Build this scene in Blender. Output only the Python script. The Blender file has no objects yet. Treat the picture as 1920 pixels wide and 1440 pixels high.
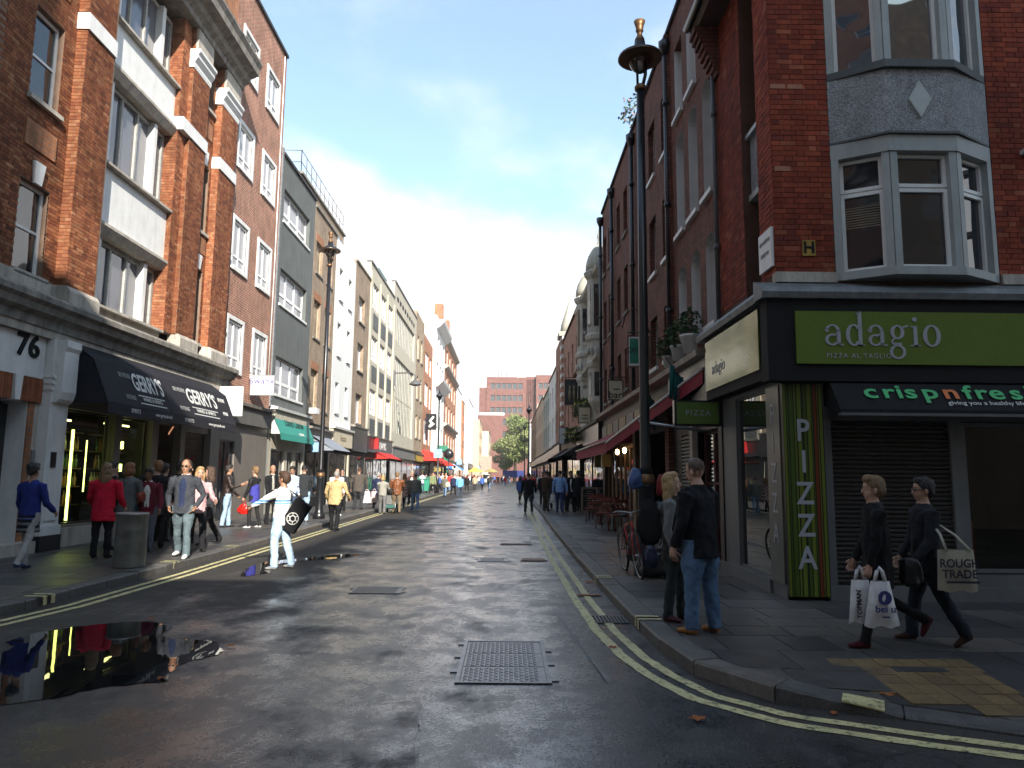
import bpy, math, random
import numpy as np
from mathutils import Vector, Matrix, noise
random.seed(11)
R = random.random
U = random.uniform
S = bpy.context.scene
COL = S.collection
# ------------------------------------------------------------ camera
FPX = 1350.0
PITCH = math.atan(172 / FPX); ROLL = 0.010; YAW = 8 / FPX
fw = Vector((math.sin(YAW) * math.cos(PITCH), math.cos(YAW) * math.cos(PITCH), math.sin(PITCH)))
rt = fw.cross(Vector((0, 0, 1))).normalized(); up = rt.cross(fw)
rt2 = rt * math.cos(ROLL) + up * math.sin(ROLL); up2 = up * math.cos(ROLL) - rt * math.sin(ROLL)
cd = bpy.data.cameras.new('camera'); cam = bpy.data.objects.new('camera', cd); COL.objects.link(cam)
cd.sensor_width = 36; cd.lens = FPX / 1920 * 36; cd.clip_end = 3000; cd.clip_start = 0.05
m = Matrix((rt2, up2, -fw)).transposed().to_4x4(); m.translation = Vector((0, 0, 1.65)); cam.matrix_world = m
S.camera = cam
S.render.resolution_x = 1024; S.render.resolution_y = 768
S.view_settings.view_transform = 'Standard'; S.view_settings.look = 'None'
S.view_settings.exposure = 1.15; S.view_settings.gamma = 1.0; S.view_settings.use_curve_mapping = False
# ------------------------------------------------------------ sun and sky
SD = Vector((-0.30, 0.85, -0.5)).normalized()
ELEV = math.asin(-SD.z); AZ = math.atan2(-SD.x, -SD.y)
sl = bpy.data.lights.new('sun', 'SUN'); sl.energy = 5.0; sl.angle = math.radians(0.53); sl.color = (1.0, 0.93, 0.83)
sun = bpy.data.objects.new('sun', sl); COL.objects.link(sun)
sun.rotation_euler = SD.to_track_quat('-Z', 'Y').to_euler(); sun.location = (40, -60, 80)
W = bpy.data.worlds.new('World'); S.world = W; W.use_nodes = True
nt = W.node_tree; nt.nodes.clear()
def wn(t, **k):
    n = nt.nodes.new(t)
    for a, b in k.items(): setattr(n, a, b)
    return n
sky = wn('ShaderNodeTexSky', sky_type='NISHITA', sun_disc=False)
sky.sun_elevation = ELEV; sky.sun_rotation = AZ; sky.air_density = 1.0; sky.dust_density = 0.6; sky.ozone_density = 1.3
tc = wn('ShaderNodeTexCoord'); sep = wn('ShaderNodeSeparateXYZ'); nt.links.new(tc.outputs['Generated'], sep.inputs[0])
zc = wn('ShaderNodeMath', operation='MAXIMUM'); nt.links.new(sep.outputs[2], zc.inputs[0]); zc.inputs[1].default_value = 0.0
za = wn('ShaderNodeMath', operation='ADD'); nt.links.new(zc.outputs[0], za.inputs[0]); za.inputs[1].default_value = 0.30
dx = wn('ShaderNodeMath', operation='DIVIDE'); nt.links.new(sep.outputs[0], dx.inputs[0]); nt.links.new(za.outputs[0], dx.inputs[1])
dy = wn('ShaderNodeMath', operation='DIVIDE'); nt.links.new(sep.outputs[1], dy.inputs[0]); nt.links.new(za.outputs[0], dy.inputs[1])
cb = wn('ShaderNodeCombineXYZ'); nt.links.new(dx.outputs[0], cb.inputs[0]); nt.links.new(dy.outputs[0], cb.inputs[1]); cb.inputs[2].default_value = 1.3
ns = wn('ShaderNodeTexNoise'); ns.inputs['Scale'].default_value = 1.9; ns.inputs['Detail'].default_value = 7; ns.inputs['Roughness'].default_value = 0.56
ns.inputs['Distortion'].default_value = 0.15
nt.links.new(cb.outputs[0], ns.inputs['Vector'])
# more cloud low down, blue higher up
hz = wn('ShaderNodeMapRange'); nt.links.new(sep.outputs[2], hz.inputs[0])
hz.inputs[1].default_value = 0.22; hz.inputs[2].default_value = 0.44; hz.inputs[3].default_value = 0.36; hz.inputs[4].default_value = -0.09
ad = wn('ShaderNodeMath', operation='ADD'); nt.links.new(ns.outputs[0], ad.inputs[0]); nt.links.new(hz.outputs[0], ad.inputs[1])
rp = wn('ShaderNodeMapRange'); rp.interpolation_type = 'SMOOTHSTEP'; nt.links.new(ad.outputs[0], rp.inputs[0])
rp.inputs[1].default_value = 0.40; rp.inputs[2].default_value = 0.70; rp.inputs[3].default_value = 0.20
mx = wn('ShaderNodeMix', data_type='RGBA'); nt.links.new(rp.outputs[0], mx.inputs[0])
ns2 = wn('ShaderNodeTexNoise'); ns2.inputs['Scale'].default_value = 1.7; ns2.inputs['Detail'].default_value = 5
nt.links.new(cb.outputs[0], ns2.inputs['Vector'])
cr = wn('ShaderNodeMix', data_type='RGBA'); nt.links.new(ns2.outputs[0], cr.inputs[0])
cr.inputs[6].default_value = (9.5, 9.9, 10.6, 1); cr.inputs[7].default_value = (14, 14, 14, 1)
sb = wn('ShaderNodeMix', data_type='RGBA', blend_type='MULTIPLY'); sb.inputs[0].default_value = 1
nt.links.new(sky.outputs[0], sb.inputs[6]); sb.inputs[7].default_value = (2.1, 2.75, 2.75, 1)
nt.links.new(sb.outputs[2], mx.inputs[6]); nt.links.new(cr.outputs[2], mx.inputs[7])
bg = wn('ShaderNodeBackground'); bg.inputs[1].default_value = 0.053; nt.links.new(mx.outputs[2], bg.inputs[0])
wo = wn('ShaderNodeOutputWorld'); nt.links.new(bg.outputs[0], wo.inputs[0])

# ------------------------------------------------------------ materials
MC = {}
def nodes(name):
    m = bpy.data.materials.new(name); m.use_nodes = True; n = m.node_tree
    b = n.nodes['Principled BSDF']; return m, n, b
def lk(n, a, b): n.links.new(a, b)
def col4(c): return (c[0], c[1], c[2], 1)
def M(name, c, r=0.7, var=0.18, vs=2.5, bump=0.15, bs=90, metal=0.0, spec=0.4, grime=0.0, fine=0.1, stretch=None):
    """painted / stone / cloth surface with mottling, fine grain and relief"""
    if name in MC: return MC[name]
    if r >= 0.7: spec = min(spec, 0.15)
    m, n, b = nodes(name)
    t = n.nodes.new('ShaderNodeTexCoord'); src = t.outputs['Object']
    if stretch:
        mp = n.nodes.new('ShaderNodeMapping'); lk(n, src, mp.inputs[0]); mp.inputs['Scale'].default_value = stretch; src = mp.outputs[0]
    no = n.nodes.new('ShaderNodeTexNoise'); no.inputs['Scale'].default_value = vs; no.inputs['Detail'].default_value = 6
    no.inputs['Roughness'].default_value = 0.65; lk(n, src, no.inputs['Vector'])
    mr = n.nodes.new('ShaderNodeMapRange'); lk(n, no.outputs[0], mr.inputs[0])
    mr.inputs[1].default_value = 0.3; mr.inputs[2].default_value = 0.7; mr.inputs[3].default_value = 1 - var; mr.inputs[4].default_value = 1 + var * 0.6
    n2 = n.nodes.new('ShaderNodeTexNoise'); n2.inputs['Scale'].default_value = bs; n2.inputs['Detail'].default_value = 3; lk(n, t.outputs['Object'], n2.inputs['Vector'])
    m2 = n.nodes.new('ShaderNodeMapRange'); lk(n, n2.outputs[0], m2.inputs[0]); m2.inputs[1].default_value = 0.3; m2.inputs[2].default_value = 0.7
    m2.inputs[3].default_value = 1 - fine; m2.inputs[4].default_value = 1 + fine
    mu = n.nodes.new('ShaderNodeMath'); mu.operation = 'MULTIPLY'; lk(n, mr.outputs[0], mu.inputs[0]); lk(n, m2.outputs[0], mu.inputs[1])
    out = mu.outputs[0]
    if grime:
        mp2 = n.nodes.new('ShaderNodeMapping'); lk(n, t.outputs['Object'], mp2.inputs[0]); mp2.inputs['Scale'].default_value = (3, 3, 0.5)
        n3 = n.nodes.new('ShaderNodeTexNoise'); n3.inputs['Scale'].default_value = 1.6; n3.inputs['Detail'].default_value = 8; n3.inputs['Roughness'].default_value = 0.7
        lk(n, mp2.outputs[0], n3.inputs['Vector'])
        m3 = n.nodes.new('ShaderNodeMapRange'); lk(n, n3.outputs[0], m3.inputs[0]); m3.inputs[1].default_value = 0.42; m3.inputs[2].default_value = 0.75
        m3.inputs[3].default_value = 1; m3.inputs[4].default_value = 1 - grime
        mu2 = n.nodes.new('ShaderNodeMath'); mu2.operation = 'MULTIPLY'; lk(n, out, mu2.inputs[0]); lk(n, m3.outputs[0], mu2.inputs[1]); out = mu2.outputs[0]
    mc = n.nodes.new('ShaderNodeMix'); mc.data_type = 'RGBA'; mc.blend_type = 'MULTIPLY'; mc.inputs[0].default_value = 1
    mc.inputs[6].default_value = col4(c); lk(n, out, mc.inputs[7])
    lk(n, mc.outputs[2], b.inputs['Base Color'])
    b.inputs['Roughness'].default_value = r; b.inputs['Metallic'].default_value = metal; b.inputs['Specular IOR Level'].default_value = spec
    if bump:
        bp = n.nodes.new('ShaderNodeBump'); bp.inputs['Strength'].default_value = bump; bp.inputs['Distance'].default_value = 0.01
        lk(n, n2.outputs[0], bp.inputs['Height']); lk(n, bp.outputs[0], b.inputs['Normal'])
    MC[name] = m; return m
def brickmat(name, c1, c2, mortar, bw=0.225, rh=0.075, stain=0.35):
    if name in MC: return MC[name]
    m, n, b = nodes(name)
    t = n.nodes.new('ShaderNodeTexCoord'); s = n.nodes.new('ShaderNodeSeparateXYZ'); lk(n, t.outputs['Object'], s.inputs[0])
    a = n.nodes.new('ShaderNodeMath'); a.operation = 'ADD'; lk(n, s.outputs[0], a.inputs[0]); lk(n, s.outputs[1], a.inputs[1])
    c = n.nodes.new('ShaderNodeCombineXYZ'); lk(n, a.outputs[0], c.inputs[0]); lk(n, s.outputs[2], c.inputs[1])
    br = n.nodes.new('ShaderNodeTexBrick'); lk(n, c.outputs[0], br.inputs['Vector'])
    br.inputs['Scale'].default_value = 1; br.inputs['Brick Width'].default_value = bw; br.inputs['Row Height'].default_value = rh
    br.inputs['Mortar Size'].default_value = 0.012; br.inputs['Mortar Smooth'].default_value = 0.2; br.inputs['Bias'].default_value = -0.2
    br.inputs['Color1'].default_value = col4(c1); br.inputs['Color2'].default_value = col4(c2); br.inputs['Mortar'].default_value = col4(mortar)
    no = n.nodes.new('ShaderNodeTexNoise'); no.inputs['Scale'].default_value = 0.9; no.inputs['Detail'].default_value = 8; no.inputs['Roughness'].default_value = 0.7
    lk(n, t.outputs['Object'], no.inputs['Vector'])
    mr = n.nodes.new('ShaderNodeMapRange'); lk(n, no.outputs[0], mr.inputs[0]); mr.inputs[1].default_value = 0.35; mr.inputs[2].default_value = 0.7
    mr.inputs[3].default_value = 1.12; mr.inputs[4].default_value = 1 - stain
    mc = n.nodes.new('ShaderNodeMix'); mc.data_type = 'RGBA'; mc.blend_type = 'MULTIPLY'; mc.inputs[0].default_value = 1
    lk(n, br.outputs['Color'], mc.inputs[6]); lk(n, mr.outputs[0], mc.inputs[7]); lk(n, mc.outputs[2], b.inputs['Base Color'])
    mp = n.nodes.new('ShaderNodeMapping'); lk(n, t.outputs['Object'], mp.inputs[0]); mp.inputs['Scale'].default_value = (2.2, 2.2, 0.5); n5 = n.nodes.new('ShaderNodeTexNoise'); n5.inputs['Scale'].default_value = 2.4; n5.inputs['Detail'].default_value = 9; n5.inputs['Roughness'].default_value = 0.75; lk(n, mp.outputs[0], n5.inputs['Vector'])
    m5 = n.nodes.new('ShaderNodeMapRange'); lk(n, n5.outputs[0], m5.inputs[0]); m5.inputs[1].default_value = 0.32; m5.inputs[2].default_value = 0.68; m5.inputs[3].default_value = 0.68; m5.inputs[4].default_value = 1.3
    c5 = n.nodes.new('ShaderNodeMix'); c5.data_type = 'RGBA'; c5.blend_type = 'MULTIPLY'; c5.inputs[0].default_value = 1; lk(n, mc.outputs[2], c5.inputs[6]); lk(n, m5.outputs[0], c5.inputs[7]); lk(n, c5.outputs[2], b.inputs['Base Color'])
    b.inputs['Roughness'].default_value = 0.85; b.inputs['Specular IOR Level'].default_value = 0.25
    bp = n.nodes.new('ShaderNodeBump'); bp.inputs['Strength'].default_value = 0.8; bp.inputs['Distance'].default_value = 0.01; bp.invert = True
    lk(n, br.outputs['Fac'], bp.inputs['Height']); lk(n, bp.outputs[0], b.inputs['Normal'])
    MC[name] = m; return m
def glassy(name, c, r=0.05, ior=1.9, wavy=0.02, ws=1.3):
    if name in MC: return MC[name]
    m, n, b = nodes(name); b.inputs['Base Color'].default_value = col4(c); b.inputs['Roughness'].default_value = r
    b.inputs['IOR'].default_value = ior; b.inputs['Specular IOR Level'].default_value = 0.5
    t = n.nodes.new('ShaderNodeTexCoord'); no = n.nodes.new('ShaderNodeTexNoise'); no.inputs['Scale'].default_value = ws; no.inputs['Detail'].default_value = 1
    lk(n, t.outputs['Object'], no.inputs['Vector'])
    bp = n.nodes.new('ShaderNodeBump'); bp.inputs['Strength'].default_value = 1; bp.inputs['Distance'].default_value = wavy
    lk(n, no.outputs[0], bp.inputs['Height']); lk(n, bp.outputs[0], b.inputs['Normal'])
    MC[name] = m; return m
def clear(name, tint=(0.8, 0.85, 0.82)):
    if name in MC: return MC[name]
    m = bpy.data.materials.new(name); m.use_nodes = True; n = m.node_tree; n.nodes.clear()
    o = n.nodes.new('ShaderNodeOutputMaterial'); mx = n.nodes.new('ShaderNodeMixShader'); fr = n.nodes.new('ShaderNodeFresnel'); fr.inputs[0].default_value = 1.6
    tr = n.nodes.new('ShaderNodeBsdfTransparent'); tr.inputs[0].default_value = col4(tint); g = n.nodes.new('ShaderNodeBsdfGlossy'); g.inputs['Roughness'].default_value = 0.01
    lk(n, fr.outputs[0], mx.inputs[0]); lk(n, tr.outputs[0], mx.inputs[1]); lk(n, g.outputs[0], mx.inputs[2]); lk(n, mx.outputs[0], o.inputs[0])
    MC[name] = m; return m
def emit(name, c, s):
    if name in MC: return MC[name]
    m, n, b = nodes(name); b.inputs['Base Color'].default_value = col4(c); b.inputs['Emission Color'].default_value = col4(c); b.inputs['Emission Strength'].default_value = s
    MC[name] = m; return m

# ------------------------------------------------------------ mesh building
WL = {}
class Pl:
    """a facade plane: a runs along it, n stands out of it, z is up"""
    def __init__(s, kind, c): s.k = kind; s.c = c
    def pt(s, a, n, z):
        if s.k == 'L': return (s.c + n, a, z)
        if s.k == 'R': return (s.c - n, a, z)
        if s.k == 'F': return (a, s.c - n, z)
        return (a, s.c + n, z)
    def right(s):
        return {'L': Vector((0, 1, 0)), 'R': Vector((0, -1, 0)), 'F': Vector((1, 0, 0)), 'B': Vector((-1, 0, 0))}[s.k]
    def out(s):
        return {'L': Vector((1, 0, 0)), 'R': Vector((-1, 0, 0)), 'F': Vector((0, -1, 0)), 'B': Vector((0, 1, 0))}[s.k]
class MB:
    def __init__(s): s.v = []; s.f = []; s.m = []; s.s = []
    def face(s, pts, m=0, sm=False):
        k = len(s.v); s.v += [tuple(p) for p in pts]; s.f.append(tuple(range(k, k + len(pts)))); s.m.append(m); s.s.append(sm)
    def hexa(s, c, m=0):
        k = len(s.v); s.v += [tuple(p) for p in c]
        for q in ((0, 3, 2, 1), (4, 5, 6, 7), (0, 1, 5, 4), (1, 2, 6, 5), (2, 3, 7, 6), (3, 0, 4, 7)):
            s.f.append(tuple(k + i for i in q)); s.m.append(m); s.s.append(False)
    def box(s, x0, x1, y0, y1, z0, z1, m=0):
        s.hexa([(x0, y0, z0), (x1, y0, z0), (x1, y1, z0), (x0, y1, z0), (x0, y0, z1), (x1, y0, z1), (x1, y1, z1), (x0, y1, z1)], m); return s
    def pb(s, P, a0, a1, n0, n1, z0, z1, m=0):
        s.hexa([P.pt(a0, n0, z0), P.pt(a1, n0, z0), P.pt(a1, n1, z0), P.pt(a0, n1, z0), P.pt(a0, n0, z1), P.pt(a1, n0, z1), P.pt(a1, n1, z1), P.pt(a0, n1, z1)], m); return s
    def prism(s, pts, z0, z1, m=0):
        n = len(pts); k = len(s.v)
        s.v += [(p[0], p[1], z0) for p in pts] + [(p[0], p[1], z1) for p in pts]
        s.f.append(tuple(range(k + n - 1, k - 1, -1))); s.f.append(tuple(range(k + n, k + 2 * n))); s.m += [m, m]; s.s += [False, False]
        for i in range(n):
            j = (i + 1) % n; s.f.append((k + i, k + j, k + n + j, k + n + i)); s.m.append(m); s.s.append(False)
        return s
    def extr(s, P, prof, a0, a1, m=0):
        """profile of (n,z) points swept along the facade"""
        n = len(prof); k = len(s.v)
        s.v += [P.pt(a0, p[0], p[1]) for p in prof] + [P.pt(a1, p[0], p[1]) for p in prof]
        s.f.append(tuple(range(k, k + n))); s.f.append(tuple(range(k + 2 * n - 1, k + n - 1, -1))); s.m += [m, m]; s.s += [False, False]
        for i in range(n):
            j = (i + 1) % n; s.f.append((k + i, k + j, k + n + j, k + n + i)); s.m.append(m); s.s.append(False)
        return s
    def path(s, pts, rad, seg=8, m=0, sm=True, caps=True, ref=None):
        """tube through points; rad items are r or (rx, ry)"""
        pts = [Vector(p) for p in pts]; k0 = len(s.v); N = len(pts)
        if not isinstance(rad, (list,)): rad = [rad] * N
        prev = None
        for i, p in enumerate(pts):
            d = (pts[min(i + 1, N - 1)] - pts[max(i - 1, 0)])
            if d.length < 1e-9: d = Vector((0, 0, 1))
            d.normalize()
            rf = Vector(ref) if ref is not None else (Vector((1, 0, 0)) if abs(d.x) < 0.8 else Vector((0, 1, 0)))
            x = (rf - d * rf.dot(d))
            if x.length < 1e-4: x = Vector((0, 0, 1)) - d * d.z
            x.normalize(); y = d.cross(x)
            r = rad[i]; rx, ry = (r, r) if not isinstance(r, (tuple,)) else r
            for j in range(seg):
                a = 2 * math.pi * j / seg; s.v.append(tuple(p + x * (rx * math.cos(a)) + y * (ry * math.sin(a))))
        for i in range(N - 1):
            for j in range(seg):
                q = (j + 1) % seg
                s.f.append((k0 + i * seg + j, k0 + i * seg + q, k0 + (i + 1) * seg + q, k0 + (i + 1) * seg + j)); s.m.append(m); s.s.append(sm)
        if caps:
            s.f.append(tuple(k0 + j for j in range(seg - 1, -1, -1))); s.f.append(tuple(k0 + (N - 1) * seg + j for j in range(seg))); s.m += [m, m]; s.s += [False, False]
        return s
    def lathe(s, c, prof, seg=16, m=0, sm=True, axis='z'):
        k0 = len(s.v); N = len(prof)
        for r, h in prof:
            for j in range(seg):
                a = 2 * math.pi * j / seg
                q = (r * math.cos(a), r * math.sin(a), h)
                if axis == 'x': q = (h, q[0], q[1])
                if axis == 'y': q = (q[0], h, q[1])
                s.v.append((c[0] + q[0], c[1] + q[1], c[2] + q[2]))
        for i in range(N - 1):
            for j in range(seg):
                q = (j + 1) % seg
                s.f.append((k0 + i * seg + j, k0 + i * seg + q, k0 + (i + 1) * seg + q, k0 + (i + 1) * seg + j)); s.m.append(m); s.s.append(sm)
        s.f.append(tuple(k0 + j for j in range(seg - 1, -1, -1))); s.f.append(tuple(k0 + (N - 1) * seg + j for j in range(seg))); s.m += [m, m]; s.s += [False, False]
        return s
    def ell(s, c, r, seg=12, rings=8, m=0):
        prof = []
        for i in range(rings + 1):
            a = -math.pi / 2 + math.pi * i / rings; prof.append((max(math.cos(a), 0.02), math.sin(a)))
        k0 = len(s.v); s.lathe((0, 0, 0), prof, seg, m)
        for i in range(k0, len(s.v)):
            v = s.v[i]; s.v[i] = (c[0] + v[0] * r[0], c[1] + v[1] * r[1], c[2] + v[2] * r[2])
        return s
    def mesh(s, name, mats, off=(0, 0, 0)):
        me = bpy.data.meshes.new(name)
        vv = [(a - off[0], b - off[1], c - off[2]) for a, b, c in s.v] if any(off) else s.v
        me.from_pydata(vv, [], s.f)
        for mt in mats: me.materials.append(mt)
        me.polygons.foreach_set('material_index', s.m); me.polygons.foreach_set('use_smooth', s.s); me.update(); return me
    def build(s, name, mats, parent=None, **k):
        if not isinstance(mats, (list, tuple)): mats = [mats]
        return put(name, s.mesh(name, mats, WL.get(parent, (0, 0, 0)) if parent else (0, 0, 0)), parent, **k)
def put(name, me, parent=None, loc=None, label=None, cat=None, kind=None, group=None):
    o = bpy.data.objects.new(name, me); COL.objects.link(o)
    base = WL.get(parent, (0, 0, 0)) if parent else (0, 0, 0)
    if parent: o.parent = parent
    if loc is not None: o.location = (loc[0] - base[0], loc[1] - base[1], loc[2] - base[2]); WL[o] = tuple(loc)
    else: WL[o] = base
    if label: o['label'] = label
    if cat: o['category'] = cat
    if kind: o['kind'] = kind
    if group: o['group'] = group
    return o
def thing(name, label, cat, loc, group=None, rz=0):
    o = bpy.data.objects.new(name, None); COL.objects.link(o); o.location = loc; o.rotation_euler[2] = rz; o.empty_display_size = 0.2
    WL[o] = tuple(loc); o['label'] = label; o['category'] = cat
    if group: o['group'] = group
    return o
def copy_tree(o, loc, rz=None, label=None):
    c = o.copy(); COL.objects.link(c); c.location = loc
    if rz is not None: c.rotation_euler[2] = rz
    if label: c['label'] = label
    for ch in list(o.children):
        d = ch.copy(); COL.objects.link(d); d.parent = c
        for g in ch.children:
            e = g.copy(); COL.objects.link(e); e.parent = d
    return c
def text(s, size, o, r, u, mat, parent=None, ex=0.004, wx=1.0, align='CENTER', name='lettering', bold=0.0, space=1.0, shear=0.0):
    cu = bpy.data.curves.new('t', 'FONT'); cu.body = s; cu.size = size; cu.extrude = ex; cu.align_x = align; cu.align_y = 'CENTER'
    cu.offset = bold; cu.space_character = space; cu.shear = shear; cu.resolution_u = 3
    ob = bpy.data.objects.new('t', cu); me = bpy.data.meshes.new_from_object(ob)
    bpy.data.objects.remove(ob); r = Vector(r).normalized(); u = Vector(u).normalized(); n = r.cross(u); o = Vector(o); base = Vector(WL.get(parent, (0, 0, 0))) if parent else Vector()
    for v in me.vertices:
        c = v.co.copy(); v.co = o + r * (c.x * wx) + u * c.y + n * c.z - base
    me.materials.clear(); me.materials.append(mat); me.name = name
    return put(name, me, parent)
def cells(a0, a1, z0, z1, holes):
    A = sorted({a0, a1} | {x for h in holes for x in h[:2] if a0 < x < a1}); Z = sorted({z0, z1} | {x for h in holes for x in h[2:4] if z0 < x < z1})
    for i in range(len(A) - 1):
        for j in range(len(Z) - 1):
            ca, cz = (A[i] + A[i + 1]) / 2, (Z[j] + Z[j + 1]) / 2
            if not any(h[0] < ca < h[1] and h[2] < cz < h[3] for h in holes): yield A[i], A[i + 1], Z[j], Z[j + 1]
def wallmb(mb, P, a0, a1, z0, z1, holes, m=0, reveal=0.22, rm=0, n=0.0):
    for q in cells(a0, a1, z0, z1, holes): mb.face([P.pt(q[0], n, q[2]), P.pt(q[1], n, q[2]), P.pt(q[1], n, q[3]), P.pt(q[0], n, q[3])], m)
    for h in holes:
        b, c, d, e = h[:4]; f = n - reveal
        mb.face([P.pt(b, n, d), P.pt(b, n, e), P.pt(b, f, e), P.pt(b, f, d)], rm); mb.face([P.pt(c, n, d), P.pt(c, n, e), P.pt(c, f, e), P.pt(c, f, d)], rm)
        mb.face([P.pt(b, n, e), P.pt(c, n, e), P.pt(c, f, e), P.pt(b, f, e)], rm); mb.face([P.pt(b, n, d), P.pt(c, n, d), P.pt(c, f, d), P.pt(b, f, d)], rm)
def bodymb(mb, P, a0, a1, z1, depth=9, m=0, rm=0, par=0.5, z0=0.0):
    e = 0.004
    mb.face([P.pt(a0 + e, 0, z0), P.pt(a0 + e, 0, z1), P.pt(a0 + e, -depth, z1), P.pt(a0 + e, -depth, z0)], m)
    mb.face([P.pt(a1 - e, 0, z0), P.pt(a1 - e, 0, z1), P.pt(a1 - e, -depth, z1), P.pt(a1 - e, -depth, z0)], m)
    mb.face([P.pt(a0, -depth, z0), P.pt(a0, -depth, z1), P.pt(a1, -depth, z1), P.pt(a1, -depth, z0)], m)
    mb.face([P.pt(a0, -0.25, z1 - par), P.pt(a1, -0.25, z1 - par), P.pt(a1, -depth, z1 - par), P.pt(a0, -depth, z1 - par)], rm)
    mb.face([P.pt(a0, 0, z1), P.pt(a1, 0, z1), P.pt(a1, -0.25, z1), P.pt(a0, -0.25, z1)], m)
    mb.face([P.pt(a0, -0.25, z1), P.pt(a1, -0.25, z1), P.pt(a1, -0.25, z1 - par), P.pt(a0, -0.25, z1 - par)], m)
WC = {}
def window(root, P, a0, a1, z0, z1, cols=(1,), rows=(1,), ft=0.06, bt=0.035, inset=0.12, fm=None, pm=None, sep=False, sill=None, sur=None, name='window', dep=0.06, barrows=None):
    """frame mesh as a part, panes (and sill) as its sub-parts; alike windows share meshes"""
    w = round(a1 - a0, 3); h = round(z1 - z0, 3); key = (P.k, w, h, cols, rows, ft, bt, inset, fm.name, pm.name, sep, dep)
    loc = P.pt(a0 if P.k != 'x' else 0, 0, z0)
    if key not in WC:
        Q = Pl(P.k, 0); mb = MB(); n0, n1 = -inset - dep, -inset
        mb.pb(Q, 0, w, n0, n1, 0, ft); mb.pb(Q, 0, w, n0, n1, h - ft, h); mb.pb(Q, 0, ft, n0, n1, ft, h - ft); mb.pb(Q, w - ft, w, n0, n1, ft, h - ft)
        tw = w - 2 * ft; th = h - 2 * ft; ca = [ft]; s = sum(cols)
        for c in cols: ca.append(ca[-1] + tw * c / s)
        rz = [ft]; s = sum(rows)
        for c in rows: rz.append(rz[-1] + th * c / s)
        for c in ca[1:-1]: mb.pb(Q, c - bt / 2, c + bt / 2, n0 + 0.005, n1 - 0.005, ft, h - ft)
        for c in rz[1:-1]:
            for i in range(len(ca) - 1): mb.pb(Q, ca[i] + (bt / 2 if i else 0), ca[i + 1] - (bt / 2 if i < len(ca) - 2 else 0), n0 + 0.008, n1 - 0.008, c - bt / 2, c + bt / 2)
        fme = mb.mesh(name, [fm]); ps = []
        pn = -inset - dep * 0.6
        if sep:
            for i in range(len(ca) - 1):
                for j in range(len(rz) - 1):
                    p = MB(); p.face([Q.pt(ca[i], pn, rz[j]), Q.pt(ca[i + 1], pn, rz[j]), Q.pt(ca[i + 1], pn, rz[j + 1]), Q.pt(ca[i], pn, rz[j + 1])]); ps.append(p.mesh('pane', [pm]))
        else:
            p = MB(); p.face([Q.pt(ft * .5, pn, ft * .5), Q.pt(w - ft * .5, pn, ft * .5), Q.pt(w - ft * .5, pn, h - ft * .5), Q.pt(ft * .5, pn, h - ft * .5)]); ps.append(p.mesh('pane', [pm]))
        WC[key] = (fme, ps)
    fme, ps = WC[key]
    o = put(name, fme, root, loc)
    for p in ps: put('pane', p, o, loc)
    if sill:
        k2 = ('sill', P.k, w, sill[0], sill[1].name)
        if k2 not in WC:
            Q = Pl(P.k, 0); WC[k2] = MB().pb(Q, -0.06, w + 0.06, -inset + 0.0, sill[0], -0.09, -0.002).mesh('sill', [sill[1]])
        put('sill', WC[k2], o, loc)
    if sur:
        k3 = ('sur', P.k, w, h, sur[0], sur[1].name, inset)
        if k3 not in WC:
            Q = Pl(P.k, 0); t = sur[0]; mb = MB()
            mb.pb(Q, -t, 0, -inset, 0.05, -t, h + t); mb.pb(Q, w, w + t, -inset, 0.05, -t, h + t); mb.pb(Q, 0, w, -inset, 0.05, h, h + t); mb.pb(Q, 0, w, -inset, 0.07, -t, 0); WC[k3] = mb.mesh('surround', [sur[1]])
        put('surround', WC[k3], o, loc)
    return o
def lay(a0, a1, z0, z1, holes, ch=0.075, L=0.225, seed=0, mort=0.009):
    """Flemish bond; yields brick rectangles"""
    r = random.Random(seed); out = []; z = z0; row = 0
    while z + 0.03 < z1:
        zt = min(z + ch - mort, z1); zc = (z + zt) / 2
        free = [(a0, a1)]
        for h in holes:
            if h[2] - 0.01 < zc < h[3] + 0.01:
                nf = []
                for b, c in free:
                    if h[1] <= b or h[0] >= c: nf.append((b, c))
                    else:
                        if h[0] > b: nf.append((b, h[0]))
                        if h[1] < c: nf.append((h[1], c))
                free = nf
        for b, c in free:
            a = a0 - L + (row % 2) * (L * 0.75); k = 0
            while a < c:
                ln = L if k % 2 == 0 else L / 2; k += 1
                s, e = max(a, b), min(a + ln - mort, c)
                if e - s > 0.025: out.append((s, e, z, zt))
                a += ln
        z += ch; row += 1
    return out
BM = {}
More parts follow.
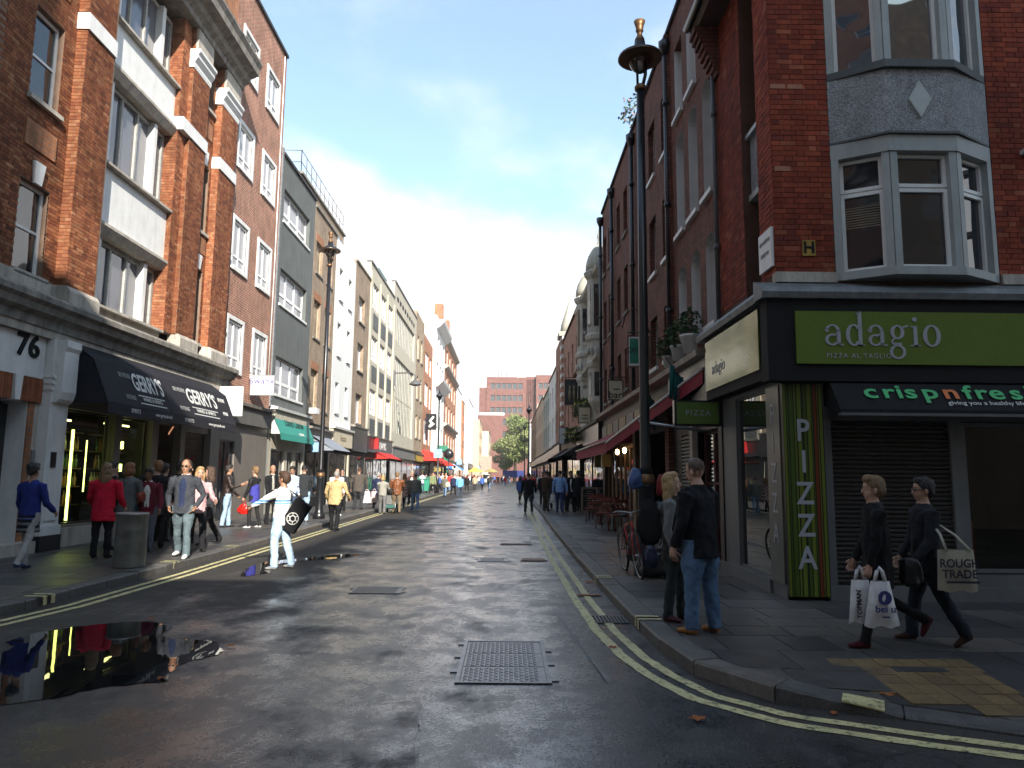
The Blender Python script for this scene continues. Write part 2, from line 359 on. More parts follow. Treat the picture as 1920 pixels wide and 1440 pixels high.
def brickset(name, cols):
    def soot(m):
        n = m.node_tree; b = n.nodes['Principled BSDF']; src = b.inputs['Base Color'].links[0].from_socket; g = n.nodes.new('ShaderNodeNewGeometry'); oi = n.nodes.new('ShaderNodeObjectInfo')
        mp = n.nodes.new('ShaderNodeMapping'); lk(n, g.outputs['Position'], mp.inputs[0]); mp.inputs['Scale'].default_value = (1.6, 1.6, 0.45); no = n.nodes.new('ShaderNodeTexNoise'); no.inputs['Scale'].default_value = 1.3; no.inputs['Detail'].default_value = 8; no.inputs['Roughness'].default_value = 0.7; lk(n, mp.outputs[0], no.inputs['Vector'])
        a = n.nodes.new('ShaderNodeMapRange'); lk(n, no.outputs[0], a.inputs[0]); a.inputs[1].default_value = 0.35; a.inputs[2].default_value = 0.65; a.inputs[3].default_value = 1.15; a.inputs[4].default_value = 0.62
        c = n.nodes.new('ShaderNodeMapRange'); lk(n, oi.outputs['Random'], c.inputs[0]); c.inputs[3].default_value = 0.75; c.inputs[4].default_value = 1.2
        d = n.nodes.new('ShaderNodeMath'); d.operation = 'MULTIPLY'; lk(n, a.outputs[0], d.inputs[0]); lk(n, c.outputs[0], d.inputs[1])
        x = n.nodes.new('ShaderNodeMix'); x.data_type = 'RGBA'; x.blend_type = 'MULTIPLY'; x.inputs[0].default_value = 1; lk(n, src, x.inputs[6]); lk(n, d.outputs[0], x.inputs[7]); lk(n, x.outputs[2], b.inputs['Base Color']); return m
    if name not in BM: BM[name] = [soot(M('%s_brick_%d' % (name, i), c, 0.85, 0.25, 9, 0.5, 140, spec=0.2, fine=0.15, grime=0.3)) for i, c in enumerate(cols)]
    return BM[name]
def bricks(root, wallob, P, n, rects, mats, single=0, dist=None, seed=3, proud=0.009):
    """real bricks: the nearest `single` ones objects of their own, the rest one joined part"""
    r = random.Random(seed); idx = list(range(len(rects)))
    if single and dist: idx.sort(key=lambda i: dist(rects[i]))
    one = idx[:single]; rest = idx[single:]; cache = {}
    wt = [5, 5, 4, 2, 1][:len(mats)]
    for i in one:
        s, e, z, t = rects[i]; mi = r.choices(range(len(mats)), wt)[0]; key = (round(e - s, 3), round(t - z, 3), mi)
        if key not in cache: cache[key] = MB().pb(Pl(P.k, 0), 0, e - s, -0.03, proud, 0, t - z).mesh('brick', [mats[mi]])
        o = put('brick', cache[key], wallob, P.pt(s, n + r.uniform(-0.003, 0.003), z))
    if rest:
        mb = MB()
        for i in rest:
            s, e, z, t = rects[i]; mi = r.choices(range(len(mats)), wt)[0]; q = n + proud + r.uniform(-0.003, 0.003); k = len(mb.v); b = n - 0.002
            mb.v += [P.pt(s, q, z), P.pt(e, q, z), P.pt(e, q, t), P.pt(s, q, t), P.pt(s, b, z), P.pt(e, b, z), P.pt(e, b, t), P.pt(s, b, t)]
            for f in ((0, 1, 2, 3), (0, 4, 5, 1), (3, 2, 6, 7), (0, 3, 7, 4), (1, 5, 6, 2)): mb.f.append(tuple(k + x for x in f)); mb.m.append(mi); mb.s.append(False)
        mb.build('brickwork', mats, wallob, kind='stuff')
# ------------------------------------------------------------ shared materials
WHITE = M('white_paint', (0.72, 0.72, 0.70), 0.5, 0.08, 3, 0.08, grime=0.18)
WHITEW = M('white_window_paint', (0.78, 0.78, 0.76), 0.35, 0.05, 3, 0.05)
GREYP = M('grey_paint', (0.30, 0.33, 0.34), 0.5, 0.1, 3, 0.08, grime=0.15)
STONE = M('pale_stone', (0.48, 0.44, 0.38), 0.75, 0.2, 2, 0.3, 50, grime=0.5)
STONED = M('sooty_stone', (0.27, 0.25, 0.22), 0.85, 0.35, 4, 0.4, 40, grime=0.6)
BLACK = M('black_gloss_paint', (0.012, 0.013, 0.016), 0.3, 0.1, 3, 0.03, spec=0.5)
BLACKM = M('black_matt', (0.015, 0.015, 0.016), 0.75, 0.1, 3, 0.1)
LEAD = M('lead_flashing', (0.17, 0.18, 0.185), 0.55, 0.35, 6, 0.4, 30, metal=0.3, grime=0.3)
STEEL = M('steel', (0.35, 0.35, 0.36), 0.35, 0.1, 5, 0.05, metal=0.8)
GOLD = M('gilt', (0.20, 0.115, 0.06), 0.5, 0.2, 8, 0.1, metal=0.7)
RUBBER = M('rubber', (0.02, 0.02, 0.02), 0.7)
DARKGL = glassy('dark_window_glass', (0.012, 0.014, 0.018))
CURT = glassy('net_curtain_glass', (0.30, 0.30, 0.32), 0.12, 1.5)
SKYGL = glassy('reflective_window_glass', (0.03, 0.035, 0.045), 0.03, 2.6, 0.03)
CLEAR = clear('shop_glass')
DGREY = M('dark_roof_felt', (0.06, 0.06, 0.065), 0.9)
# ------------------------------------------------------------ ground, road
def wetroad(nm='wet_asphalt', bias=0.0, mult=1.0):
    m, n, b = nodes(nm)
    t = n.nodes.new('ShaderNodeTexCoord'); O = t.outputs['Object']
    def noi(sc, det, rough=0.6, vec=None, dist=0.0):
        x = n.nodes.new('ShaderNodeTexNoise'); x.inputs['Scale'].default_value = sc; x.inputs['Detail'].default_value = det
        x.inputs['Roughness'].default_value = rough; x.inputs['Distortion'].default_value = dist; lk(n, vec or O, x.inputs['Vector']); return x.outputs[0]
    def mr(v, a, bb, c, d, sm=False):
        x = n.nodes.new('ShaderNodeMapRange'); lk(n, v, x.inputs[0]); x.inputs[1].default_value = a; x.inputs[2].default_value = bb; x.inputs[3].default_value = c; x.inputs[4].default_value = d
        if sm: x.interpolation_type = 'SMOOTHSTEP'
        return x.outputs[0]
    def ma(op, a, c):
        x = n.nodes.new('ShaderNodeMath'); x.operation = op
        for i, q in enumerate((a, c)):
            if isinstance(q, (int, float)): x.inputs[i].default_value = q
            else: lk(n, q, x.inputs[i])
        return x.outputs[0]
    sp = n.nodes.new('ShaderNodeSeparateXYZ'); lk(n, O, sp.inputs[0])
    mp = n.nodes.new('ShaderNodeMapping'); lk(n, O, mp.inputs[0]); mp.inputs['Scale'].default_value = (1.0, 0.35, 1)
    big = noi(0.55, 9, 0.68, mp.outputs[0], 0.1)
    mp2 = n.nodes.new('ShaderNodeMapping'); lk(n, O, mp2.inputs[0]); mp2.inputs['Scale'].default_value = (1.15, 0.95, 1)
    strk = noi(1.1, 9, 0.7, mp2.outputs[0], 0.15)
    # the crown of the road, well washed, is wettest; the left lane has dried
    cen = ma('MULTIPLY', mr(sp.outputs[0], -4.6, -1.8, 0, 1, True), mr(sp.outputs[0], 0.9, 2.2, 1, 0.45, True))
    wet = mr(ma('ADD', ma('MULTIPLY', ma('ADD', big, strk), 0.5), ma('MULTIPLY', cen, 0.20)), 0.52 - bias, 0.70 - bias, 0, 1, True)
    agg = noi(150, 3, 0.6); agg2 = noi(38, 4, 0.7)
    v = n.nodes.new('ShaderNodeTexVoronoi'); v.inputs['Scale'].default_value = 85; lk(n, O, v.inputs['Vector'])
    chips = mr(v.outputs['Distance'], 0.0, 0.5, 1, 0)
    dry = n.nodes.new('ShaderNodeMix'); dry.data_type = 'RGBA'; lk(n, mr(agg2, 0.35, 0.7, 0, 1), dry.inputs[0]); dry.inputs[6].default_value = (0.026, 0.024, 0.022, 1); dry.inputs[7].default_value = (0.062, 0.056, 0.049, 1)
    wc = n.nodes.new('ShaderNodeMix'); wc.data_type = 'RGBA'; lk(n, wet, wc.inputs[0]); lk(n, dry.outputs[2], wc.inputs[6]); wc.inputs[7].default_value = (0.010, 0.011, 0.014, 1)
    sc = n.nodes.new('ShaderNodeMix'); sc.data_type = 'RGBA'; sc.blend_type = 'MULTIPLY'; sc.inputs[0].default_value = 1; lk(n, wc.outputs[2], sc.inputs[6])
    lk(n, ma('MULTIPLY', mr(agg, 0.3, 0.7, 0.5 * mult, 1.55 * mult), mr(big, 0.3, 0.7, 0.7, 1.3)), sc.inputs[7])
    # rare pale chips and chewing gum
    gv = n.nodes.new('ShaderNodeTexVoronoi'); gv.inputs['Scale'].default_value = 9; gv.inputs['Randomness'].default_value = 1; lk(n, O, gv.inputs['Vector'])
    gum = ma('MULTIPLY', mr(gv.outputs['Distance'], 0.07, 0.10, 1, 0), mr(noi(2.3, 3), 0.52, 0.6, 0, 1))
    gm = n.nodes.new('ShaderNodeMix'); gm.data_type = 'RGBA'; lk(n, gum, gm.inputs[0]); lk(n, sc.outputs[2], gm.inputs[6]); gm.inputs[7].default_value = (0.16, 0.15, 0.14, 1)
    dn = n.nodes.new('ShaderNodeVectorMath'); dn.operation = 'MULTIPLY_ADD'; nn_ = n.nodes.new('ShaderNodeTexNoise'); nn_.inputs['Scale'].default_value = 3.0; nn_.inputs['Detail'].default_value = 5; lk(n, O, nn_.inputs['Vector']); lk(n, nn_.outputs[1], dn.inputs[0]); dn.inputs[1].default_value = (.5, .5, 0); lk(n, O, dn.inputs[2])
    ve = n.nodes.new('ShaderNodeTexVoronoi'); ve.feature = 'DISTANCE_TO_EDGE'; ve.inputs['Scale'].default_value = 0.55; lk(n, dn.outputs[0], ve.inputs['Vector'])
    crk = ma('MULTIPLY', mr(ve.outputs['Distance'], 0.002, 0.007, 1, 0), mr(noi(0.7, 3), 0.46, 0.56, 0, 1))
    ck = n.nodes.new('ShaderNodeMix'); ck.data_type = 'RGBA'; lk(n, crk, ck.inputs[0]); lk(n, gm.outputs[2], ck.inputs[6]); ck.inputs[7].default_value = (0.006, 0.006, 0.006, 1)
    lk(n, ck.outputs[2], b.inputs['Base Color'])
    pool = mr(noi(1.9, 9, 0.70, mp2.outputs[0], 0.0), 0.42, 0.66, 0, 1); pool = ma('MULTIPLY', pool, ma('MULTIPLY', mr(noi(16, 6, 0.75), 0.33, 0.56, 0.25, 1), mr(noi(60, 3, 0.6), 0.36, 0.54, 0.5, 1))); lk(n, ma('ADD', ma('ADD', mr(wet, 0, 1, 0.68, 0.31), ma('MULTIPLY', ma('MULTIPLY', pool, wet), -0.24)), mr(agg2, 0.3, 0.7, -0.06, 0.10)), b.inputs['Roughness'])
    lk(n, mr(wet, 0, 1, 0.25, 0.85), b.inputs['Specular IOR Level'])
    lk(n, ma('MULTIPLY', ma('MULTIPLY', pool, wet), 0.9), b.inputs['Coat Weight']); b.inputs['Coat Roughness'].default_value = 0.2; b.inputs['Coat IOR'].default_value = 1.45
    bc = n.nodes.new('ShaderNodeBump'); bc.inputs['Distance'].default_value = 0.006; bc.inputs['Strength'].default_value = 0.25; lk(n, agg2, bc.inputs['Height']); lk(n, bc.outputs[0], b.inputs['Coat Normal'])
    bp = n.nodes.new('ShaderNodeBump'); bp.inputs['Distance'].default_value = 0.012; lk(n, mr(wet, 0, 1, 0.9, 0.30), bp.inputs['Strength'])
    lk(n, ma('ADD', ma('MULTIPLY', chips, 0.6), agg2), bp.inputs['Height']); lk(n, bp.outputs[0], b.inputs['Normal'])
    return m
ROAD = wetroad()
gr = MB(); gr.face([(-900, -900, -0.012), (900, -900, -0.012), (900, 1200, -0.012), (-900, 1200, -0.012)]); gr.build('ground', M('ground_dark', (0.05, 0.048, 0.045), 0.8), kind='structure')
rd = MB()
rd.face([(-60, -5.5, 0), (60, -5.5, 0), (60, 7, 0), (1.75, 7, 0), (1.75, 260, 0), (-6.1, 260, 0), (-6.1, 7.0, 0), (-60, 7.0, 0)]); rd.build('road', ROAD, kind='structure')
def flat(name, pts, z, mat, parent=None, **k):
    mb = MB(); mb.face([(x, y, z) for x, y in pts]); return mb.build(name, mat, parent, **k)
def wobble(pts, amp, n=6, seed=1):
    r = random.Random(seed); out = []
    for i in range(len(pts)):
        a, b = pts[i], pts[(i + 1) % len(pts)]
        for k in range(n):
            t = k / n; out.append((a[0] + (b[0] - a[0]) * t + r.uniform(-amp, amp), a[1] + (b[1] - a[1]) * t + r.uniform(-amp, amp)))
    return out
PATCH = wetroad('old_asphalt_patch', -0.03, 0.72)
PATCH2 = wetroad('pale_asphalt_patch', 0.04, 1.25)
for i, (pts, mt) in enumerate([([(-1.55, 5.5), (-0.62, 5.52), (-0.5, 4.2), (-0.45, 3.2), (-1.9, 3.2)], PATCH), ([(-0.60, 5.5), (0.42, 5.62), (0.9, 4.2), (0.8, 3.2), (-0.40, 3.2), (-0.48, 4.3)], PATCH2),
     ([(0.72, 13.0), (1.0, 13.1), (1.0, 15.9), (0.7, 15.8)], PATCH), ([(0.3, 9.6), (0.72, 9.6), (0.75, 10.6), (0.3, 10.7)], PATCH2), ([(0.45, 17.5), (0.95, 17.5), (0.95, 20.2), (0.4, 20.1)], PATCH)]):
    flat('asphalt_patch', wobble(pts, 0.018, 10, i), 0.003, mt, kind='structure')
flat('trench_scar', wobble([(0.60, 9.0), (0.63, 9.0), (0.86, 6.05), (0.82, 6.05)], 0.006, 14, 4), 0.004, M('pale_sealant', (0.18, 0.18, 0.18), 0.6, 0.4, 12), kind='structure')
# puddles
PUD = glassy('still_water', (0.006, 0.007, 0.008), 0.015, 1.8, 0.0008, 2.5)
DAMP = wetroad('damp_asphalt', 0.12, 0.8)
def puddle(pts, label, seed):
    c = pts + [pts[0]]; sm = []
    n = len(pts); r = random.Random(seed)
    for i in range(n):
        p0, p1, p2, p3 = [Vector(pts[(i + k) % n]) for k in (-1, 0, 1, 2)]
        for k in range(16):
            t = k / 16; q = 0.5 * ((2 * p1) + (p2 - p0) * t + (2 * p0 - 5 * p1 + 4 * p2 - p3) * t * t + (3 * p1 - p0 - 3 * p2 + p3) * t ** 3)
            sm.append((q.x + r.uniform(-.008, .008), q.y + r.uniform(-.012, .012)))
    sm = [(x + .05 * noise.noise(Vector((x * 5, y * 5, seed))) + .03 * noise.noise(Vector((x * 14, y * 14, seed))), y + .07 * noise.noise(Vector((x * 5, y * 5, seed + 9))) + .04 * noise.noise(Vector((x * 14, y * 14, seed + 4)))) for x, y in sm]
    cx_, cy_ = sum(p[0] for p in pts) / n, sum(p[1] for p in pts) / n; dummy = ([(cx_ + (x - cx_) * 1.10 + .07 * noise.noise(Vector((x * 3, y * 3, 1))), cy_ + (y - cy_) * 1.12 + .1 * noise.noise(Vector((x * 3, y * 3, 5)))) for x, y in sm])
    o = flat('puddle', sm, 0.006, PUD); o['label'] = label; o['category'] = 'puddle'
puddle([(-6.2, 6.0), (-5.2, 6.5), (-4.55, 6.8), (-4.85, 7.4), (-4.6, 7.95), (-4.1, 8.3), (-3.6, 8.05), (-3.45, 7.55), (-2.95, 7.4), (-2.62, 6.95), (-2.8, 6.5), (-2.72, 6.0), (-3.05, 5.82), (-3.35, 5.5), (-3.8, 5.3), (-4.3, 5.35), (-4.7, 5.1), (-6.0, 5.1)], 'large still puddle in the left foreground mirroring the red coat', 3)
puddle([(-4.25, 11.9), (-3.95, 12.4), (-4.2, 13.2), (-4.0, 13.9), (-3.4, 14.4), (-3.1, 14.9), (-3.0, 15.3), (-3.4, 15.2), (-3.85, 14.6), (-4.45, 13.9), (-4.5, 13.0)], 'small narrow puddle at the feet of the young man in the white jacket', 5)
# kerb lines (outer edge towards the road)
KR = [(1.50, 260), (1.50, 31.3), (1.40, 22), (1.38, 14), (1.42, 8.6), (1.50, 6.8), (1.60, 6.25), (1.76, 5.85), (2.12, 5.45), (2.75, 5.22), (3.3, 4.92), (4.4, 4.45), (6.2, 3.95), (60, -2)]
KL = [(-60, 3.2), (-9.0, 5.6), (-6.9, 6.9), (-6.0, 7.9), (-5.72, 8.7), (-5.68, 11), (-5.65, 14.5), (-5.72, 25), (-5.75, 60), (-5.8, 260)]
def pz(x, y):
    if x < 0: return 0.12
    a = min(1, max(0, (x - 2.0) / 0.8)); b = min(1, max(0, (6.45 - y) / 1.25)); return 0.12 - 0.092 * a * a * (3 - 2 * a) * b
def kz(p): return pz(p[0], p[1])
def slabz(mb, pts, th, dz=0.0, m=0):
    n = len(pts); k = len(mb.v); zz = [pz(x, y) + dz for x, y in pts]
    mb.v += [(p[0], p[1], z - th) for p, z in zip(pts, zz)] + [(p[0], p[1], z) for p, z in zip(pts, zz)]
    mb.f.append(tuple(range(k + n, k + 2 * n))); mb.m.append(m); mb.s.append(False)
    for i in range(n): j = (i + 1) % n; mb.f.append((k + i, k + j, k + n + j, k + n + i)); mb.m.append(m); mb.s.append(False)
def resample(pl, step, t0, t1):
    out = []; d = 0.0
    for a, b in zip(pl[:-1], pl[1:]):
        a, b = Vector(a), Vector(b); L = (b - a).length
        if L == 0: continue
        s = (math.ceil(max(d, t0) / step) * step - d) if d < t0 or True else 0
        x = s
        while x < L and d + x <= t1: out.append(a.lerp(b, x / L)); x += step
        d += L
    return out
def offs(pts, w):
    out = []
    for i, p in enumerate(pts):
        d = (pts[min(i + 1, len(pts) - 1)] - pts[max(i - 1, 0)]).normalized(); out.append(p + Vector((-d.y, d.x)) * w)
    return out
KERBM = [M('granite_kerb_%d' % i, c, 0.6, 0.3, 5, 0.6, 70, spec=0.4, grime=0.35, fine=0.3) for i, c in enumerate([(0.10, 0.095, 0.088), (0.13, 0.115, 0.10), (0.085, 0.083, 0.08)])]
def kerb(name, pl, side, t0, t1, label, nmax=110, near=True):
    pts = resample(pl, 0.86, t0, t1)
    inn = offs(pts, 0.24 * side)
    root = MB()
    for i in range(len(pts) - 1):
        a, b, c, d = pts[i], pts[i + 1], inn[i + 1], inn[i]
        root.prism([tuple(q) for q in (a.lerp(d, .05), b.lerp(c, .05), c, d)], -0.005, min(kz(a), kz(b)) - 0.012)
    ro = root.build(name, M('kerb_bedding', (0.05, 0.048, 0.045), 0.9), kind='structure')
    order = sorted(range(len(pts) - 1), key=lambda i: pts[i].length); rest = MB(); r = random.Random(5)
    for k, i in enumerate(order):
        a, b, c, d = pts[i], pts[i + 1], inn[i + 1], inn[i]; g = 0.007; L = (b - a).length; ta, tb = g / L, 1 - g / L
        za, zb = kz(a) + r.uniform(-.006, .006), kz(b) + r.uniform(-.006, .006); bv = 0.018; n1 = (d - a).normalized() * bv
        q = MB() if k < nmax else rest
        A, B, Cc, D = a.lerp(b, ta), a.lerp(b, tb), d.lerp(c, tb), d.lerp(c, ta)
        kk = len(q.v)
        for p, z in ((A, za), (B, zb)):
            pass
        q.v += [(A.x, A.y, -0.004), (B.x, B.y, -0.004), (A.x, A.y, za - bv), (B.x, B.y, zb - bv), (A.x + n1.x, A.y + n1.y, za), (B.x + n1.x, B.y + n1.y, zb), (D.x, D.y, za), (Cc.x, Cc.y, zb), (D.x, D.y, -0.004), (Cc.x, Cc.y, -0.004)]
        for f in ((0, 1, 3, 2), (2, 3, 5, 4), (4, 5, 7, 6), (6, 7, 9, 8), (0, 2, 4, 6, 8), (1, 9, 7, 5, 3)): q.f.append(tuple(kk + x for x in f)); q.m.append(r.choice((0, 0, 1, 2)) if k >= nmax else 0); q.s.append(False)
        if k < nmax: q.build('kerb_stone', [r.choice(KERBM)], ro)
    if rest.f: rest.build('kerb_stones', KERBM, ro, kind='stuff')
    return ro
kerb('kerb_right', KR, 1, 185, 400, '')
kerb('kerb_left', KL, 1, 30, 330, '')
# pavements
PAVB = M('pavement_bedding', (0.045, 0.043, 0.04), 0.8, 0.3, 6, 0.4)
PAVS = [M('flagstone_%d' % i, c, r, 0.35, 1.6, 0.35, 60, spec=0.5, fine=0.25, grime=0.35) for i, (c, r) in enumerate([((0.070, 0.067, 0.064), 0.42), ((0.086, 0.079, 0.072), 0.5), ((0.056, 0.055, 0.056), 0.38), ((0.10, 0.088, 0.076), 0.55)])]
def inner(pl, side, t0, t1, step=0.43): return offs(resample(pl, step, t0, t1), 0.25 * side)
rin = [tuple(p) for p in inner(KR, 1, 185, 300)]
rregion = rin + [(rin[-1][0], 9.4), (3.62, 9.4), (3.62, rin[0][1])]
lin = [tuple(p) for p in inner(KL, 1, 30, 330)]
lregion = lin + [(-9.12, lin[-1][1]), (-9.12, 7.6), (lin[0][0], 7.6)]
def base(name, region, z):
    mb = MB(); mb.face([(x, y, z) for x, y in region]); return mb.build(name, PAVB, kind='structure')
def clip(poly, x0, x1, y0, y1):
    for ax, lim, sg in ((0, x0, 1), (0, x1, -1), (1, y0, 1), (1, y1, -1)):
        out = []
        for i in range(len(poly)):
            p, q = poly[i - 1], poly[i]; pi, qi = (p[ax] - lim) * sg >= 0, (q[ax] - lim) * sg >= 0
            if pi != qi: t = (lim - p[ax]) / (q[ax] - p[ax]); out.append((p[0] + (q[0] - p[0]) * t, p[1] + (q[1] - p[1]) * t))
            if qi: out.append(q)
        poly = out
        if not poly: return []
    return poly
def inside(poly, x, y):
    c = False
    for i in range(len(poly)):
        (a, b), (d, e) = poly[i - 1], poly[i]
        if (b > y) != (e > y) and x < (d - a) * (y - b) / (e - b) + a: c = not c
    return c
def paving(ob, region, rows, z, zf=None, seed=2, nmax=290, skip=None):
    """rows: list of (x0,x1,y0,y1) flags"""
    r = random.Random(seed); g = 0.006; recs = []; reg = [q for i, q in enumerate(region) if i == 0 or q != region[i - 1]]
    for (x0, x1, y0, y1) in rows:
        a, b, c, d = x0 + g, x1 - g, y0 + g, y1 - g
        cs = [inside(reg, x, y) for x in (a, b) for y in (c, d)]
        if all(cs): recs.append((a, b, c, d, None))
        elif any(cs):
            p = clip(reg, a, b, c, d)
            if len(p) >= 3: recs.append((a, b, c, d, p))
    recs = [q for q in recs if not (skip and skip((q[0] + q[1]) / 2, (q[2] + q[3]) / 2))]
    recs.sort(key=lambda q: (q[0] ** 2 + q[2] ** 2)); cache = {}; rest = MB()
    for i, (a, b, c, d, p) in enumerate(recs):
        dz = r.uniform(-.003, .003); zz = (zf((a + b) / 2, (c + d) / 2) if zf else z)
        mi = r.choice((0, 0, 1, 2, 2, 3)); pts = p or [(a, c), (b, c), (b, d), (a, d)]
        if i < nmax:
            if p is None and not (a > 1.9 and c < 6.5):
                key = (round(b - a, 3), round(d - c, 3), mi)
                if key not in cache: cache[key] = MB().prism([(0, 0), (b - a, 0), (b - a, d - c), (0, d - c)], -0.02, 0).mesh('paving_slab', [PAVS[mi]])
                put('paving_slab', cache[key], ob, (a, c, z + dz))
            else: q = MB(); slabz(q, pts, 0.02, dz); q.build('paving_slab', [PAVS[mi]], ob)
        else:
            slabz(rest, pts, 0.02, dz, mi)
    if rest.f: rest.build('paving_slabs', PAVS, ob, kind='stuff')
mb = MB(); mb.face([(1.66, 9.4, .108), (3.62, 9.4, .108), (3.62, 75, .108), (1.66, 75, .108)]); reg_ = [q for i, q in enumerate(rregion) if i == 0 or q != rregion[i - 1]]
for i in range(60):
    for j in range(22):
        x0, y0 = 1.3 + i * .3, 9.4 - (j + 1) * .3; cs = [inside(reg_, x, y) for x in (x0, x0 + .3) for y in (y0, y0 + .3)]
        if any(cs):
            p = [(x0, y0), (x0 + .3, y0), (x0 + .3, y0 + .3), (x0, y0 + .3)] if all(cs) else clip(reg_, x0, x0 + .3, y0, y0 + .3)
            if len(p) > 2: mb.face([(x, y, pz(x, y) - .012) for x, y in p])
pr = mb.build('pavement_right', PAVB, kind='structure')
rows = []; y = 4.2; rr = random.Random(9)
y = 9.4; 
while y < 75:
    x = 1.6 - rr.uniform(0, .3); h = rr.choice((0.6, 0.6, 0.75))
    while x < 3.7: w = rr.choice((0.62, 0.75, 0.9)); rows.append((x, x + w, y, y + h)); x += w
    y += h
y = 9.4
while y > 3.6:
    h = rr.choice((0.45, 0.6, 0.45)); x = 1.3 - rr.uniform(0, .5)
    while x < 12: w = rr.choice((0.45, 0.6, 0.6, 0.75)); rows.append((x, x + w, y - h, y)); x += w
    y -= h
TAC = (2.75, 3.95, 5.0, 6.35)
def zr(x, y):
    if y > 6.1 or x < 2.0: return 0.12
    return 0.12
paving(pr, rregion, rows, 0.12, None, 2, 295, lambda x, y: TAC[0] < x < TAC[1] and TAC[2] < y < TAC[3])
# tan paving at the crossing
TANM = [M('tan_tile_%d' % i, c, 0.6, 0.3, 6, 0.4, 60, fine=0.25, grime=0.3) for i, c in enumerate([(0.17, 0.115, 0.05), (0.14, 0.095, 0.045)])]
tpo = MB(); slabz(tpo, [(2.75, 5.5), (3.95, 5.0), (3.95, 6.35), (2.75, 6.35)], 0.03, -0.012); tpo = tpo.build('tan_pavement', PAVB, kind='structure')
for i in range(6):
    for j in range(7):
        x, y = TAC[0] + i * .2, TAC[2] + j * .2 + .03; p = [(x + .004, y + .004), (x + .196, y + .004), (x + .196, y + .196), (x + .004, y + .196)]
        if all(inside(reg_, *q) for q in p): q = MB(); slabz(q, p, 0.015, rr.uniform(-.002, .002)); q.build('tan_tile', TANM[rr.randrange(2)], tpo)
pl_ = base('pavement_left', lregion, 0.108)
rows = []; y = 7.6
while y < 90:
    x = -9.2 - rr.uniform(0, .3); h = rr.choice((0.6, 0.75, 0.6))
    while x < -5.6: w = rr.choice((0.6, 0.75, 0.9)); rows.append((x, x + w, y, y + h)); x += w
    y += h
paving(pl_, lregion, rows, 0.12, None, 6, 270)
# yellow lines
def ylmat(name, c):
    m = M(name, c, 0.55, 0.2, 4, 0.5, 120, fine=0.25); n = m.node_tree; b = n.nodes['Principled BSDF']
    src = b.inputs['Base Color'].links[0].from_socket; t = n.nodes.new('ShaderNodeTexCoord'); no = n.nodes.new('ShaderNodeTexNoise'); no.inputs['Scale'].default_value = 14; no.inputs['Detail'].default_value = 8; no.inputs['Roughness'].default_value = 0.8
    lk(n, t.outputs['Object'], no.inputs['Vector']); mr = n.nodes.new('ShaderNodeMapRange'); lk(n, no.outputs[0], mr.inputs[0]); mr.inputs[1].default_value = 0.52; mr.inputs[2].default_value = 0.60
    mx = n.nodes.new('ShaderNodeMix'); mx.data_type = 'RGBA'; lk(n, mr.outputs[0], mx.inputs[0]); lk(n, src, mx.inputs[6]); mx.inputs[7].default_value = (0.09, 0.085, 0.06, 1); lk(n, mx.outputs[2], b.inputs['Base Color']); return m
YEL = ylmat('worn_yellow_paint', (0.54, 0.49, 0.25))
WLN = ylmat('worn_white_paint', (0.55, 0.55, 0.52))
def strip(name, pl, w, mat, z=0.005, step=0.12, t0=0, t1=1e9, seed=1):
    pts = resample(pl, step, t0, t1); r = random.Random(seed); mb = MB()
    L = offs(pts, w / 2); Rr = offs(pts, -w / 2); k = 0
    for i in range(len(pts)):
        a, b = r.uniform(-.006, .006), r.uniform(-.006, .006); mb.v += [(L[i].x + a, L[i].y + a, z), (Rr[i].x + b, Rr[i].y + b, z)]
    for i in range(len(pts) - 1): mb.f.append((2 * i, 2 * i + 1, 2 * i + 3, 2 * i + 2)); mb.m.append(0); mb.s.append(False)
    return mb.build(name, mat, kind='structure')
YR = [(1.22, 74), (1.22, 32), (1.12, 20), (1.10, 15), (1.13, 10), (1.18, 8), (1.28, 6.9), (1.40, 6.3), (1.58, 5.75), (2.0, 5.28), (2.55, 5.0), (3.2, 4.72), (4.4, 4.22), (6.2, 3.68), (30, 1.0)]
strip('yellow_line_inner', YR, 0.095, YEL, seed=2)
strip('yellow_line_outer', [tuple(p) for p in offs([Vector(p) for p in YR], -0.19)], 0.105, YEL, seed=3)
YL_ = [(-11, 3.4), (-8.0, 5.4), (-6.3, 7.0), (-5.62, 8.0), (-5.42, 9.2), (-5.34, 12), (-5.36, 17), (-5.42, 26), (-5.5, 74)]
strip('yellow_line_kerbside', YL_, 0.095, YEL, seed=4); strip('yellow_line_roadside', [tuple(p) for p in offs([Vector(p) for p in YL_], -0.20)], 0.10, YEL, seed=5)
for i in range(16): flat('crossing_mark', wobble([(-5.2 + i * 0.42, 73.6), (-4.98 + i * 0.42, 73.6), (-4.98 + i * 0.42, 74.3), (-5.2 + i * 0.42, 74.3)], 0.01, 2, i), 0.005, WLN, kind='structure')
for i in range(16): flat('crossing_mark', wobble([(-5.2 + i * 0.42, 77), (-4.98 + i * 0.42, 77), (-4.98 + i * 0.42, 77.7), (-5.2 + i * 0.42, 77.7)], 0.01, 2, i), 0.005, WLN, kind='structure')
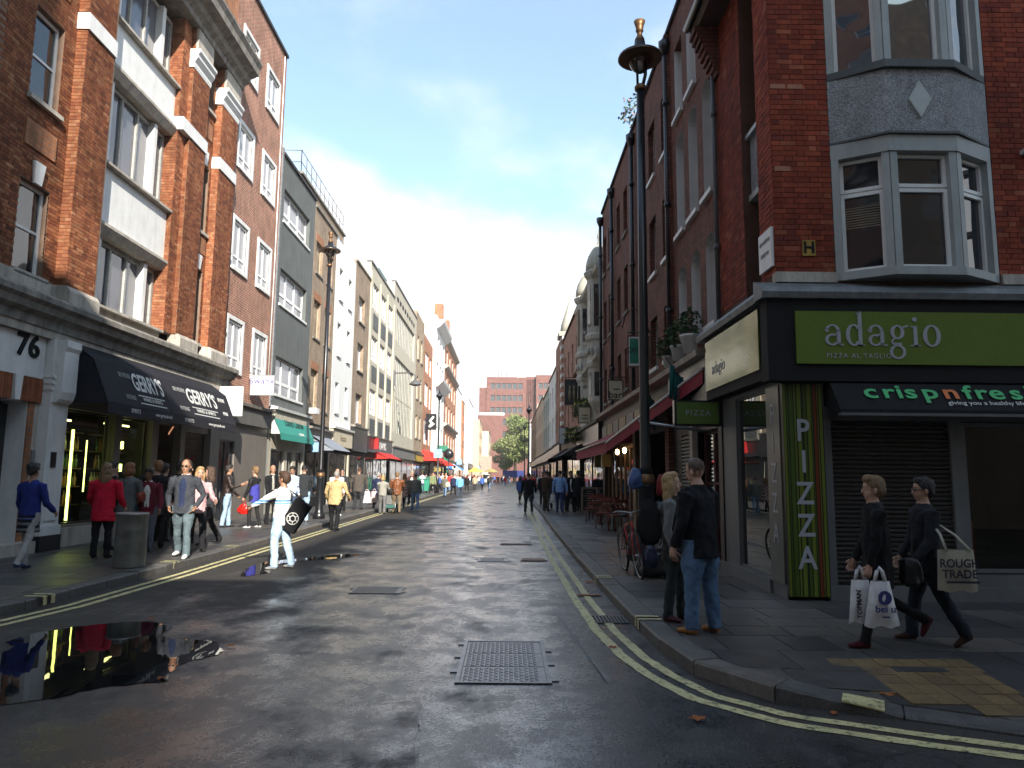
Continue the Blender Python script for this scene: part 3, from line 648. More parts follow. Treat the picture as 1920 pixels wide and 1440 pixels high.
# yellow no-loading ticks painted on the kerb stones
def tick(x, y, rot=0, z=0.128, L=0.26, w=0.075):
    c, s = math.cos(rot), math.sin(rot)
    for k in (0, 0.16):
        pts = [(0, k), (L, k), (L, k + w), (0, k + w)]
        q = [(x + a * c - b * s, y + a * s + b * c) for a, b in pts]; mb = MB(); mb.face([(a, b, z) for a, b in q])
        mb.face([(q[0][0] - .004 if L > 0 else q[0][0] + .004, q[0][1], z), (q[3][0] - .004 if L > 0 else q[3][0] + .004, q[3][1], z), (q[3][0] - .004 if L > 0 else q[3][0] + .004, q[3][1], 0.02), (q[0][0] - .004 if L > 0 else q[0][0] + .004, q[0][1], 0.02)])
        mb.build('kerb_tick', YEL, kind='structure')
for y in (9.1, 12.6, 15.4, 18.9, 23.5): tick(-5.67 + (0.02 if y < 10 else 0), y, 0, 0.129, -0.25)
tick(1.44, 8.0, 0, 0.129, 0.25); tick(1.38, 11.2, 0, 0.129, 0.25)
q = MB(); slabz(q, [(2.40, 5.35), (2.66, 5.26), (2.76, 5.46), (2.50, 5.55)], 0.012, 0.010); q.build('kerb_tick', YEL, kind='structure')
# covers and grates
IRON = M('cast_iron', (0.20, 0.20, 0.21), 0.34, 0.3, 6, 0.4, 60, metal=0.8, grime=0.4)
def cover(name, label, x0, x1, y0, y1, n, ang=0.0):
    cx, cy = (x0 + x1) / 2, (y0 + y1) / 2
    t = thing(name, label, 'manhole cover', (cx, cy, 0)); t.rotation_euler[2] = ang
    w, d = (x1 - x0) / 2, (y1 - y0) / 2; mb = MB()
    def loc(mb, nm, mt, par): o = put(nm, mb.mesh(nm, [mt]), par); o.location = (0, 0, 0); return o
    f = 0.035
    mb.box(-w, w, -d, -d + f, 0.002, 0.011); mb.box(-w, w, d - f, d, 0.002, 0.011); mb.box(-w, -w + f, -d + f, d - f, 0.002, 0.011); mb.box(w - f, w, -d + f, d - f, 0.002, 0.011)
    for k in range(n * 2): 
        yy = -d + (2 * d) * (k + 0.5) / (n * 2); mb.box(-w - 0.06 * (k % 2), -w, yy - .05, yy + .05, 0.002, 0.009); mb.box(w, w + 0.06 * ((k + 1) % 2), yy - .05, yy + .05, 0.002, 0.009)
    loc(mb, 'frame', IRON, t); h = (2 * d - 2 * f) / n
    for k in range(n):
        y = -d + f + k * h; mb = MB(); mb.box(-w + f + .006, w - f - .006, y + .008, y + h - .008, 0.002, 0.0065); p = loc(mb, 'plate', IRON, t)
        s = MB(); sx = 0.042
        for i in range(int((2 * w - 2 * f - .04) / sx)):
            for j in range(int((h - .04) / sx)):
                X, Y = -w + f + .025 + i * sx, y + .025 + j * sx
                if (i + j) % 2: s.box(X, X + .031, Y, Y + .012, 0.0065, 0.0105)
                else: s.box(X, X + .012, Y, Y + .031, 0.0065, 0.0105)
        loc(s, 'tread', IRON, p)['kind'] = 'stuff'
    return t
cover('manhole_cover', 'triple plate iron manhole cover in the middle of the near road', -0.40, 0.38, 6.0, 7.48, 3, 0.0)
cover('manhole_cover', 'single grey iron manhole cover left of the road centre', -2.19, -1.47, 10.32, 10.92, 1)
cover('manhole_cover', 'dark far manhole cover in line beyond the triple cover', -0.55, 0.05, 14.2, 14.8, 1)
cover('manhole_cover', 'furthest iron manhole cover on the left half of the road', -2.9, -2.2, 21.5, 22.6, 1)
dg = thing('drain_grate', 'slotted iron drain grate across the right yellow lines by the kerb', 'drain', (1.27, 8.62, 0)); dm = MB(); dm.box(1.04, 1.40, 8.45, 8.82, 0.003, 0.007)
dm.build('recess', BLACKM, dg); dm = MB()
for i in range(9): dm.box(1.05 + i * 0.041, 1.07 + i * 0.041, 8.46, 8.81, 0.007, 0.014)
dm.build('bars', IRON, dg); dm = MB(); dm.box(1.02, 1.42, 8.42, 8.45, 0.004, 0.013); dm.box(1.02, 1.42, 8.82, 8.85, 0.004, 0.013); dm.build('frame', IRON, dg, kind='stuff')
# fallen leaves and wet cardboard
LEAFM = M('dead_leaf', (0.30, 0.10, 0.03), 0.7, 0.4, 20); CARD = M('wet_cardboard', (0.24, 0.11, 0.06), 0.6, 0.4, 8)
def leaf(x, y, s, z=0.006, mat=LEAFM, label='', name='fallen_leaf', cat='leaf', rz=0.0):
    mb = MB(); n = 10; r = random.Random(int(x * 100 + y * 10)); pts = []
    for i in range(n):
        a = 2 * math.pi * i / n; q = s * (0.55 + 0.45 * (i % 2)) * r.uniform(.8, 1.15); pts.append((x + q * math.cos(a + rz), y + 0.8 * q * math.sin(a + rz), z + r.uniform(0, .018)))
    for i in range(n): mb.face([(x, y, z + 0.012), pts[i], pts[(i + 1) % n]])
    mb.build(name, mat, label=label, cat=cat)
leaf(1.33, 5.62 - 0.45, 0.07, label='brown leaf on the asphalt just outside the yellow lines, nearest the viewer')
leaf(2.72, 5.33, 0.07, 0.133, label='brown leaf lying across the yellow tick on the corner kerb'); leaf(2.33, 5.32, 0.04, label='brown leaf in the gutter beside the corner kerb')
leaf(1.05, 7.25, 0.05, mat=M('red_leaf', (0.35, 0.03, 0.02), 0.6), label='small red leaf on the outer yellow line by the drain')
leaf(-2.62, 7.15, 0.06, label='brown leaf at the right tip of the big puddle'); leaf(-2.75, 6.05, 0.05, 0.008, label='brown leaf at the near right edge of the big puddle'); leaf(-4.0, 8.42, 0.06, label='brown leaf at the far edge of the big puddle'); leaf(-4.6, 5.0, 0.06, label='reddish leaf on the near side of the big puddle')
leaf(1.30, 11.6, 0.09, label='clump of brown leaves against the right kerb'); leaf(1.28, 12.6, 0.06, label='brown leaf further up the right gutter')
for x0, x1, y, d, lb in [(-0.15, 0.62, 17.6, 0.28, 'long strip of wet cardboard lying across the road'), (0.30, 0.80, 14.3, 0.4, 'torn scrap of wet brown cardboard near the right lane'), (1.0, 1.32, 10.25, 0.1, 'flat piece of wood lying over the yellow lines')]:
    mb = MB(); mb.prism(wobble([(x0, y), (x1, y + .05), (x1 - .03, y + d), (x0 + .05, y + d)], 0.03, 4, int(x1 * 10)), 0.006, 0.02); mb.build('litter_scrap', CARD, label=lb, cat='litter')
# ------------------------------------------------------------ buildings
PL = Pl('L', -9.1); PR = Pl('R', 3.6); PF = Pl('F', 9.4)
OR = brickset('orange', [(0.31, 0.112, 0.054), (0.36, 0.145, 0.07), (0.26, 0.090, 0.046), (0.20, 0.073, 0.042), (0.40, 0.19, 0.10)])
RD = brickset('red', [(0.30, 0.062, 0.035), (0.34, 0.075, 0.04), (0.26, 0.055, 0.033), (0.22, 0.05, 0.035), (0.40, 0.12, 0.065)])
MOR = M('mortar_warm', (0.22, 0.15, 0.11), 0.95, 0.25, 4, 0.3, 80); MORD = M('mortar_dark', (0.13, 0.075, 0.055), 0.95, 0.25, 4, 0.3, 80)
b_or = brickmat('orange_brick_wall', (0.44, 0.17, 0.07), (0.34, 0.12, 0.05), (0.25, 0.18, 0.13))
b_rb = brickmat('red_brown_brick_wall', (0.37, 0.14, 0.085), (0.24, 0.09, 0.06), (0.42, 0.33, 0.26), 0.225, 0.082)
b_rd = brickmat('dark_red_brick_wall', (0.24, 0.08, 0.05), (0.13, 0.05, 0.036), (0.07, 0.05, 0.04))
b_br = brickmat('brown_stock_brick_wall', (0.33, 0.23, 0.15), (0.25, 0.17, 0.11), (0.30, 0.26, 0.21))
b_br2 = brickmat('buff_brick_wall', (0.40, 0.29, 0.18), (0.31, 0.22, 0.14), (0.34, 0.29, 0.23))
b_bright = brickmat('bright_red_brick_wall', (0.46, 0.17, 0.08), (0.38, 0.13, 0.06), (0.35, 0.22, 0.15))
b_far = brickmat('far_red_brick_wall', (0.21, 0.085, 0.07), (0.18, 0.072, 0.06), (0.17, 0.10, 0.085))
RENDG = M('grey_render', (0.135, 0.145, 0.14), 0.8, 0.15, 1.2, 0.3, 60, grime=0.25); CREAM = M('cream_render', (0.55, 0.49, 0.37), 0.8, 0.12, 1.0, 0.2, 60, grime=0.3)
CREAM2 = M('beige_cladding', (0.50, 0.46, 0.37), 0.75, 0.12, 1.0, 0.2, 60, grime=0.3); WREND = M('white_render', (0.76, 0.76, 0.74), 0.7, 0.06, 1.2, 0.15, 60, grime=0.2)
REDR = M('red_roof_tile', (0.30, 0.10, 0.06), 0.8); GREYGL = glassy('grey_green_panel_glass', (0.12, 0.16, 0.155), 0.25, 1.5)
PEACH = M('peach_render', (0.52, 0.40, 0.28), 0.8, 0.1, 1, 0.1, grime=0.25)
def near(c): return lambda q: (abs((q[0] + q[1]) / 2 - c[0]) ** 2 + (q[2] - c[1]) ** 2)

# ---- number 76, the orange brick block with stone dressings
B1 = thing('brick_building', 'tall orange brick block numbered 76 with white stone bands and black shop awnings', 'building', (-9.1, 15, 0))
mb = MB(); P = PL
Ha = [(12.85, 13.72, 5.35, 7.1), (12.85, 13.72, 8.72, 10.55), (12.85, 13.72, 12.2, 13.8), (12.5, 13.65, 0.12, 2.95), (10.3, 11.2, 5.35, 7.1), (10.3, 11.2, 8.72, 10.55), (10.3, 11.2, 12.2, 13.8)]
Hc = [(20.1, 20.85, 5.40, 7.55), (20.1, 20.85, 8.7, 10.7), (20.1, 20.85, 12.5, 14.0)]
BR = 5.32
wallmb(mb, P, 7.6, 14.1, 0.12, 5.3, [h for h in Ha if h[2] < 5], 2, 0.5, 2)
wallmb(mb, P, 7.6, 14.1, 5.3, 18.4, [h for h in Ha if h[2] > 5], 0, 0.16, 0)
for q in ((14.1, 15.1), (18.95, 20.0), (21.0, 22.25)): mb.pb(P, q[0], q[1], -0.1, 0.22, 5.3, 14.1, 0)
mb.pb(P, 15.1, 15.16, -0.3, 0.22, 5.3, 14.1, 0); mb.pb(P, 18.5, 18.95, -0.4, 0.10, 5.3, 14.1, 0)
wallmb(mb, P, 20.0, 21.0, 5.3, 14.1, Hc, 0, 0.16, 0)
mb.face([P.pt(15.16, -0.5, 4.4), P.pt(18.5, -0.5, 4.4), P.pt(18.5, -0.5, 14.1), P.pt(15.16, -0.5, 14.1)], 0)
mb.face([P.pt(14.1, 0, 15.0), P.pt(22.25, 0, 15.0), P.pt(22.25, 0, 18.4), P.pt(14.1, 0, 18.4)], 4)
bodymb(mb, P, 7.6, 22.25, 18.4, 10, 4, 3)
wall1 = mb.build('wall', [MOR, STONE, WHITE, DGREY, b_or], B1)
rects = []
for reg, n, hol, sd in (((7.6, 14.1, 5.32, 14.1), 0.0, [h for h in Ha if h[2] > 5], 1), ((20.0, 21.0, 5.32, 14.1), 0.0, Hc, 2)):
    bricks(B1, wall1, P, n, [q for q in lay(*reg, hol, seed=sd) if q[1] > 12.1], OR, 130 if sd == 1 else 0, near((13.2, 6.5)), sd)
for q, sg in (((14.1, 15.1), 140), ((18.95, 20.0), 0), ((21.0, 22.25), 0)):
    bricks(B1, wall1, P, 0.22, lay(q[0], q[1], 5.32, 14.1, [(14, 24, 10.84, 11.2)]), OR, sg, near((14.6, 6.2)), 5)
bricks(B1, wall1, P, 0.10, lay(18.5, 18.95, 5.32, 14.1, [(14, 24, 10.84, 11.2)]), OR, 0, None, 6)
# returns of the piers that face up the street
for a, n0, n1 in ((14.1, 0, 0.22), (18.95, 0.1, 0.22), (18.5, -0.3, 0.10), (21.0, 0, 0.22)):
    Q = Pl('F', a); mb = MB(); r = random.Random(4)
    for x0, x1, z, zt in lay(-9.1 + n0, -9.1 + n1, 5.32, 14.1, [(-20, 0, 10.84, 11.2)]):
        mb.pb(Q, x0, x1, -0.01, 0.009, z, zt, r.choice((0, 0, 1, 1, 2, 4)))
    mb.build('brickwork', OR, wall1, kind='stuff')
# stone bands, plinths, spandrels, cornices
for q in ((14.06, 15.14, 0.27), (18.46, 20.03, 0.27), (20.97, 22.27, 0.27)): MB().pb(P, q[0], q[1], -0.1, q[2], 10.84, 11.2).build('stone_band', WHITE, B1)
for a, b in ((14.05, 15.12), (18.95, 20.05), (20.97, 22.25)): MB().extr(P, [(0, 4.98), (0.36, 4.98), (0.36, 5.22), (0.30, 5.32), (0, 5.34)], a, b).build('plinth', STONE, B1)
for z0, z1, nm in ((7.22, 8.5, ''), (10.95, 12.0, '')):
    MB().pb(P, 15.16, 18.5, -0.3, -0.02, z0, z1).build('spandrel_panel', WHITE, B1)
    MB().extr(P, [(-0.3, z0 - .30), (-0.02, z0 - .30), (0.10, z0 - .12), (0.10, z0 - .05), (0.0, z0), (-0.3, z0)], 15.16, 18.5).build('moulding', STONE, B1)
MB().pb(P, 15.16, 18.5, -0.28, 0.0, 4.9, 5.25).build('spandrel_panel', STONE, B1)
for z in (5.33, 8.58, 12.08): MB().extr(P, [(-0.3, z - .08), (0.12, z - .08), (0.12, z - .02), (-0.3, z + .03)], 15.16, 18.5).build('long_sill', STONE, B1)
wgrey = M('flaking_window_paint', (0.42, 0.41, 0.38), 0.6, 0.25, 9, 0.4, grime=0.5)
pgr = glassy('dusty_window_glass', (0.10, 0.10, 0.12), 0.10, 1.9)
for z0, z1 in ((5.36, 6.90), (8.61, 10.62), (12.11, 13.9)): window(B1, P, 15.2, 18.46, z0, z1, (0.55, 1, 1, 1, 0.75), (1,), 0.09, 0.07, 0.22, wgrey, pgr, True, dep=0.1)
for z0, z1 in ((5.36, 6.90), (8.61, 10.62), (12.11, 13.9)):
    for a in (15.62, 17.7): MB().pb(P, a, a + 0.16, -0.3, -0.1, z0, z1).build('mullion', WHITE, B1)
for h in Ha:
    if h[2] > 5: window(B1, P, h[0], h[1], h[2], h[3], (1,), (1, 1), 0.07, 0.05, 0.12, WHITEW, DARKGL, True, sill=(0.10, STONE))
for h in Hc: window(B1, P, h[0], h[1], h[2], h[3], (1,), (1, 1.1), 0.06, 0.05, 0.14, wgrey, DARKGL, True, sill=(0.09, STONE))
for a, z in ((13.28, 7.1), (20.47, 7.55), (13.28, 13.8), (20.47, 10.72)):
    mb = MB(); mb.hexa([P.pt(a - .10, 0, z), P.pt(a + .10, 0, z), P.pt(a + .10, .06, z), P.pt(a - .10, .06, z), P.pt(a - .15, 0, z + .42), P.pt(a + .15, 0, z + .42), P.pt(a + .15, .08, z + .42), P.pt(a - .15, .08, z + .42)]); mb.build('keystone', WHITE, B1)
for a0, a1, z in ((12.85, 13.72, 7.75), (20.1, 20.85, 8.05), (20.1, 20.85, 11.6), (12.85, 13.72, 11.2)): MB().pb(P, a0 - .02, a1 + .02, 0, 0.035, z, z + .5).build('brick_apron', b_or, B1)
# capitals and main cornice
for a0, a1 in ((14.06, 15.14), (18.9, 20.05), (20.95, 22.27)):
    MB().extr(P, [(0, 12.9), (0.24, 12.9), (0.26, 13.0), (0.25, 13.05), (0.34, 13.2), (0.34, 13.28), (0.40, 13.36), (0.40, 13.44), (0, 13.44)], a0, a1).build('capital', WHITE, B1)
    MB().pb(P, a0 + .06, a1 - .06, 0, 0.30, 13.44, 14.1).build('stone_block', STONE, B1)
MB().extr(P, [(-0.5, 14.1), (0.34, 14.1), (0.36, 14.25), (0.5, 14.35), (0.55, 14.5), (0.8, 14.6), (0.82, 14.8), (0.9, 14.95), (0.9, 15.03), (0, 15.08), (-0.5, 15.08)], 7.6, 22.3).build('main_cornice', STONED, B1)
MB().extr(P, [(0, 4.38), (0.20, 4.38), (0.22, 4.55), (0.34, 4.62), (0.38, 4.74), (0.46, 4.80), (0.46, 4.90), (0.38, 4.97), (0, 4.99)], 7.6, 22.95).build('shop_cornice', STONED, B1)
MB().extr(P, [(0, 4.22), (0.16, 4.22), (0.17, 4.379), (0, 4.379)], 7.6, 22.4).build('architrave', STONE, B1)
MB().pb(P, 7.6, 14.05, 0, 0.10, 4.99, 5.3).build('base_course', STONE, B1)
for a, b in ((22.2, 22.36),): MB().extr(P, [(0, 3.9), (0.08, 3.9), (0.14, 4.1), (0.15, 4.22), (0, 4.22)], 21.9, 22.3).build('bracket', STONE, B1)
# door bay of number 76
MB().pb(P, 12.2, 13.94, 0.0, 0.06, 3.42, 4.21).build('number_panel', WHITE, B1)
text('76', 0.58, P.pt(13.42, 0.065, 3.97), P.right(), (0, 0, 1), BLACKM, B1, 0.02, 1.15, name='number', bold=0.012)
for a0, a1 in ((12.2, 13.08), (13.32, 13.94)):
    mb = MB(); r = random.Random(3)
    x = a0
    while x < a1 - .02: mb.pb(P, x, min(x + .066, a1), 0, 0.075 + r.uniform(-.004, .004), 2.95, 3.41, r.choice((0, 0, 1, 2))); x += .075
    mb.build('brick_lintel', OR, B1)
mb = MB(); mb.hexa([P.pt(13.13, 0, 2.95), P.pt(13.27, 0, 2.95), P.pt(13.27, .11, 2.95), P.pt(13.13, .11, 2.95), P.pt(13.09, 0, 3.42), P.pt(13.31, 0, 3.42), P.pt(13.31, .11, 3.42), P.pt(13.09, .11, 3.42)]); mb.build('keystone', WHITE, B1)
mb = MB(); mb.pb(P, 12.51, 13.64, -0.42, -0.36, 0.12, 2.9); mb.pb(P, 13.0, 13.07, -0.36, -0.32, 0.3, 2.6); d = mb.build('door', BLACK, B1)
MB().pb(P, 12.6, 12.95, -0.36, -0.35, 1.2, 2.5).build('pane', DARKGL, d); MB().path([P.pt(13.2, -0.28, 0.9), P.pt(13.2, -0.28, 1.5)], 0.015, 6).build('handle', STEEL, d)
mb = MB(); mb.pb(P, 13.66, 13.82, 0.0, 0.03, 0.12, 2.94)
mb.build('brick_jamb', b_or, B1)
MB().pb(P, 12.2, 13.88, -0.5, 0.25, 0.10, 0.34).build('door_step', STONE, B1)
# big white pilaster with a scrolled corbel
def pilaster(par, P, a0, a1, n, plate=True, mat=WHITE, z1=4.22):
    mb = MB(); mb.pb(P, a0, a1, 0, n, 0.42, z1); mb.pb(P, a0 + .12, a1 - .12, n, n + .025, 0.7, 2.75); mb.pb(P, a0 - .03, a1 + .03, 0, n + .04, 0.42, 0.6)
    mb.extr(P, [(n, 3.0), (n + .06, 2.98), (n + .13, 3.05), (n + .17, 3.2), (n + .17, 4.0), (n + .21, 4.08), (n + .21, z1), (n, z1)], a0 + .06, a1 - .06)
    for k in range(3): mb.pb(P, a0 - .02, a1 + .02, 0, n + .03 + .01 * k, 3.22 + k * .12, 3.27 + k * .12)
    o = mb.build('pilaster', mat, par); MB().pb(P, a0 - .04, a1 + .04, 0, n + .06, 0.12, 0.42).build('plinth', BLACK, o)
    return o
pil = pilaster(B1, P, 13.97, 14.56, 0.22)
MB().pb(P, 14.1, 14.26, 0.24, 0.262, 1.72, 2.02).build('name_plate', BLACK, pil); MB().pb(P, 13.84, 13.94, 0.03, 0.05, 1.7, 2.05).build('name_plate', STEEL, B1)
MB().pb(P, 13.825, 13.965, 0.0, 0.02, 0.3, 3.41).build('stone_jamb', STONE, B1)
# the drinks shop under it
SHOPB = M('taupe_shopfront_paint', (0.17, 0.15, 0.13), 0.5, 0.1, 3, 0.05, grime=0.2)
mb = MB(); wallmb(mb, P, 14.57, 22.25, 0.12, 4.22, [(14.75, 16.55, 0.55, 2.95), (16.85, 18.3, 0.55, 2.95), (18.65, 19.9, 0.14, 2.9), (20.2, 21.9, 0.5, 2.8)], 0, 0.12, 0, 0.03)
mb.build('shopfront', [SHOPB], B1)
for a0, a1 in ((16.56, 16.84), (18.31, 18.64), (19.91, 20.19), (21.91, 22.2)): MB().pb(P, a0, a1, 0.03, 0.12, 0.12, 3.3).build('shop_pilaster', SHOPB, B1)
MB().pb(P, 14.57, 18.31, 0.03, 0.10, 0.12, 0.5).build('stall_riser', STONE, B1)
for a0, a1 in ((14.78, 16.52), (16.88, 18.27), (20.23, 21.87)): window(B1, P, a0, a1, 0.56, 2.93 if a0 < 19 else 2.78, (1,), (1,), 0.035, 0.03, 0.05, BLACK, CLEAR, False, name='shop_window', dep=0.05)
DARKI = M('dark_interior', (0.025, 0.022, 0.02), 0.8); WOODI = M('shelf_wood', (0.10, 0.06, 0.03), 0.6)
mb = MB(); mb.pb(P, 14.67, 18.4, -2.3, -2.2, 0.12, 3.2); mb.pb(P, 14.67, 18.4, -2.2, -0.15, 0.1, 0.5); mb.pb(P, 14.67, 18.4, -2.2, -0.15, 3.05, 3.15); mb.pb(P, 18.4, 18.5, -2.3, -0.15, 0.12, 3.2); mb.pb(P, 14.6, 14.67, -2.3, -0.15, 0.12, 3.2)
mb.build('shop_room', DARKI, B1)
mb = MB()
for z in (0.9, 1.3, 1.7, 2.1, 2.5):
    mb.pb(P, 15.1, 16.5, -0.75, -0.55, z, z + .025); mb.pb(P, 16.9, 18.3, -0.7, -0.5, z, z + .025)
mb.build('shelf', WOODI, B1)
YG = emit('lit_tube_yellow', (0.75, 0.85, 0.18), 3.2); YW = emit('lit_strip_yellow', (1.0, 0.9, 0.35), 2.6); WARM = emit('warm_bulb', (1.0, 0.62, 0.25), 9.0)
def lamp_obj(mb, mat, label, name='strip_light', cat='light', group=None): return mb.build(name, mat, label=label, cat=cat, group=group)
lamp_obj(MB().path([P.pt(15.75, -0.35, .6), P.pt(15.75, -0.35, 2.55)], 0.028, 8), YG, 'tall glowing yellow-green tube standing in the first window of the drinks shop')
lamp_obj(MB().path([P.pt(16.42, -0.42, 1.2), P.pt(16.42, -0.42, 2.35)], 0.014, 8), YG, 'shorter glowing yellow tube right of the tall one in the drinks shop')
lamp_obj(MB().pb(P, 15.2, 15.75, -0.9, -0.86, 2.78, 2.82), YW, 'left of the two ceiling light strips in the first drinks shop window')
lamp_obj(MB().pb(P, 16.0, 16.5, -0.9, -0.86, 2.78, 2.82), YW, 'right of the two ceiling light strips in the first drinks shop window')
lamp_obj(MB().pb(P, 17.0, 18.1, -0.40, -0.37, 2.76, 2.80), YW, 'long ceiling light strip in the second drinks shop window')
for z, lb in ((2.3, 'upper'), (1.75, 'lower')): lamp_obj(MB().path([P.pt(17.85, -0.4, z - .09), P.pt(17.85, -0.4, z + .09)], 0.05, 8), YG, lb + ' square glowing lamp between the bottles of the second window')
BOT = [glassy('green_bottle', (0.02, 0.08, 0.02), 0.1), glassy('amber_bottle', (0.25, 0.10, 0.02), 0.1), glassy('pale_bottle', (0.5, 0.5, 0.42), 0.15)]
bme = [MB().lathe((0, 0, 0), [(0.036, 0), (0.038, 0.02), (0.038, 0.18), (0.014, 0.23), (0.014, 0.30), (0.017, 0.305)], 8).mesh('bottle', [b]) for b in BOT]
r = random.Random(8)
for z in (0.925, 1.325, 1.725, 2.125):
    for a in np.arange(15.16, 18.25, 0.115):
        if 16.45 < a < 16.95 or abs(a - 15.55) < .05 or r.random() < .15: continue
        put('bottle', bme[r.randrange(3)], None, P.pt(a, -0.64 if a < 16.6 else -0.59, z), 'one of the bottles standing in rows on the drinks shop shelves', 'bottle', group='bottles on the drinks shop shelves')
# black awnings with lettering
AWN = M('black_awning_cloth', (0.022, 0.022, 0.028), 0.8, 0.2, 2, 0.2, 200); LET = M('white_lettering', (0.62, 0.62, 0.60), 0.6, 0.05); LETD = M('faded_lettering', (0.33, 0.33, 0.33), 0.7, 0.1)
def awning(name, label, P, a0, a1, prof, mat, th=0.012, ends=True, endmat=None):
    t = thing(name, label, 'awning', P.pt((a0 + a1) / 2, 0, prof[0][1])); mb = MB()
    p2 = [(n - .004, z - th) for n, z in prof]; mb2 = MB()
    for i in range(len(prof) - 1):
        K = 6
        for k in range(K):
            x0, x1 = a0 + (a1 - a0) * k / K, a0 + (a1 - a0) * (k + 1) / K; (n0, z0), (n1, z1) = prof[i], prof[i + 1]
            mb.hexa([P.pt(x0, n0, z0 - th), P.pt(x1, n0, z0 - th), P.pt(x1, n1, z1 - th), P.pt(x0, n1, z1 - th), P.pt(x0, n0, z0), P.pt(x1, n0, z0), P.pt(x1, n1, z1), P.pt(x0, n1, z1)])
    mb.build('canopy', mat, t)
    if ends:
        zb = prof[-1][1]
        for a in (a0 + .01, a1 - .02): 
            mb = MB(); pr = [(0.0, prof[0][1] - .02)] + [(n - .01, z - .02) for n, z in prof[1:-1]] + [(prof[-2][0] - .01, prof[-2][1] - .04), (0, prof[-2][1] - .04)]; mb.extr(P, pr, a, a + .01); mb.build('side_panel', endmat or mat, t)
    return t
def onslope(P, a, n0, z0, n1, z1, t, lift=0.012):
    """point at fraction t down the slope and the slope's up direction"""
    n, z = n0 + (n1 - n0) * t, z0 + (z1 - z0) * t; u = (Vector(P.pt(0, n0, z0)) - Vector(P.pt(0, n1, z1))).normalized(); nn = P.right().cross(u)
    return Vector(P.pt(a, n, z)) + nn * lift, u
for j, (a0, a1) in enumerate(((14.62, 17.42), (17.46, 21.6))):
    prof = [(0.10, 4.32), (0.62, 3.95), (0.98, 3.08), (1.0, 2.84)]
    t = awning('shop_awning', ['black shop awning with white lettering, the one nearer the numbered doorway', 'black shop awning with white lettering, the one nearer the brown brick building'][j], P, a0, a1, prof, AWN)
    ca = [16.62, 19.6][j]; sc = [1.0, 1.35][j]
    def put_t(s, size, a, f, mat, w=1.0, b=0.0, seg=(0.62, 3.95, 0.98, 3.08)):
        o, u = onslope(P, a, *seg, f); text(s, size, o, P.right(), u, mat, t, 0.002, w, bold=b)
    put_t("GERRY'S", 0.58, ca, 0.38, LET, 0.66 * sc, 0.012); put_t('WINES & SPIRITS', 0.13, ca, 0.79, LET, 0.95 * sc)
    for f in (0.70, 0.90):
        o, u = onslope(P, ca, 0.62, 3.95, 0.98, 3.08, f); mb = MB(); w = 0.62 * sc; h = Vector((0, 0, 1)); rr_ = P.right()
        mb.face([o - rr_ * w - u * .012, o + rr_ * w - u * .012, o + rr_ * w + u * .012, o - rr_ * w + u * .012]); mb.build('rule_line', LET, t)
    put_t('BELVEDERE', 0.16, ca - 0.98 * sc, 0.25, LETD, 0.62 * sc); put_t('INTENSE', 0.15, ca - 0.98 * sc, 0.80, LETD, 0.7 * sc)
    put_t('SPIRITS', 0.13, ca - 0.90 * sc, 0.5, LET, 1.0 * sc, seg=(0.98, 3.08, 1.0, 2.84)); put_t('www.gerrys.uk.com', 0.12, ca + 0.4 * sc, 0.5, LET, 0.85 * sc, seg=(0.98, 3.08, 1.0, 2.84))
    if j: put_t('BELVEDERE', 0.16, 21.0, 0.25, LET, 0.6); put_t('INTENSE', 0.15, 21.0, 0.7, LET, 0.6)
MB().pb(P, 22.28, 22.34, 0.0, 0.88, 3.4, 4.32).build('end_board', WHITE, label='cream board standing out from the wall at the far end of the black awnings', cat='sign board')
# rainwater pipe between the two brick buildings
def pipe(P, a, n, z0, z1, r_, mat, label, brk=True):
    t = thing('drainpipe', label, 'drainpipe', P.pt(a, n, z0)); MB().path([P.pt(a, n, z0), P.pt(a, n, z1)], r_, 8).build('pipe', mat, t); mb = MB(); z = z0 + 1.2
    while z < z1: mb.lathe(P.pt(a, n, z), [(r_, 0), (r_ * 1.35, 0), (r_ * 1.35, .10), (r_, .10)], 8); z += 2.4
    mb.build('collar', mat, t)
    if brk: mb = MB(); q = P.pt(a, n, z1); mb.lathe(q, [(r_, 0), (r_ * 2.4, .2), (r_ * 2.4, .35)], 6); mb.build('hopper', mat, t)
    return t
PIPEG = M('grey_pipe_paint', (0.10, 0.10, 0.105), 0.45)
pipe(PL, 22.47, 0.10, 5.0, 15, 0.06, PIPEG, 'dark grey drainpipe between the orange block and the brown brick building')
MB().path([PL.pt(27.0, 0.05, 5.2), PL.pt(27.05, 0.05, 9), PL.pt(27.0, 0.05, 18.2)], 0.02, 6).build('cable', WHITE, label='thin white cable running down the far edge of the brown brick building', cat='cable')

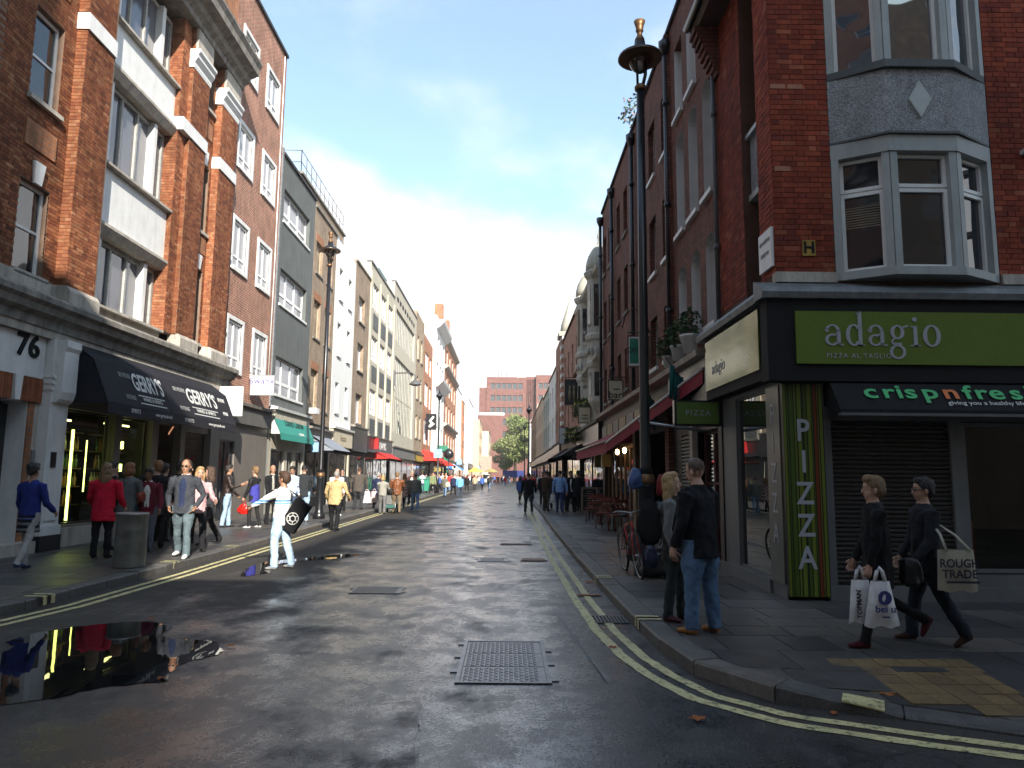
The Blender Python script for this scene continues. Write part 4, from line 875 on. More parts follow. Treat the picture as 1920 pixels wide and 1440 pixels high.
# ---- generic building with window grid
GEN = []
def building(name, label, P, a0, a1, z1, mat, wins, rev=0.18, depth=9, roofm=None, cope=None, ground=4.0, shop=None, par=0.5, z0=0.0):
    t = thing(name, label, 'building', P.pt((a0 + a1) / 2, 0, 0)); mb = MB(); shop = shop or dict()
    holes = [w[:4] for w in wins]; sh = shop.get('holes', [(a0 + 0.25, a1 - 0.25, 0.55, 2.75)] if shop else [])
    if ground and shop: 
        wallmb(mb, P, a0, a1, ground, z1, [h for h in holes], 0, rev, 2 if shop.get('rev') else 0); wallmb(mb, P, a0, a1, z0, ground, sh, 1, 0.15, 1)
    else: wallmb(mb, P, a0, a1, z0, z1, holes, 0, rev, 0)
    bodymb(mb, P, a0, a1, z1, depth, 0, 3, par, z0)
    mb.build('wall', [mat, shop.get('mat', BLACKM), shop.get('rev') or mat, DGREY], t)
    if cope: MB().pb(P, a0, a1, -0.3, 0.08, z1 + .002, z1 + .12).build('coping', cope, t)
    for w in wins:
        k = w[4]; window(t, P, w[0], w[1], w[2], w[3], **k)
    if shop:
        for h in sh: window(t, P, h[0], h[1], h[2], h[3], shop.get('cols', (1, 1)), (1,), 0.06, 0.05, 0.06, shop.get('fm', BLACK), shop.get('gm', DARKGL), False, name='shop_window')
        fz = shop.get('fz', (3.0, 3.7)); q = MB().pb(P, a0 + .1, a1 - .1, 0, 0.18, fz[0], fz[1]).build('fascia', shop.get('fas', BLACK), t)
        if shop.get('text'): text(shop['text'], shop.get('ts', 0.4), P.pt((a0 + a1) / 2, 0.185, (fz[0] + fz[1]) / 2), P.right(), (0, 0, 1), shop.get('tm', LET), t, 0.01, shop.get('tw', 1.0))
        MB().extr(P, [(0, fz[1] + .002), (0.28, fz[1] + .002), (0.30, fz[1] + .1), (0, fz[1] + .16)], a0 + .02, a1 - .02).build('shop_cornice', shop.get('cor', STONED), t)
    return t
def grid(cc, zz, **k): return [(c[0], c[1], r_[0], r_[1], k) for c in cc for r_ in zz]
sW = dict(fm=WHITEW, pm=DARKGL, cols=(1,), rows=(1, 1), ft=0.06, bt=0.05, inset=0.1)
# brown-red brick building with white casements
k2 = dict(fm=WHITEW, pm=CURT, cols=(1, 1), rows=(0.45, 1.6), ft=0.09, bt=0.075, inset=0.02, sep=True, sur=(0.13, WHITE), sill=None)
B2 = building('brick_building', 'red-brown brick building with two columns of white casement windows and white surrounds', PL, 22.3, 27.4, 18.35, b_rb,
    grid([(22.95, 24.2), (25.35, 26.6)], [(5.05, 6.65), (8.42, 10.0), (11.9, 13.35), (15.25, 16.7)], **k2), 0.14, 9, cope=DGREY, shop=dict(mat=SHOPB, text=None, fas=M('dull_fascia', (0.12, 0.115, 0.11), 0.7), holes=[(22.9, 24.2, 0.14, 2.7)], fz=(3.3, 3.9)))
for k in range(120):
    z = 5 + k * 0.11
    if z > 18: break
# pale interlocking edge stones between it and the grey front
mb = MB()
for k in range(130): z = 4.2 + k * 0.08; mb.pb(PL, 27.40, 27.52 + (0.06 if k % 2 else 0), 0.0, 0.05, z, z + .07)
mb.build('edge_brickwork', M('grey_brick', (0.22, 0.23, 0.24), 0.8, 0.3, 8), B2, kind='stuff')
k3 = dict(fm=WHITEW, pm=CURT, cols=(1, 1, 1), rows=(0.6, 1.2), ft=0.07, bt=0.12, inset=0.16, sep=True, sill=(0.06, WHITE))
B3 = building('rendered_building', 'dark grey rendered building with three wide white triple windows', PL, 27.55, 32.55, 14.35, RENDG,
    grid([(27.95, 31.7)], [(4.75, 6.25), (8.35, 9.8), (11.75, 13.1)], **k3), 0.2, 9, cope=DGREY, shop=dict(mat=CREAM2, fas=CREAM2, fz=(3.62, 4.1), holes=[(27.9, 29.6, 0.5, 2.6), (30.0, 30.8, 0.14, 2.6), (31.2, 32.3, 0.5, 2.6)], cor=WHITE, fm=STEEL, cols=(1,)))
for y in (28.3, 28.75): 
    t = thing('chimney_pot', ['left', 'right'][int(y > 28.5)] + ' terracotta chimney pot on the grey rendered roof', 'chimney pot', (-10.0, y, 14.0)); MB().lathe((-10.0, y, 14.0), [(0.16, 0), (0.13, .5), (0.12, .95), (0.16, 1.0), (0.16, 1.1)], 12).build('pot', REDR, t); MB().box(-10.25, -9.75, y - .22, y + .22, 13.8, 14.3).build('base', b_rb, t)
k4 = dict(fm=M('window_brick_blocking', (0.42, 0.36, 0.26), 0.85), pm=b_br2, cols=(1,), rows=(1,), ft=0.03, bt=0.03, inset=0.12, sill=(0.07, STONED))
B4 = building('brick_building', 'narrow brown brick building behind the left lamp post with railings on its roof', PL, 32.6, 36.85, 14.1, b_br,
    grid([(33.0, 34.2), (35.0, 36.2)], [(4.7, 6.5), (8.0, 9.8), (11.1, 12.6)], **k4), 0.16, 9, cope=STONED, shop=dict(mat=BLACKM, fas=BLACK, text=None))
mb = MB()
for c in ((33.0, 34.2), (35.0, 36.2)):
    for z in (6.5, 9.8, 12.6): mb.pb(PL, c[0] - .08, c[1] + .08, 0.0, 0.012, z, z + .36)
mb.build('red_brick_arches', b_or, B4)
mb = MB(); mb.box(-16, -9.9, 32.7, 41.7, 13.5, 15.75); mb.build('upper_storey', b_br, B4); MB().box(-16.1, -9.8, 32.6, 41.8, 15.75, 15.87).build('upper_coping', STONED, B4)
mb = MB()
for i in range(12): mb.pb(PL, 33.2 + i * 0.7, 33.7 + i * 0.7, -0.79, -0.78, 14.6, 15.3)
mb.build('attic_windows', SKYGL, B4)
rl = thing('roof_railing', 'thin grey safety railing along the roof above the left lamp post', 'railing', (-9.9, 33, 15.87)); mb = MB(); 
for i in range(11): mb.path([(-9.95, 32.8 + i * .88, 15.85), (-9.95, 32.8 + i * .88, 17.0)], 0.022, 6, 0, True, False)
for i in range(5): mb.path([(-9.95 - i * .9, 32.8, 15.85), (-9.95 - i * .9, 32.8, 17.0)], 0.022, 6, 0, True, False)
mb.build('posts', PIPEG, rl); mb = MB()
for z in (16.4, 16.98): mb.path([(-13.6, 32.8, z), (-9.95, 32.8, z), (-9.95, 41.6, z)], 0.02, 6)
mb.build('rails', PIPEG, rl)
k5 = dict(fm=WHITEW, pm=DARKGL, cols=(1,), rows=(1, 1), ft=0.06, bt=0.05, inset=0.16, sill=(0.09, WHITE))
B5 = building('rendered_building', 'bright white rendered building with pairs of tall narrow windows', PL, 36.9, 41.75, 14.1, WREND,
    grid([(37.75, 38.55), (40.0, 40.8)], [(4.9, 6.5), (7.95, 9.7), (11.0, 12.7)], **k5), 0.2, 9, shop=dict(mat=CREAM, fas=CREAM, fz=(3.1, 4.0), text='Hoxton', ts=0.45, tm=M('brown_lettering', (0.15, 0.12, 0.08), 0.6), cor=WHITE))
B6 = building('brick_building', 'narrow brown brick building with a single column of windows beside the white front', PL, 41.8, 46.25, 14.3, b_br,
    grid([(42.9, 44.7)], [(4.7, 6.5), (7.9, 9.6), (10.9, 12.5)], fm=WHITEW, pm=CURT, cols=(1, 1), rows=(1,), ft=0.07, bt=0.07, inset=0.2, sill=(0.1, STONED)), 0.22, 9, cope=STONED, shop=dict(mat=BLACKM, fas=BLACK, fz=(3.0, 4.4)))
k7 = dict(fm=WHITEW, pm=SKYGL, cols=(1, 1, 1), rows=(0.35, 1), ft=0.06, bt=0.06, inset=0.1); LOUV = M('louvre_grey', (0.16, 0.17, 0.17), 0.6)
c7 = [(47.3, 49.4), (50.4, 52.5), (53.5, 55.6)]
B7 = building('modern_building', 'cream modern building with three columns of windows over dark louvres', PL, 46.3, 56.2, 15.6, CREAM2,
    grid(c7, [(5.6, 7.3), (9.2, 10.9), (12.75, 14.5)], **k7), 0.15, 10, cope=PIPEG, shop=dict(mat=BLACKM, fas=BLACK, fz=(3.1, 4.1), text='BALANS', ts=0.75, tw=1.5, cols=(1, 1, 1)))
lv = MB()
for k in range(9): lv.pb(Pl('L', 0), 0, 1.9, 0.0, 0.05, k * .12, k * .12 + .07)
lv.pb(Pl('L', 0), 0, 1.9, -0.02, 0.004, 0, 1.05, 1); lm = lv.mesh('louvre_panel', [LOUV, BLACKM])
for c in c7:
    for z in (4.3, 7.85, 11.4): put('louvre_panel', lm, B7, (PL.pt(c[0] + .1, 0.003, z)))
mb = MB()
for a in (46.3, 49.75, 52.85, 56.0): mb.pb(PL, a, a + .2, 0, 0.09, 4.2, 15.0)
mb.build('fins', CREAM, B7)
tk = thing('water_tank', 'green rooftop plant housing on the cream modern building', 'roof tank', (-10.4, 55, 15.2)); MB().box(-12.5, -9.9, 53.5, 57.5, 15.6, 17.3).build('tank', M('teal_sheet', (0.05, 0.17, 0.16), 0.5), tk)
mb = MB()
for i in range(7): mb.path([(-9.8, 51 + i * .9, 15.6), (-9.8, 51 + i * .9, 16.9)], 0.03, 5); 
mb.path([(-9.8, 51, 16.9), (-9.8, 56.4, 16.9)], 0.03, 5); mb.build('guard_rail', PIPEG, tk)
B8 = building('modern_building', 'cream modern building with large panels of ribbed grey glass', PL, 56.25, 70.2, 17.0, CREAM2,
    [(57.4, 68.8, 12.4, 15.1, dict(fm=CREAM2, pm=GREYGL, cols=(1,) * 12, rows=(1,), ft=0.08, bt=0.14, inset=0.12)), (57.4, 68.8, 5.0, 11.2, dict(fm=CREAM2, pm=GREYGL, cols=(1,) * 12, rows=(1, 1.1), ft=0.08, bt=0.14, inset=0.12))], 0.15, 10, cope=PIPEG,
    shop=dict(mat=CREAM2, fas=M('grey_fascia', (0.16, 0.16, 0.15), 0.6), fz=(3.0, 3.8), cols=(1, 1, 1, 1), gm=CURT))
mb = MB()
for i in range(8): mb.pb(PL, 57.5 + i * 1.45, 58.4 + i * 1.45, 0.002, 0.01, 15.7, 16.1)
mb.build('clerestory_slits', BLACKM, B8, kind='stuff')
B9 = building('brick_building', 'brown brick building with narrow paired windows beyond the grey glass panels', PL, 70.25, 77.0, 17.9, b_br2,
    grid([(71.3, 72.6), (74.3, 75.6)], [(5.3, 7.6), (9.2, 11.5), (13.2, 15.6)], fm=WHITEW, pm=CURT, cols=(1, 1), rows=(1,), ft=0.07, bt=0.08, inset=0.14, sill=(.1, STONED)), 0.2, 9, shop=dict(mat=BLACKM, fas=M('yellow_fascia', (0.45, 0.30, 0.05), 0.6)))
B10 = building('brick_building', 'red brick building with white triple windows above the red awning', PL, 77.05, 86.0, 16.9, b_bright,
    grid([(78.5, 81.8), (83.0, 85.0)], [(5.0, 7.8), (9.2, 11.8), (13.0, 15.2)], fm=WHITEW, pm=CURT, cols=(1, 1, 1), rows=(1,), ft=0.09, bt=0.12, inset=0.1), 0.2, 9, shop=dict(mat=BLACKM, fas=M('green_fascia', (0.03, 0.10, 0.07), 0.5)))
kf = dict(fm=WHITEW, pm=DARKGL, cols=(1, 1), rows=(1, 1), ft=0.08, bt=0.07, inset=0.12)
B11 = building('rendered_building', 'tall white stuccoed building with bracketed cornices half way down the left side', Pl('L', -8.7), 86.0, 98.0, 21.0, WREND, grid([(87.5, 89.5), (91, 93), (94.5, 96.5)], [(5, 7.5), (9, 11.5), (13, 15.5), (16.8, 18.6)], **kf), 0.2, 9, shop=dict(mat=BLACKM, fas=M('green_fascia', (0.03, 0.10, 0.07), 0.5)))
for z in (12.2, 19.4): MB().extr(Pl('L', -8.7), [(0, z), (0.3, z + .1), (0.9, z + .7), (1.0, z + 1.0), (0, z + 1.1)], 86.0, 98.0).build('cornice', WHITE, B11)
B12 = building('brick_building', 'bright orange brick gabled building towards the far end on the left', Pl('L', -8.7), 98.1, 121, 20.6, b_bright, grid([(101, 103.5), (106, 108.5), (111, 113.5), (116, 118.5)], [(5, 7.6), (9, 11.6), (13, 15.6), (17, 19.4)], **kf), 0.2, 9, shop=dict(mat=M('dark_green_shop', (0.02, 0.07, 0.05), 0.5), fas=M('green_fascia', (0.03, 0.10, 0.07), 0.5), cols=(1,) * 6))
for z in (8.2, 16.2, 20.2): MB().extr(Pl('L', -8.7), [(0, z), (0.5, z + .3), (0.55, z + .5), (0, z + .6)], 98.1, 121).build('cornice', STONE, B12)
for y in (101, 112): MB().box(-10.6, -9.4, y, y + 1.4, 21, 26).build('chimney_stack', b_bright, B12)
far = [('rendered_building', 'white painted house beyond the orange gabled building, first of the far white row', -8.6, 121.1, 134, 16.5, WREND), ('brick_building', 'slim red brick house between white ones at the far end of the left side', -8.4, 134.1, 141, 15.5, b_bright),
       ('rendered_building', 'broad white house with dark bay near the far end of the left side', -7.6, 141.1, 160, 16.5, WREND), ('rendered_building', 'peach coloured last house but one on the left side', -6.2, 160.1, 178, 14.0, PEACH), ('rendered_building', 'last cream house on the left before the trees', -4.6, 178.1, 200, 12.5, CREAM)]
for nm, lb, X, a0, a1, z1, mt in far:
    n = max(2, int((a1 - a0) / 4)); w = (a1 - a0) / n
    b = building(nm, lb, Pl('L', X), a0, a1, z1, mt, grid([(a0 + i * w + w * .28, a0 + i * w + w * .72) for i in range(n)], [(4.8, 6.9), (8.2, 10.2), (11.4, 13.0)][:3 if z1 > 13.9 else 2], **kf), 0.2, 9, shop=dict(mat=BLACKM, fas=M('sky_fascia', (0.25, 0.38, 0.5), 0.6) if a0 > 150 else BLACK), cope=STONED)
    MB().box(X - 4, X - 2.8, a0 + 2, a0 + 4, z1 - .5, z1 + 1.8).build('chimney_stack', b_br2 if a0 > 130 else b_bright, b)
# big red brick office block closing the street
EP = Pl('F', 236)
og = [(a, a + 1.5) for a in (-5.4, -3.6, -1.8, 0.0)] + [(a, a + 1.5) for a in (8.6, 10.4, 12.2, 14.0)]
EB = building('office_block', 'huge red-brown brick office block closing the end of the street', EP, -7.0, 6.0, 34.0, b_far, grid([(a, a + 1.5) for a in (-5.6, -3.8, -2.0, -0.2, 1.6, 3.4)], [(30, 32), (26, 28), (22, 24), (18, 20), (14, 16), (10, 12)], fm=M('bronze_frame', (0.14, 0.12, 0.10), 0.5), pm=glassy('office_glass', (0.05, 0.06, 0.065), 0.1), cols=(1,), rows=(1,), ft=0.1, bt=.1, inset=.3), 0.4, 20)
MB().box(-9.4, -7.0, 236.5, 250, 0, 30.5).build('left_wing', b_far, EB)
mb = MB()
for i in range(6): mb.pb(Pl('F', 237.5), 6.0 + i * .55, 6.28 + i * .55, 0.0, 0.8, 8, 33.6)
mb.pb(Pl('F', 237.5), 6.0, 9.3, -0.6, 0, 0, 34.4, 0)
for i in range(7): mb.pb(Pl('F', 237.5), 6.0, 9.3, 0.0, 0.3, 9 + i * 3.5, 10.6 + i * 3.5, 1)
mb.build('stair_tower', [b_far, BLACKM], EB)
Q = Pl('F', 234.5); mb = MB(); hs = [(a, a + 1.4, z, z + 2) for a in (10.1, 11.8, 13.5, 15.2, 16.9) for z in (30, 26, 22, 18, 14)]
wallmb(mb, Q, 9.3, 19, 0, 34.6, hs, 0, 0.4, 0); bodymb(mb, Q, 9.3, 19, 34.6, 18, 0, 1); mb.build('right_wing', [b_far, DGREY], EB)
for h in hs: window(EB, Q, *h, fm=M('bronze_frame', (0.1, 0.1, 0.1)), pm=glassy('office_glass', (0, 0, 0)), cols=(1,), rows=(1,), ft=0.1, bt=.1, inset=.3)
for x, h in ((-3.2, 2.6), (-2.2, 4.2), (-0.4, 3.8), (2.8, 2.2), (5, 2)):
    MB().path([(x, 238, 34), (x, 238, 34 + h)], 0.10, 5).build('mast', PIPEG, EB)
MB().box(2.6, 6.2, 238, 242, 34, 35.8).build('plant_room', WHITE, EB)
mb = MB(); mb.box(-9.6, -1.5, 232, 233, 0, 21); mb.build('lower_wing', b_far, EB); MB().box(-9.7, -1.0, 231.9, 233.1, 21, 21.8).build('white_canopy', WHITE, EB)

# ---- right side: the corner building
R1 = thing('brick_building', 'red brick corner building with grey bay window over the green pizza shop', 'building', (3.6, 9.4, 0))
mb = MB(); Hf = [(4.40, 6.62, 4.3, 16)]; Hs = [(9.98, 10.52, 4.3, 5.9), (9.98, 10.52, 6.9, 9.0)]
wallmb(mb, PF, 3.6, 16, 4.05, 16, Hf, 0, 0.35, 0)
wallmb(mb, PR, 9.4, 12.0, 4.05, 16, [(9.95, 10.6, 4.3, 16)], 0, 0.5, 0)
mb.face([PR.pt(9.95, -0.5, 4.3), PR.pt(10.6, -0.5, 4.3), PR.pt(10.6, -0.5, 16), PR.pt(9.95, -0.5, 16)], 0)
mb.face([(4.4, 9.75, 4.3), (6.62, 9.75, 4.3), (6.62, 9.75, 16), (4.4, 9.75, 16)], 0)
mb.face([(3.6, 12, 4), (16, 12, 4), (16, 12, 16), (3.6, 12, 16)], 0); mb.face([(16, 9.4, 4), (16, 12, 4), (16, 12, 16), (16, 9.4, 16)], 0)
mb.face([(3.6, 9.4, 16), (16, 9.4, 16), (16, 12, 16), (3.6, 12, 16)], 1)
wallR = mb.build('wall', [MORD, DGREY], R1)
fr = lay(3.60, 4.40, 4.40, 9.2, [], seed=1); bricks(R1, wallR, PF, 0.0, fr, RD, 165, near((4.0, 7)), 7)
fr = lay(6.62, 7.6, 4.40, 9.2, [], seed=2); bricks(R1, wallR, PF, 0.0, fr, RD, 60, near((6.9, 6)), 8)
fr = lay(9.4, 9.95, 4.40, 9.6, [], seed=3); bricks(R1, wallR, PR, 0.0, fr, RD, 70, near((9.5, 6)), 9)
bricks(R1, wallR, PR, 0.0, lay(10.6, 12.0, 4.40, 9.8, [], seed=4), RD, 0, None, 10)
bricks(R1, wallR, PR, -0.49, lay(9.96, 10.6, 4.40, 9.8, Hs, seed=5), RD, 0, None, 10)
# weathered pale bricks
PALEB = M('salmon_brick', (0.42, 0.20, 0.13), 0.8, 0.2, 9, 0.3, 100)
for z, a in ((7.03, 3.6), (7.03, 3.84), (5.83, 3.62)): MB().pb(PF, a + .005, a + .215, -.01, 0.013, z - .001, z + .066).build('pale_brick', PALEB, R1)
MB().pb(PF, 3.58, 4.40, -0.1, 0.05, 4.26, 4.40).build('stone_course', STONE, R1); MB().pb(PF, 6.63, 16, -0.1, 0.05, 4.26, 4.40).build('stone_course', STONE, R1)
# bay window
BG = M('pale_grey_bay_paint', (0.36, 0.385, 0.38), 0.45, 0.12, 2, 0.08, grime=0.2); RC = M('roughcast', (0.30, 0.31, 0.325), 0.9, 0.25, 3, 1.0, 45, fine=0.45, grime=0.3)
bx = [4.40, 5.03, 5.92, 6.62]; by = [9.40, 9.05, 9.05, 9.40]
def bay_layer(name, mat, z0, z1, o=0.0, bk=9.74):
    pts = [(bx[0] + (0.004 if o == 0 else -o * 0), by[0] + 0.0), (bx[1] - o * .4, by[1] - o), (bx[2] + o * .4, by[2] - o), (bx[3] - .004, by[3]), (bx[3] - .004, bk), (bx[0] + .004, bk)]
    return MB().prism(pts, z0, z1).build(name, mat, R1)
bay_layer('bay_base', BG, 4.29, 4.40, 0.03); bay_layer('bay_head', BG, 5.98, 6.20, 0.02); bay_layer('bay_moulding', M('bay_drip_dark', (0.10, 0.105, 0.11), 0.6), 6.205, 6.235, 0.06); bay_layer('bay_panel', RC, 6.24, 7.14, 0.0)
bay_layer('bay_ledge', M('bay_ledge_grey', (0.09, 0.10, 0.10), 0.6, grime=.3), 7.145, 7.25, 0.06); bay_layer('bay_head', BG, 9.0, 9.3, 0.02); bay_layer('bay_panel', RC, 9.31, 10.2)
mb = MB(); cxd, cz_ = 5.47, 6.70; D = [(cxd - .15, cz_), (cxd, cz_ - .26), (cxd + .15, cz_), (cxd, cz_ + .26)]
k = len(mb.v); mb.v += [(x, 9.02, z) for x, z in D] + [(x, 9.05, z) for x, z in D]
for f in ((0, 1, 2, 3), (0, 4, 5, 1), (1, 5, 6, 2), (2, 6, 7, 3), (3, 7, 4, 0)): mb.f.append(f); mb.m.append(0); mb.s.append(False)
mb.build('diamond', M('pale_diamond', (0.45, 0.48, 0.47), 0.5), R1)
def segwin(p, q, z0, z1, split, pane, blind=False):
    """a window on one face of the bay, between plan points p and q"""
    d = (Vector(q) - Vector(p)); L = d.length; d.normalize(); nrm = Vector((d.y, -d.x))
    def W_(a, n, z): v = Vector(p) + d * a + nrm * n; return (v.x, v.y, z)
    def bx_(mb, a0, a1, n0, n1, za, zb, m=0): mb.hexa([W_(a0, n0, za), W_(a1, n0, za), W_(a1, n1, za), W_(a0, n1, za), W_(a0, n0, zb), W_(a1, n0, zb), W_(a1, n1, zb), W_(a0, n1, zb)], m)
    mb = MB(); e = 0.10
    bx_(mb, 0.006, e, -0.25, 0.0, z0, z1); bx_(mb, L - e, L - .006, -0.25, 0.0, z0, z1); mb.build('bay_post', BG, R1)
    mb = MB(); a0, a1 = e + .001, L - e - .001; t = 0.045; n0, n1 = -0.16, -0.09; zs = z0 + (z1 - z0) * split
    for za, zb in ((z0, zs), (zs, z1)):
        f = 0.012; bx_(mb, a0, a1, n0, n1, za + f, za + f + t); bx_(mb, a0, a1, n0, n1, zb - f - t, zb - f); bx_(mb, a0, a0 + t, n0, n1, za + f + t, zb - f - t); bx_(mb, a1 - t, a1, n0, n1, za + f + t, zb - f - t)
    bx_(mb, a0, a1, n0 - .01, n1 - .02, zs - .012, zs + .012)
    o = mb.build('window', WHITEW, R1)
    for za, zb in ((z0, zs), (zs, z1)):
        mb = MB(); mb.face([W_(a0, n0 + .03, za), W_(a1, n0 + .03, za), W_(a1, n0 + .03, zb), W_(a0, n0 + .03, zb)]); mb.build('pane', pane, o)
    if blind:
        mb = MB()
        for k in range(9): zb_ = z0 + 0.62 + k * .035; mb.face([W_(a0 + .05, n0 + .034, zb_), W_(a1 - .05, n0 + .034, zb_), W_(a1 - .05, n0 + .034, zb_ + .012), W_(a0 + .05, n0 + .034, zb_ + .012)])
        mb.build('blind', M('blind_slats', (0.25, 0.20, 0.13), 0.6), o)
for i in range(3):
    segwin((bx[i], by[i]), (bx[i + 1], by[i + 1]), 4.40, 5.98, 0.70, DARKGL, i == 0)
    segwin((bx[i], by[i]), (bx[i + 1], by[i + 1]), 7.25, 9.0, 0.74, SKYGL)
for h in Hs: window(R1, Pl('R', 4.08), h[0], h[1], h[2], h[3], (1,), (1.8, 1), 0.05, 0.04, 0.02, WHITEW, DARKGL, True, dep=0.05)
MB().pb(PR, 9.96, 10.59, -0.49, -0.12, 5.95, 6.85).build('side_roughcast', RC, R1); MB().pb(PR, 9.95, 10.6, -0.49, -0.05, 6.85, 6.92).build('side_sill', BG, R1); MB().pb(PR, 9.95, 10.6, -0.49, -0.08, 5.86, 5.95).build('side_lintel', BG, R1)
# eaves with brackets and black gutter over the side wall
MB().extr(PR, [(-0.2, 9.45), (0.35, 9.45), (0.40, 9.55), (0.40, 9.75), (-0.2, 9.75)], 9.9, 12.0).build('eaves_soffit', M('brown_eaves', (0.12, 0.09, 0.07), 0.7), R1)
MB().path([PR.pt(9.85, 0.46, 9.62), PR.pt(12.0, 0.46, 9.62)], 0.07, 8).build('gutter', BLACK, R1)
mb = MB()
for k in range(9): mb.pb(PR, 11.62 - 0.0, 11.98, 0, 0.42 - k * .045, 9.36 - k * .1, 9.45 - k * .1)
mb.build('corbel', b_rd, R1)
# lead-capped shop canopy
mb = MB(); mb.extr(PF, [(0, 3.98), (0.30, 3.98), (0.32, 4.06), (0.26, 4.14), (0, 4.26)], 3.28, 16); mb.build('lead_cap', LEAD, R1)
mb = MB(); mb.extr(PR, [(0, 3.98), (0.30, 3.98), (0.32, 4.06), (0.26, 4.14), (0, 4.26)], 9.4, 12.4); mb.build('lead_cap', LEAD, R1)
GREENS = M('olive_green_sign', (0.105, 0.165, 0.022), 0.22, 0.05, 2, 0.0, spec=0.6); GREENL = M('glossy_side_sign', (0.12, 0.17, 0.03), 0.08, 0.05, 2, 0.0, spec=1.0)  # side panel green is slightly paler and glossier, no glow
mb = MB(); mb.pb(PF, 3.36, 16, 0, 0.24, 2.90, 3.975); mb.build('shop_fascia', BLACKM, R1)
mb = MB(); mb.pb(PR, 9.41, 12.2, 0.0, 0.20, 2.95, 3.975); mb.build('shop_fascia', BLACKM, R1)
sg = thing('shop_sign', 'long olive green shop sign with pale serif lettering on the corner shop', 'sign', (5.2, 9.13, 3.1)); MB().pb(PF, 3.72, 8.4, 0.245, 0.275, 3.12, 3.81).build('board', GREENS, sg)
PALEL = M('pale_lilac_lettering', (0.33, 0.35, 0.38), 0.5, 0.03, 2, 0)
def serif_word(par, x0, y, z, s, mat):
    """hand-cut roman letters a d a g i o; x0 left, z baseline, s x-height"""
    mb = MB(); n = 26; yb, yf = y, y - .012
    def ring(cx, cz, ro, ri, a0=0, a1=360, m=0, k=n):
        P_ = []
        for i in range(k + 1):
            t = math.radians(a0 + (a1 - a0) * i / k); P_.append(((cx + ro[0] * math.cos(t), cz + ro[1] * math.sin(t)), (cx + ri[0] * math.cos(t), cz + ri[1] * math.sin(t))))
        for (a, b), (c, d) in zip(P_[:-1], P_[1:]): quad(a, c, d, b)
    def quad(a, b, c, d): mb.hexa([(a[0], yf, a[1]), (b[0], yf, b[1]), (c[0], yf, c[1]), (d[0], yf, d[1]), (a[0], yb, a[1]), (b[0], yb, b[1]), (c[0], yb, c[1]), (d[0], yb, d[1])])
    def bar(x0, x1, z0, z1): quad((x0, z0), (x1, z0), (x1, z1), (x0, z1))
    w = s * .175
    def a_(x):
        bar(x + .56 * s, x + .56 * s + w, z + .06 * s, z + .72 * s); ring(x + .36 * s, z + .68 * s, (.35 * s, .32 * s), (.20 * s, .25 * s), 0, 165); mb.lathe((0, 0, 0), [(0, 0)], 3) if False else None
        ring(x + .10 * s, z + .72 * s, (.09 * s, .09 * s), (0, 0)); ring(x + .34 * s, z + .27 * s, (.33 * s, .28 * s), (.19 * s, .20 * s), 55, 330); bar(x + .46 * s, x + .60 * s, z + .50 * s, z + .56 * s)
        ring(x + .78 * s, z + .12 * s, (.14 * s, .13 * s), (.05 * s, .08 * s), 180, 330); return x + 1.0 * s
    def o_(x): ring(x + .42 * s, z + .5 * s, (.42 * s, .52 * s), (.23 * s, .45 * s)); return x + .98 * s
    def d_(x):
        ring(x + .36 * s, z + .5 * s, (.37 * s, .52 * s), (.19 * s, .44 * s), 40, 320); bar(x + .58 * s, x + .58 * s + w, z, z + 1.60 * s); quad((x + .44 * s, z + 1.5 * s), (x + .6 * s, z + 1.5 * s), (x + .73 * s, z + 1.66 * s), (x + .6 * s, z + 1.60 * s)); bar(x + .58 * s, x + .86 * s, z, z + .05 * s); return x + 1.04 * s
    def i_(x): bar(x + .16 * s, x + .16 * s + w, z, z + .96 * s); bar(x, x + .46 * s, z - .001, z + .05 * s); bar(x + .02 * s, x + .2 * s, z + .90 * s, z + .96 * s); ring(x + .24 * s, z + 1.27 * s, (.11 * s, .11 * s), (0, 0)); return x + .60 * s
    def g_(x):
        ring(x + .38 * s, z + .66 * s, (.33 * s, .34 * s), (.16 * s, .26 * s)); ring(x + .24 * s, z + .20 * s, (.16 * s, .17 * s), (.09 * s, .09 * s), 90, 250); bar(x + .2 * s, x + .56 * s, z + .03 * s, z + .15 * s)
        ring(x + .36 * s, z - .28 * s, (.38 * s, .34 * s), (.24 * s, .26 * s)); quad((x + .60 * s, z + .84 * s), (x + .90 * s, z + .93 * s), (x + .90 * s, z + 1.02 * s), (x + .56 * s, z + .92 * s)); return x + 0.98 * s
    x = x0
    for f in (a_, d_, a_, g_, i_, o_): x = f(x)
    mb.build('lettering', mat, par)
serif_word(sg, 4.09, 9.124, 3.36, 0.275, PALEL)
text('PIZZA AL TAGLIO', 0.088, (4.52, 9.119, 3.225), (1, 0, 0), (0, 0, 1), PALEL, sg, 0.003, 0.98, space=1.25)
sg2 = thing('shop_sign', 'glossy olive side panel of the corner shop sign facing the street', 'sign', (3.38, 10.7, 3.1)); MB().pb(PR, 9.55, 12.15, 0.205, 0.225, 3.10, 3.93).build('board', GREENL, sg2); text('adagio', 0.28, PR.pt(11.4, 0.228, 3.42), PR.right(), (0, 0, 1), PALEL, sg2, 0.002)
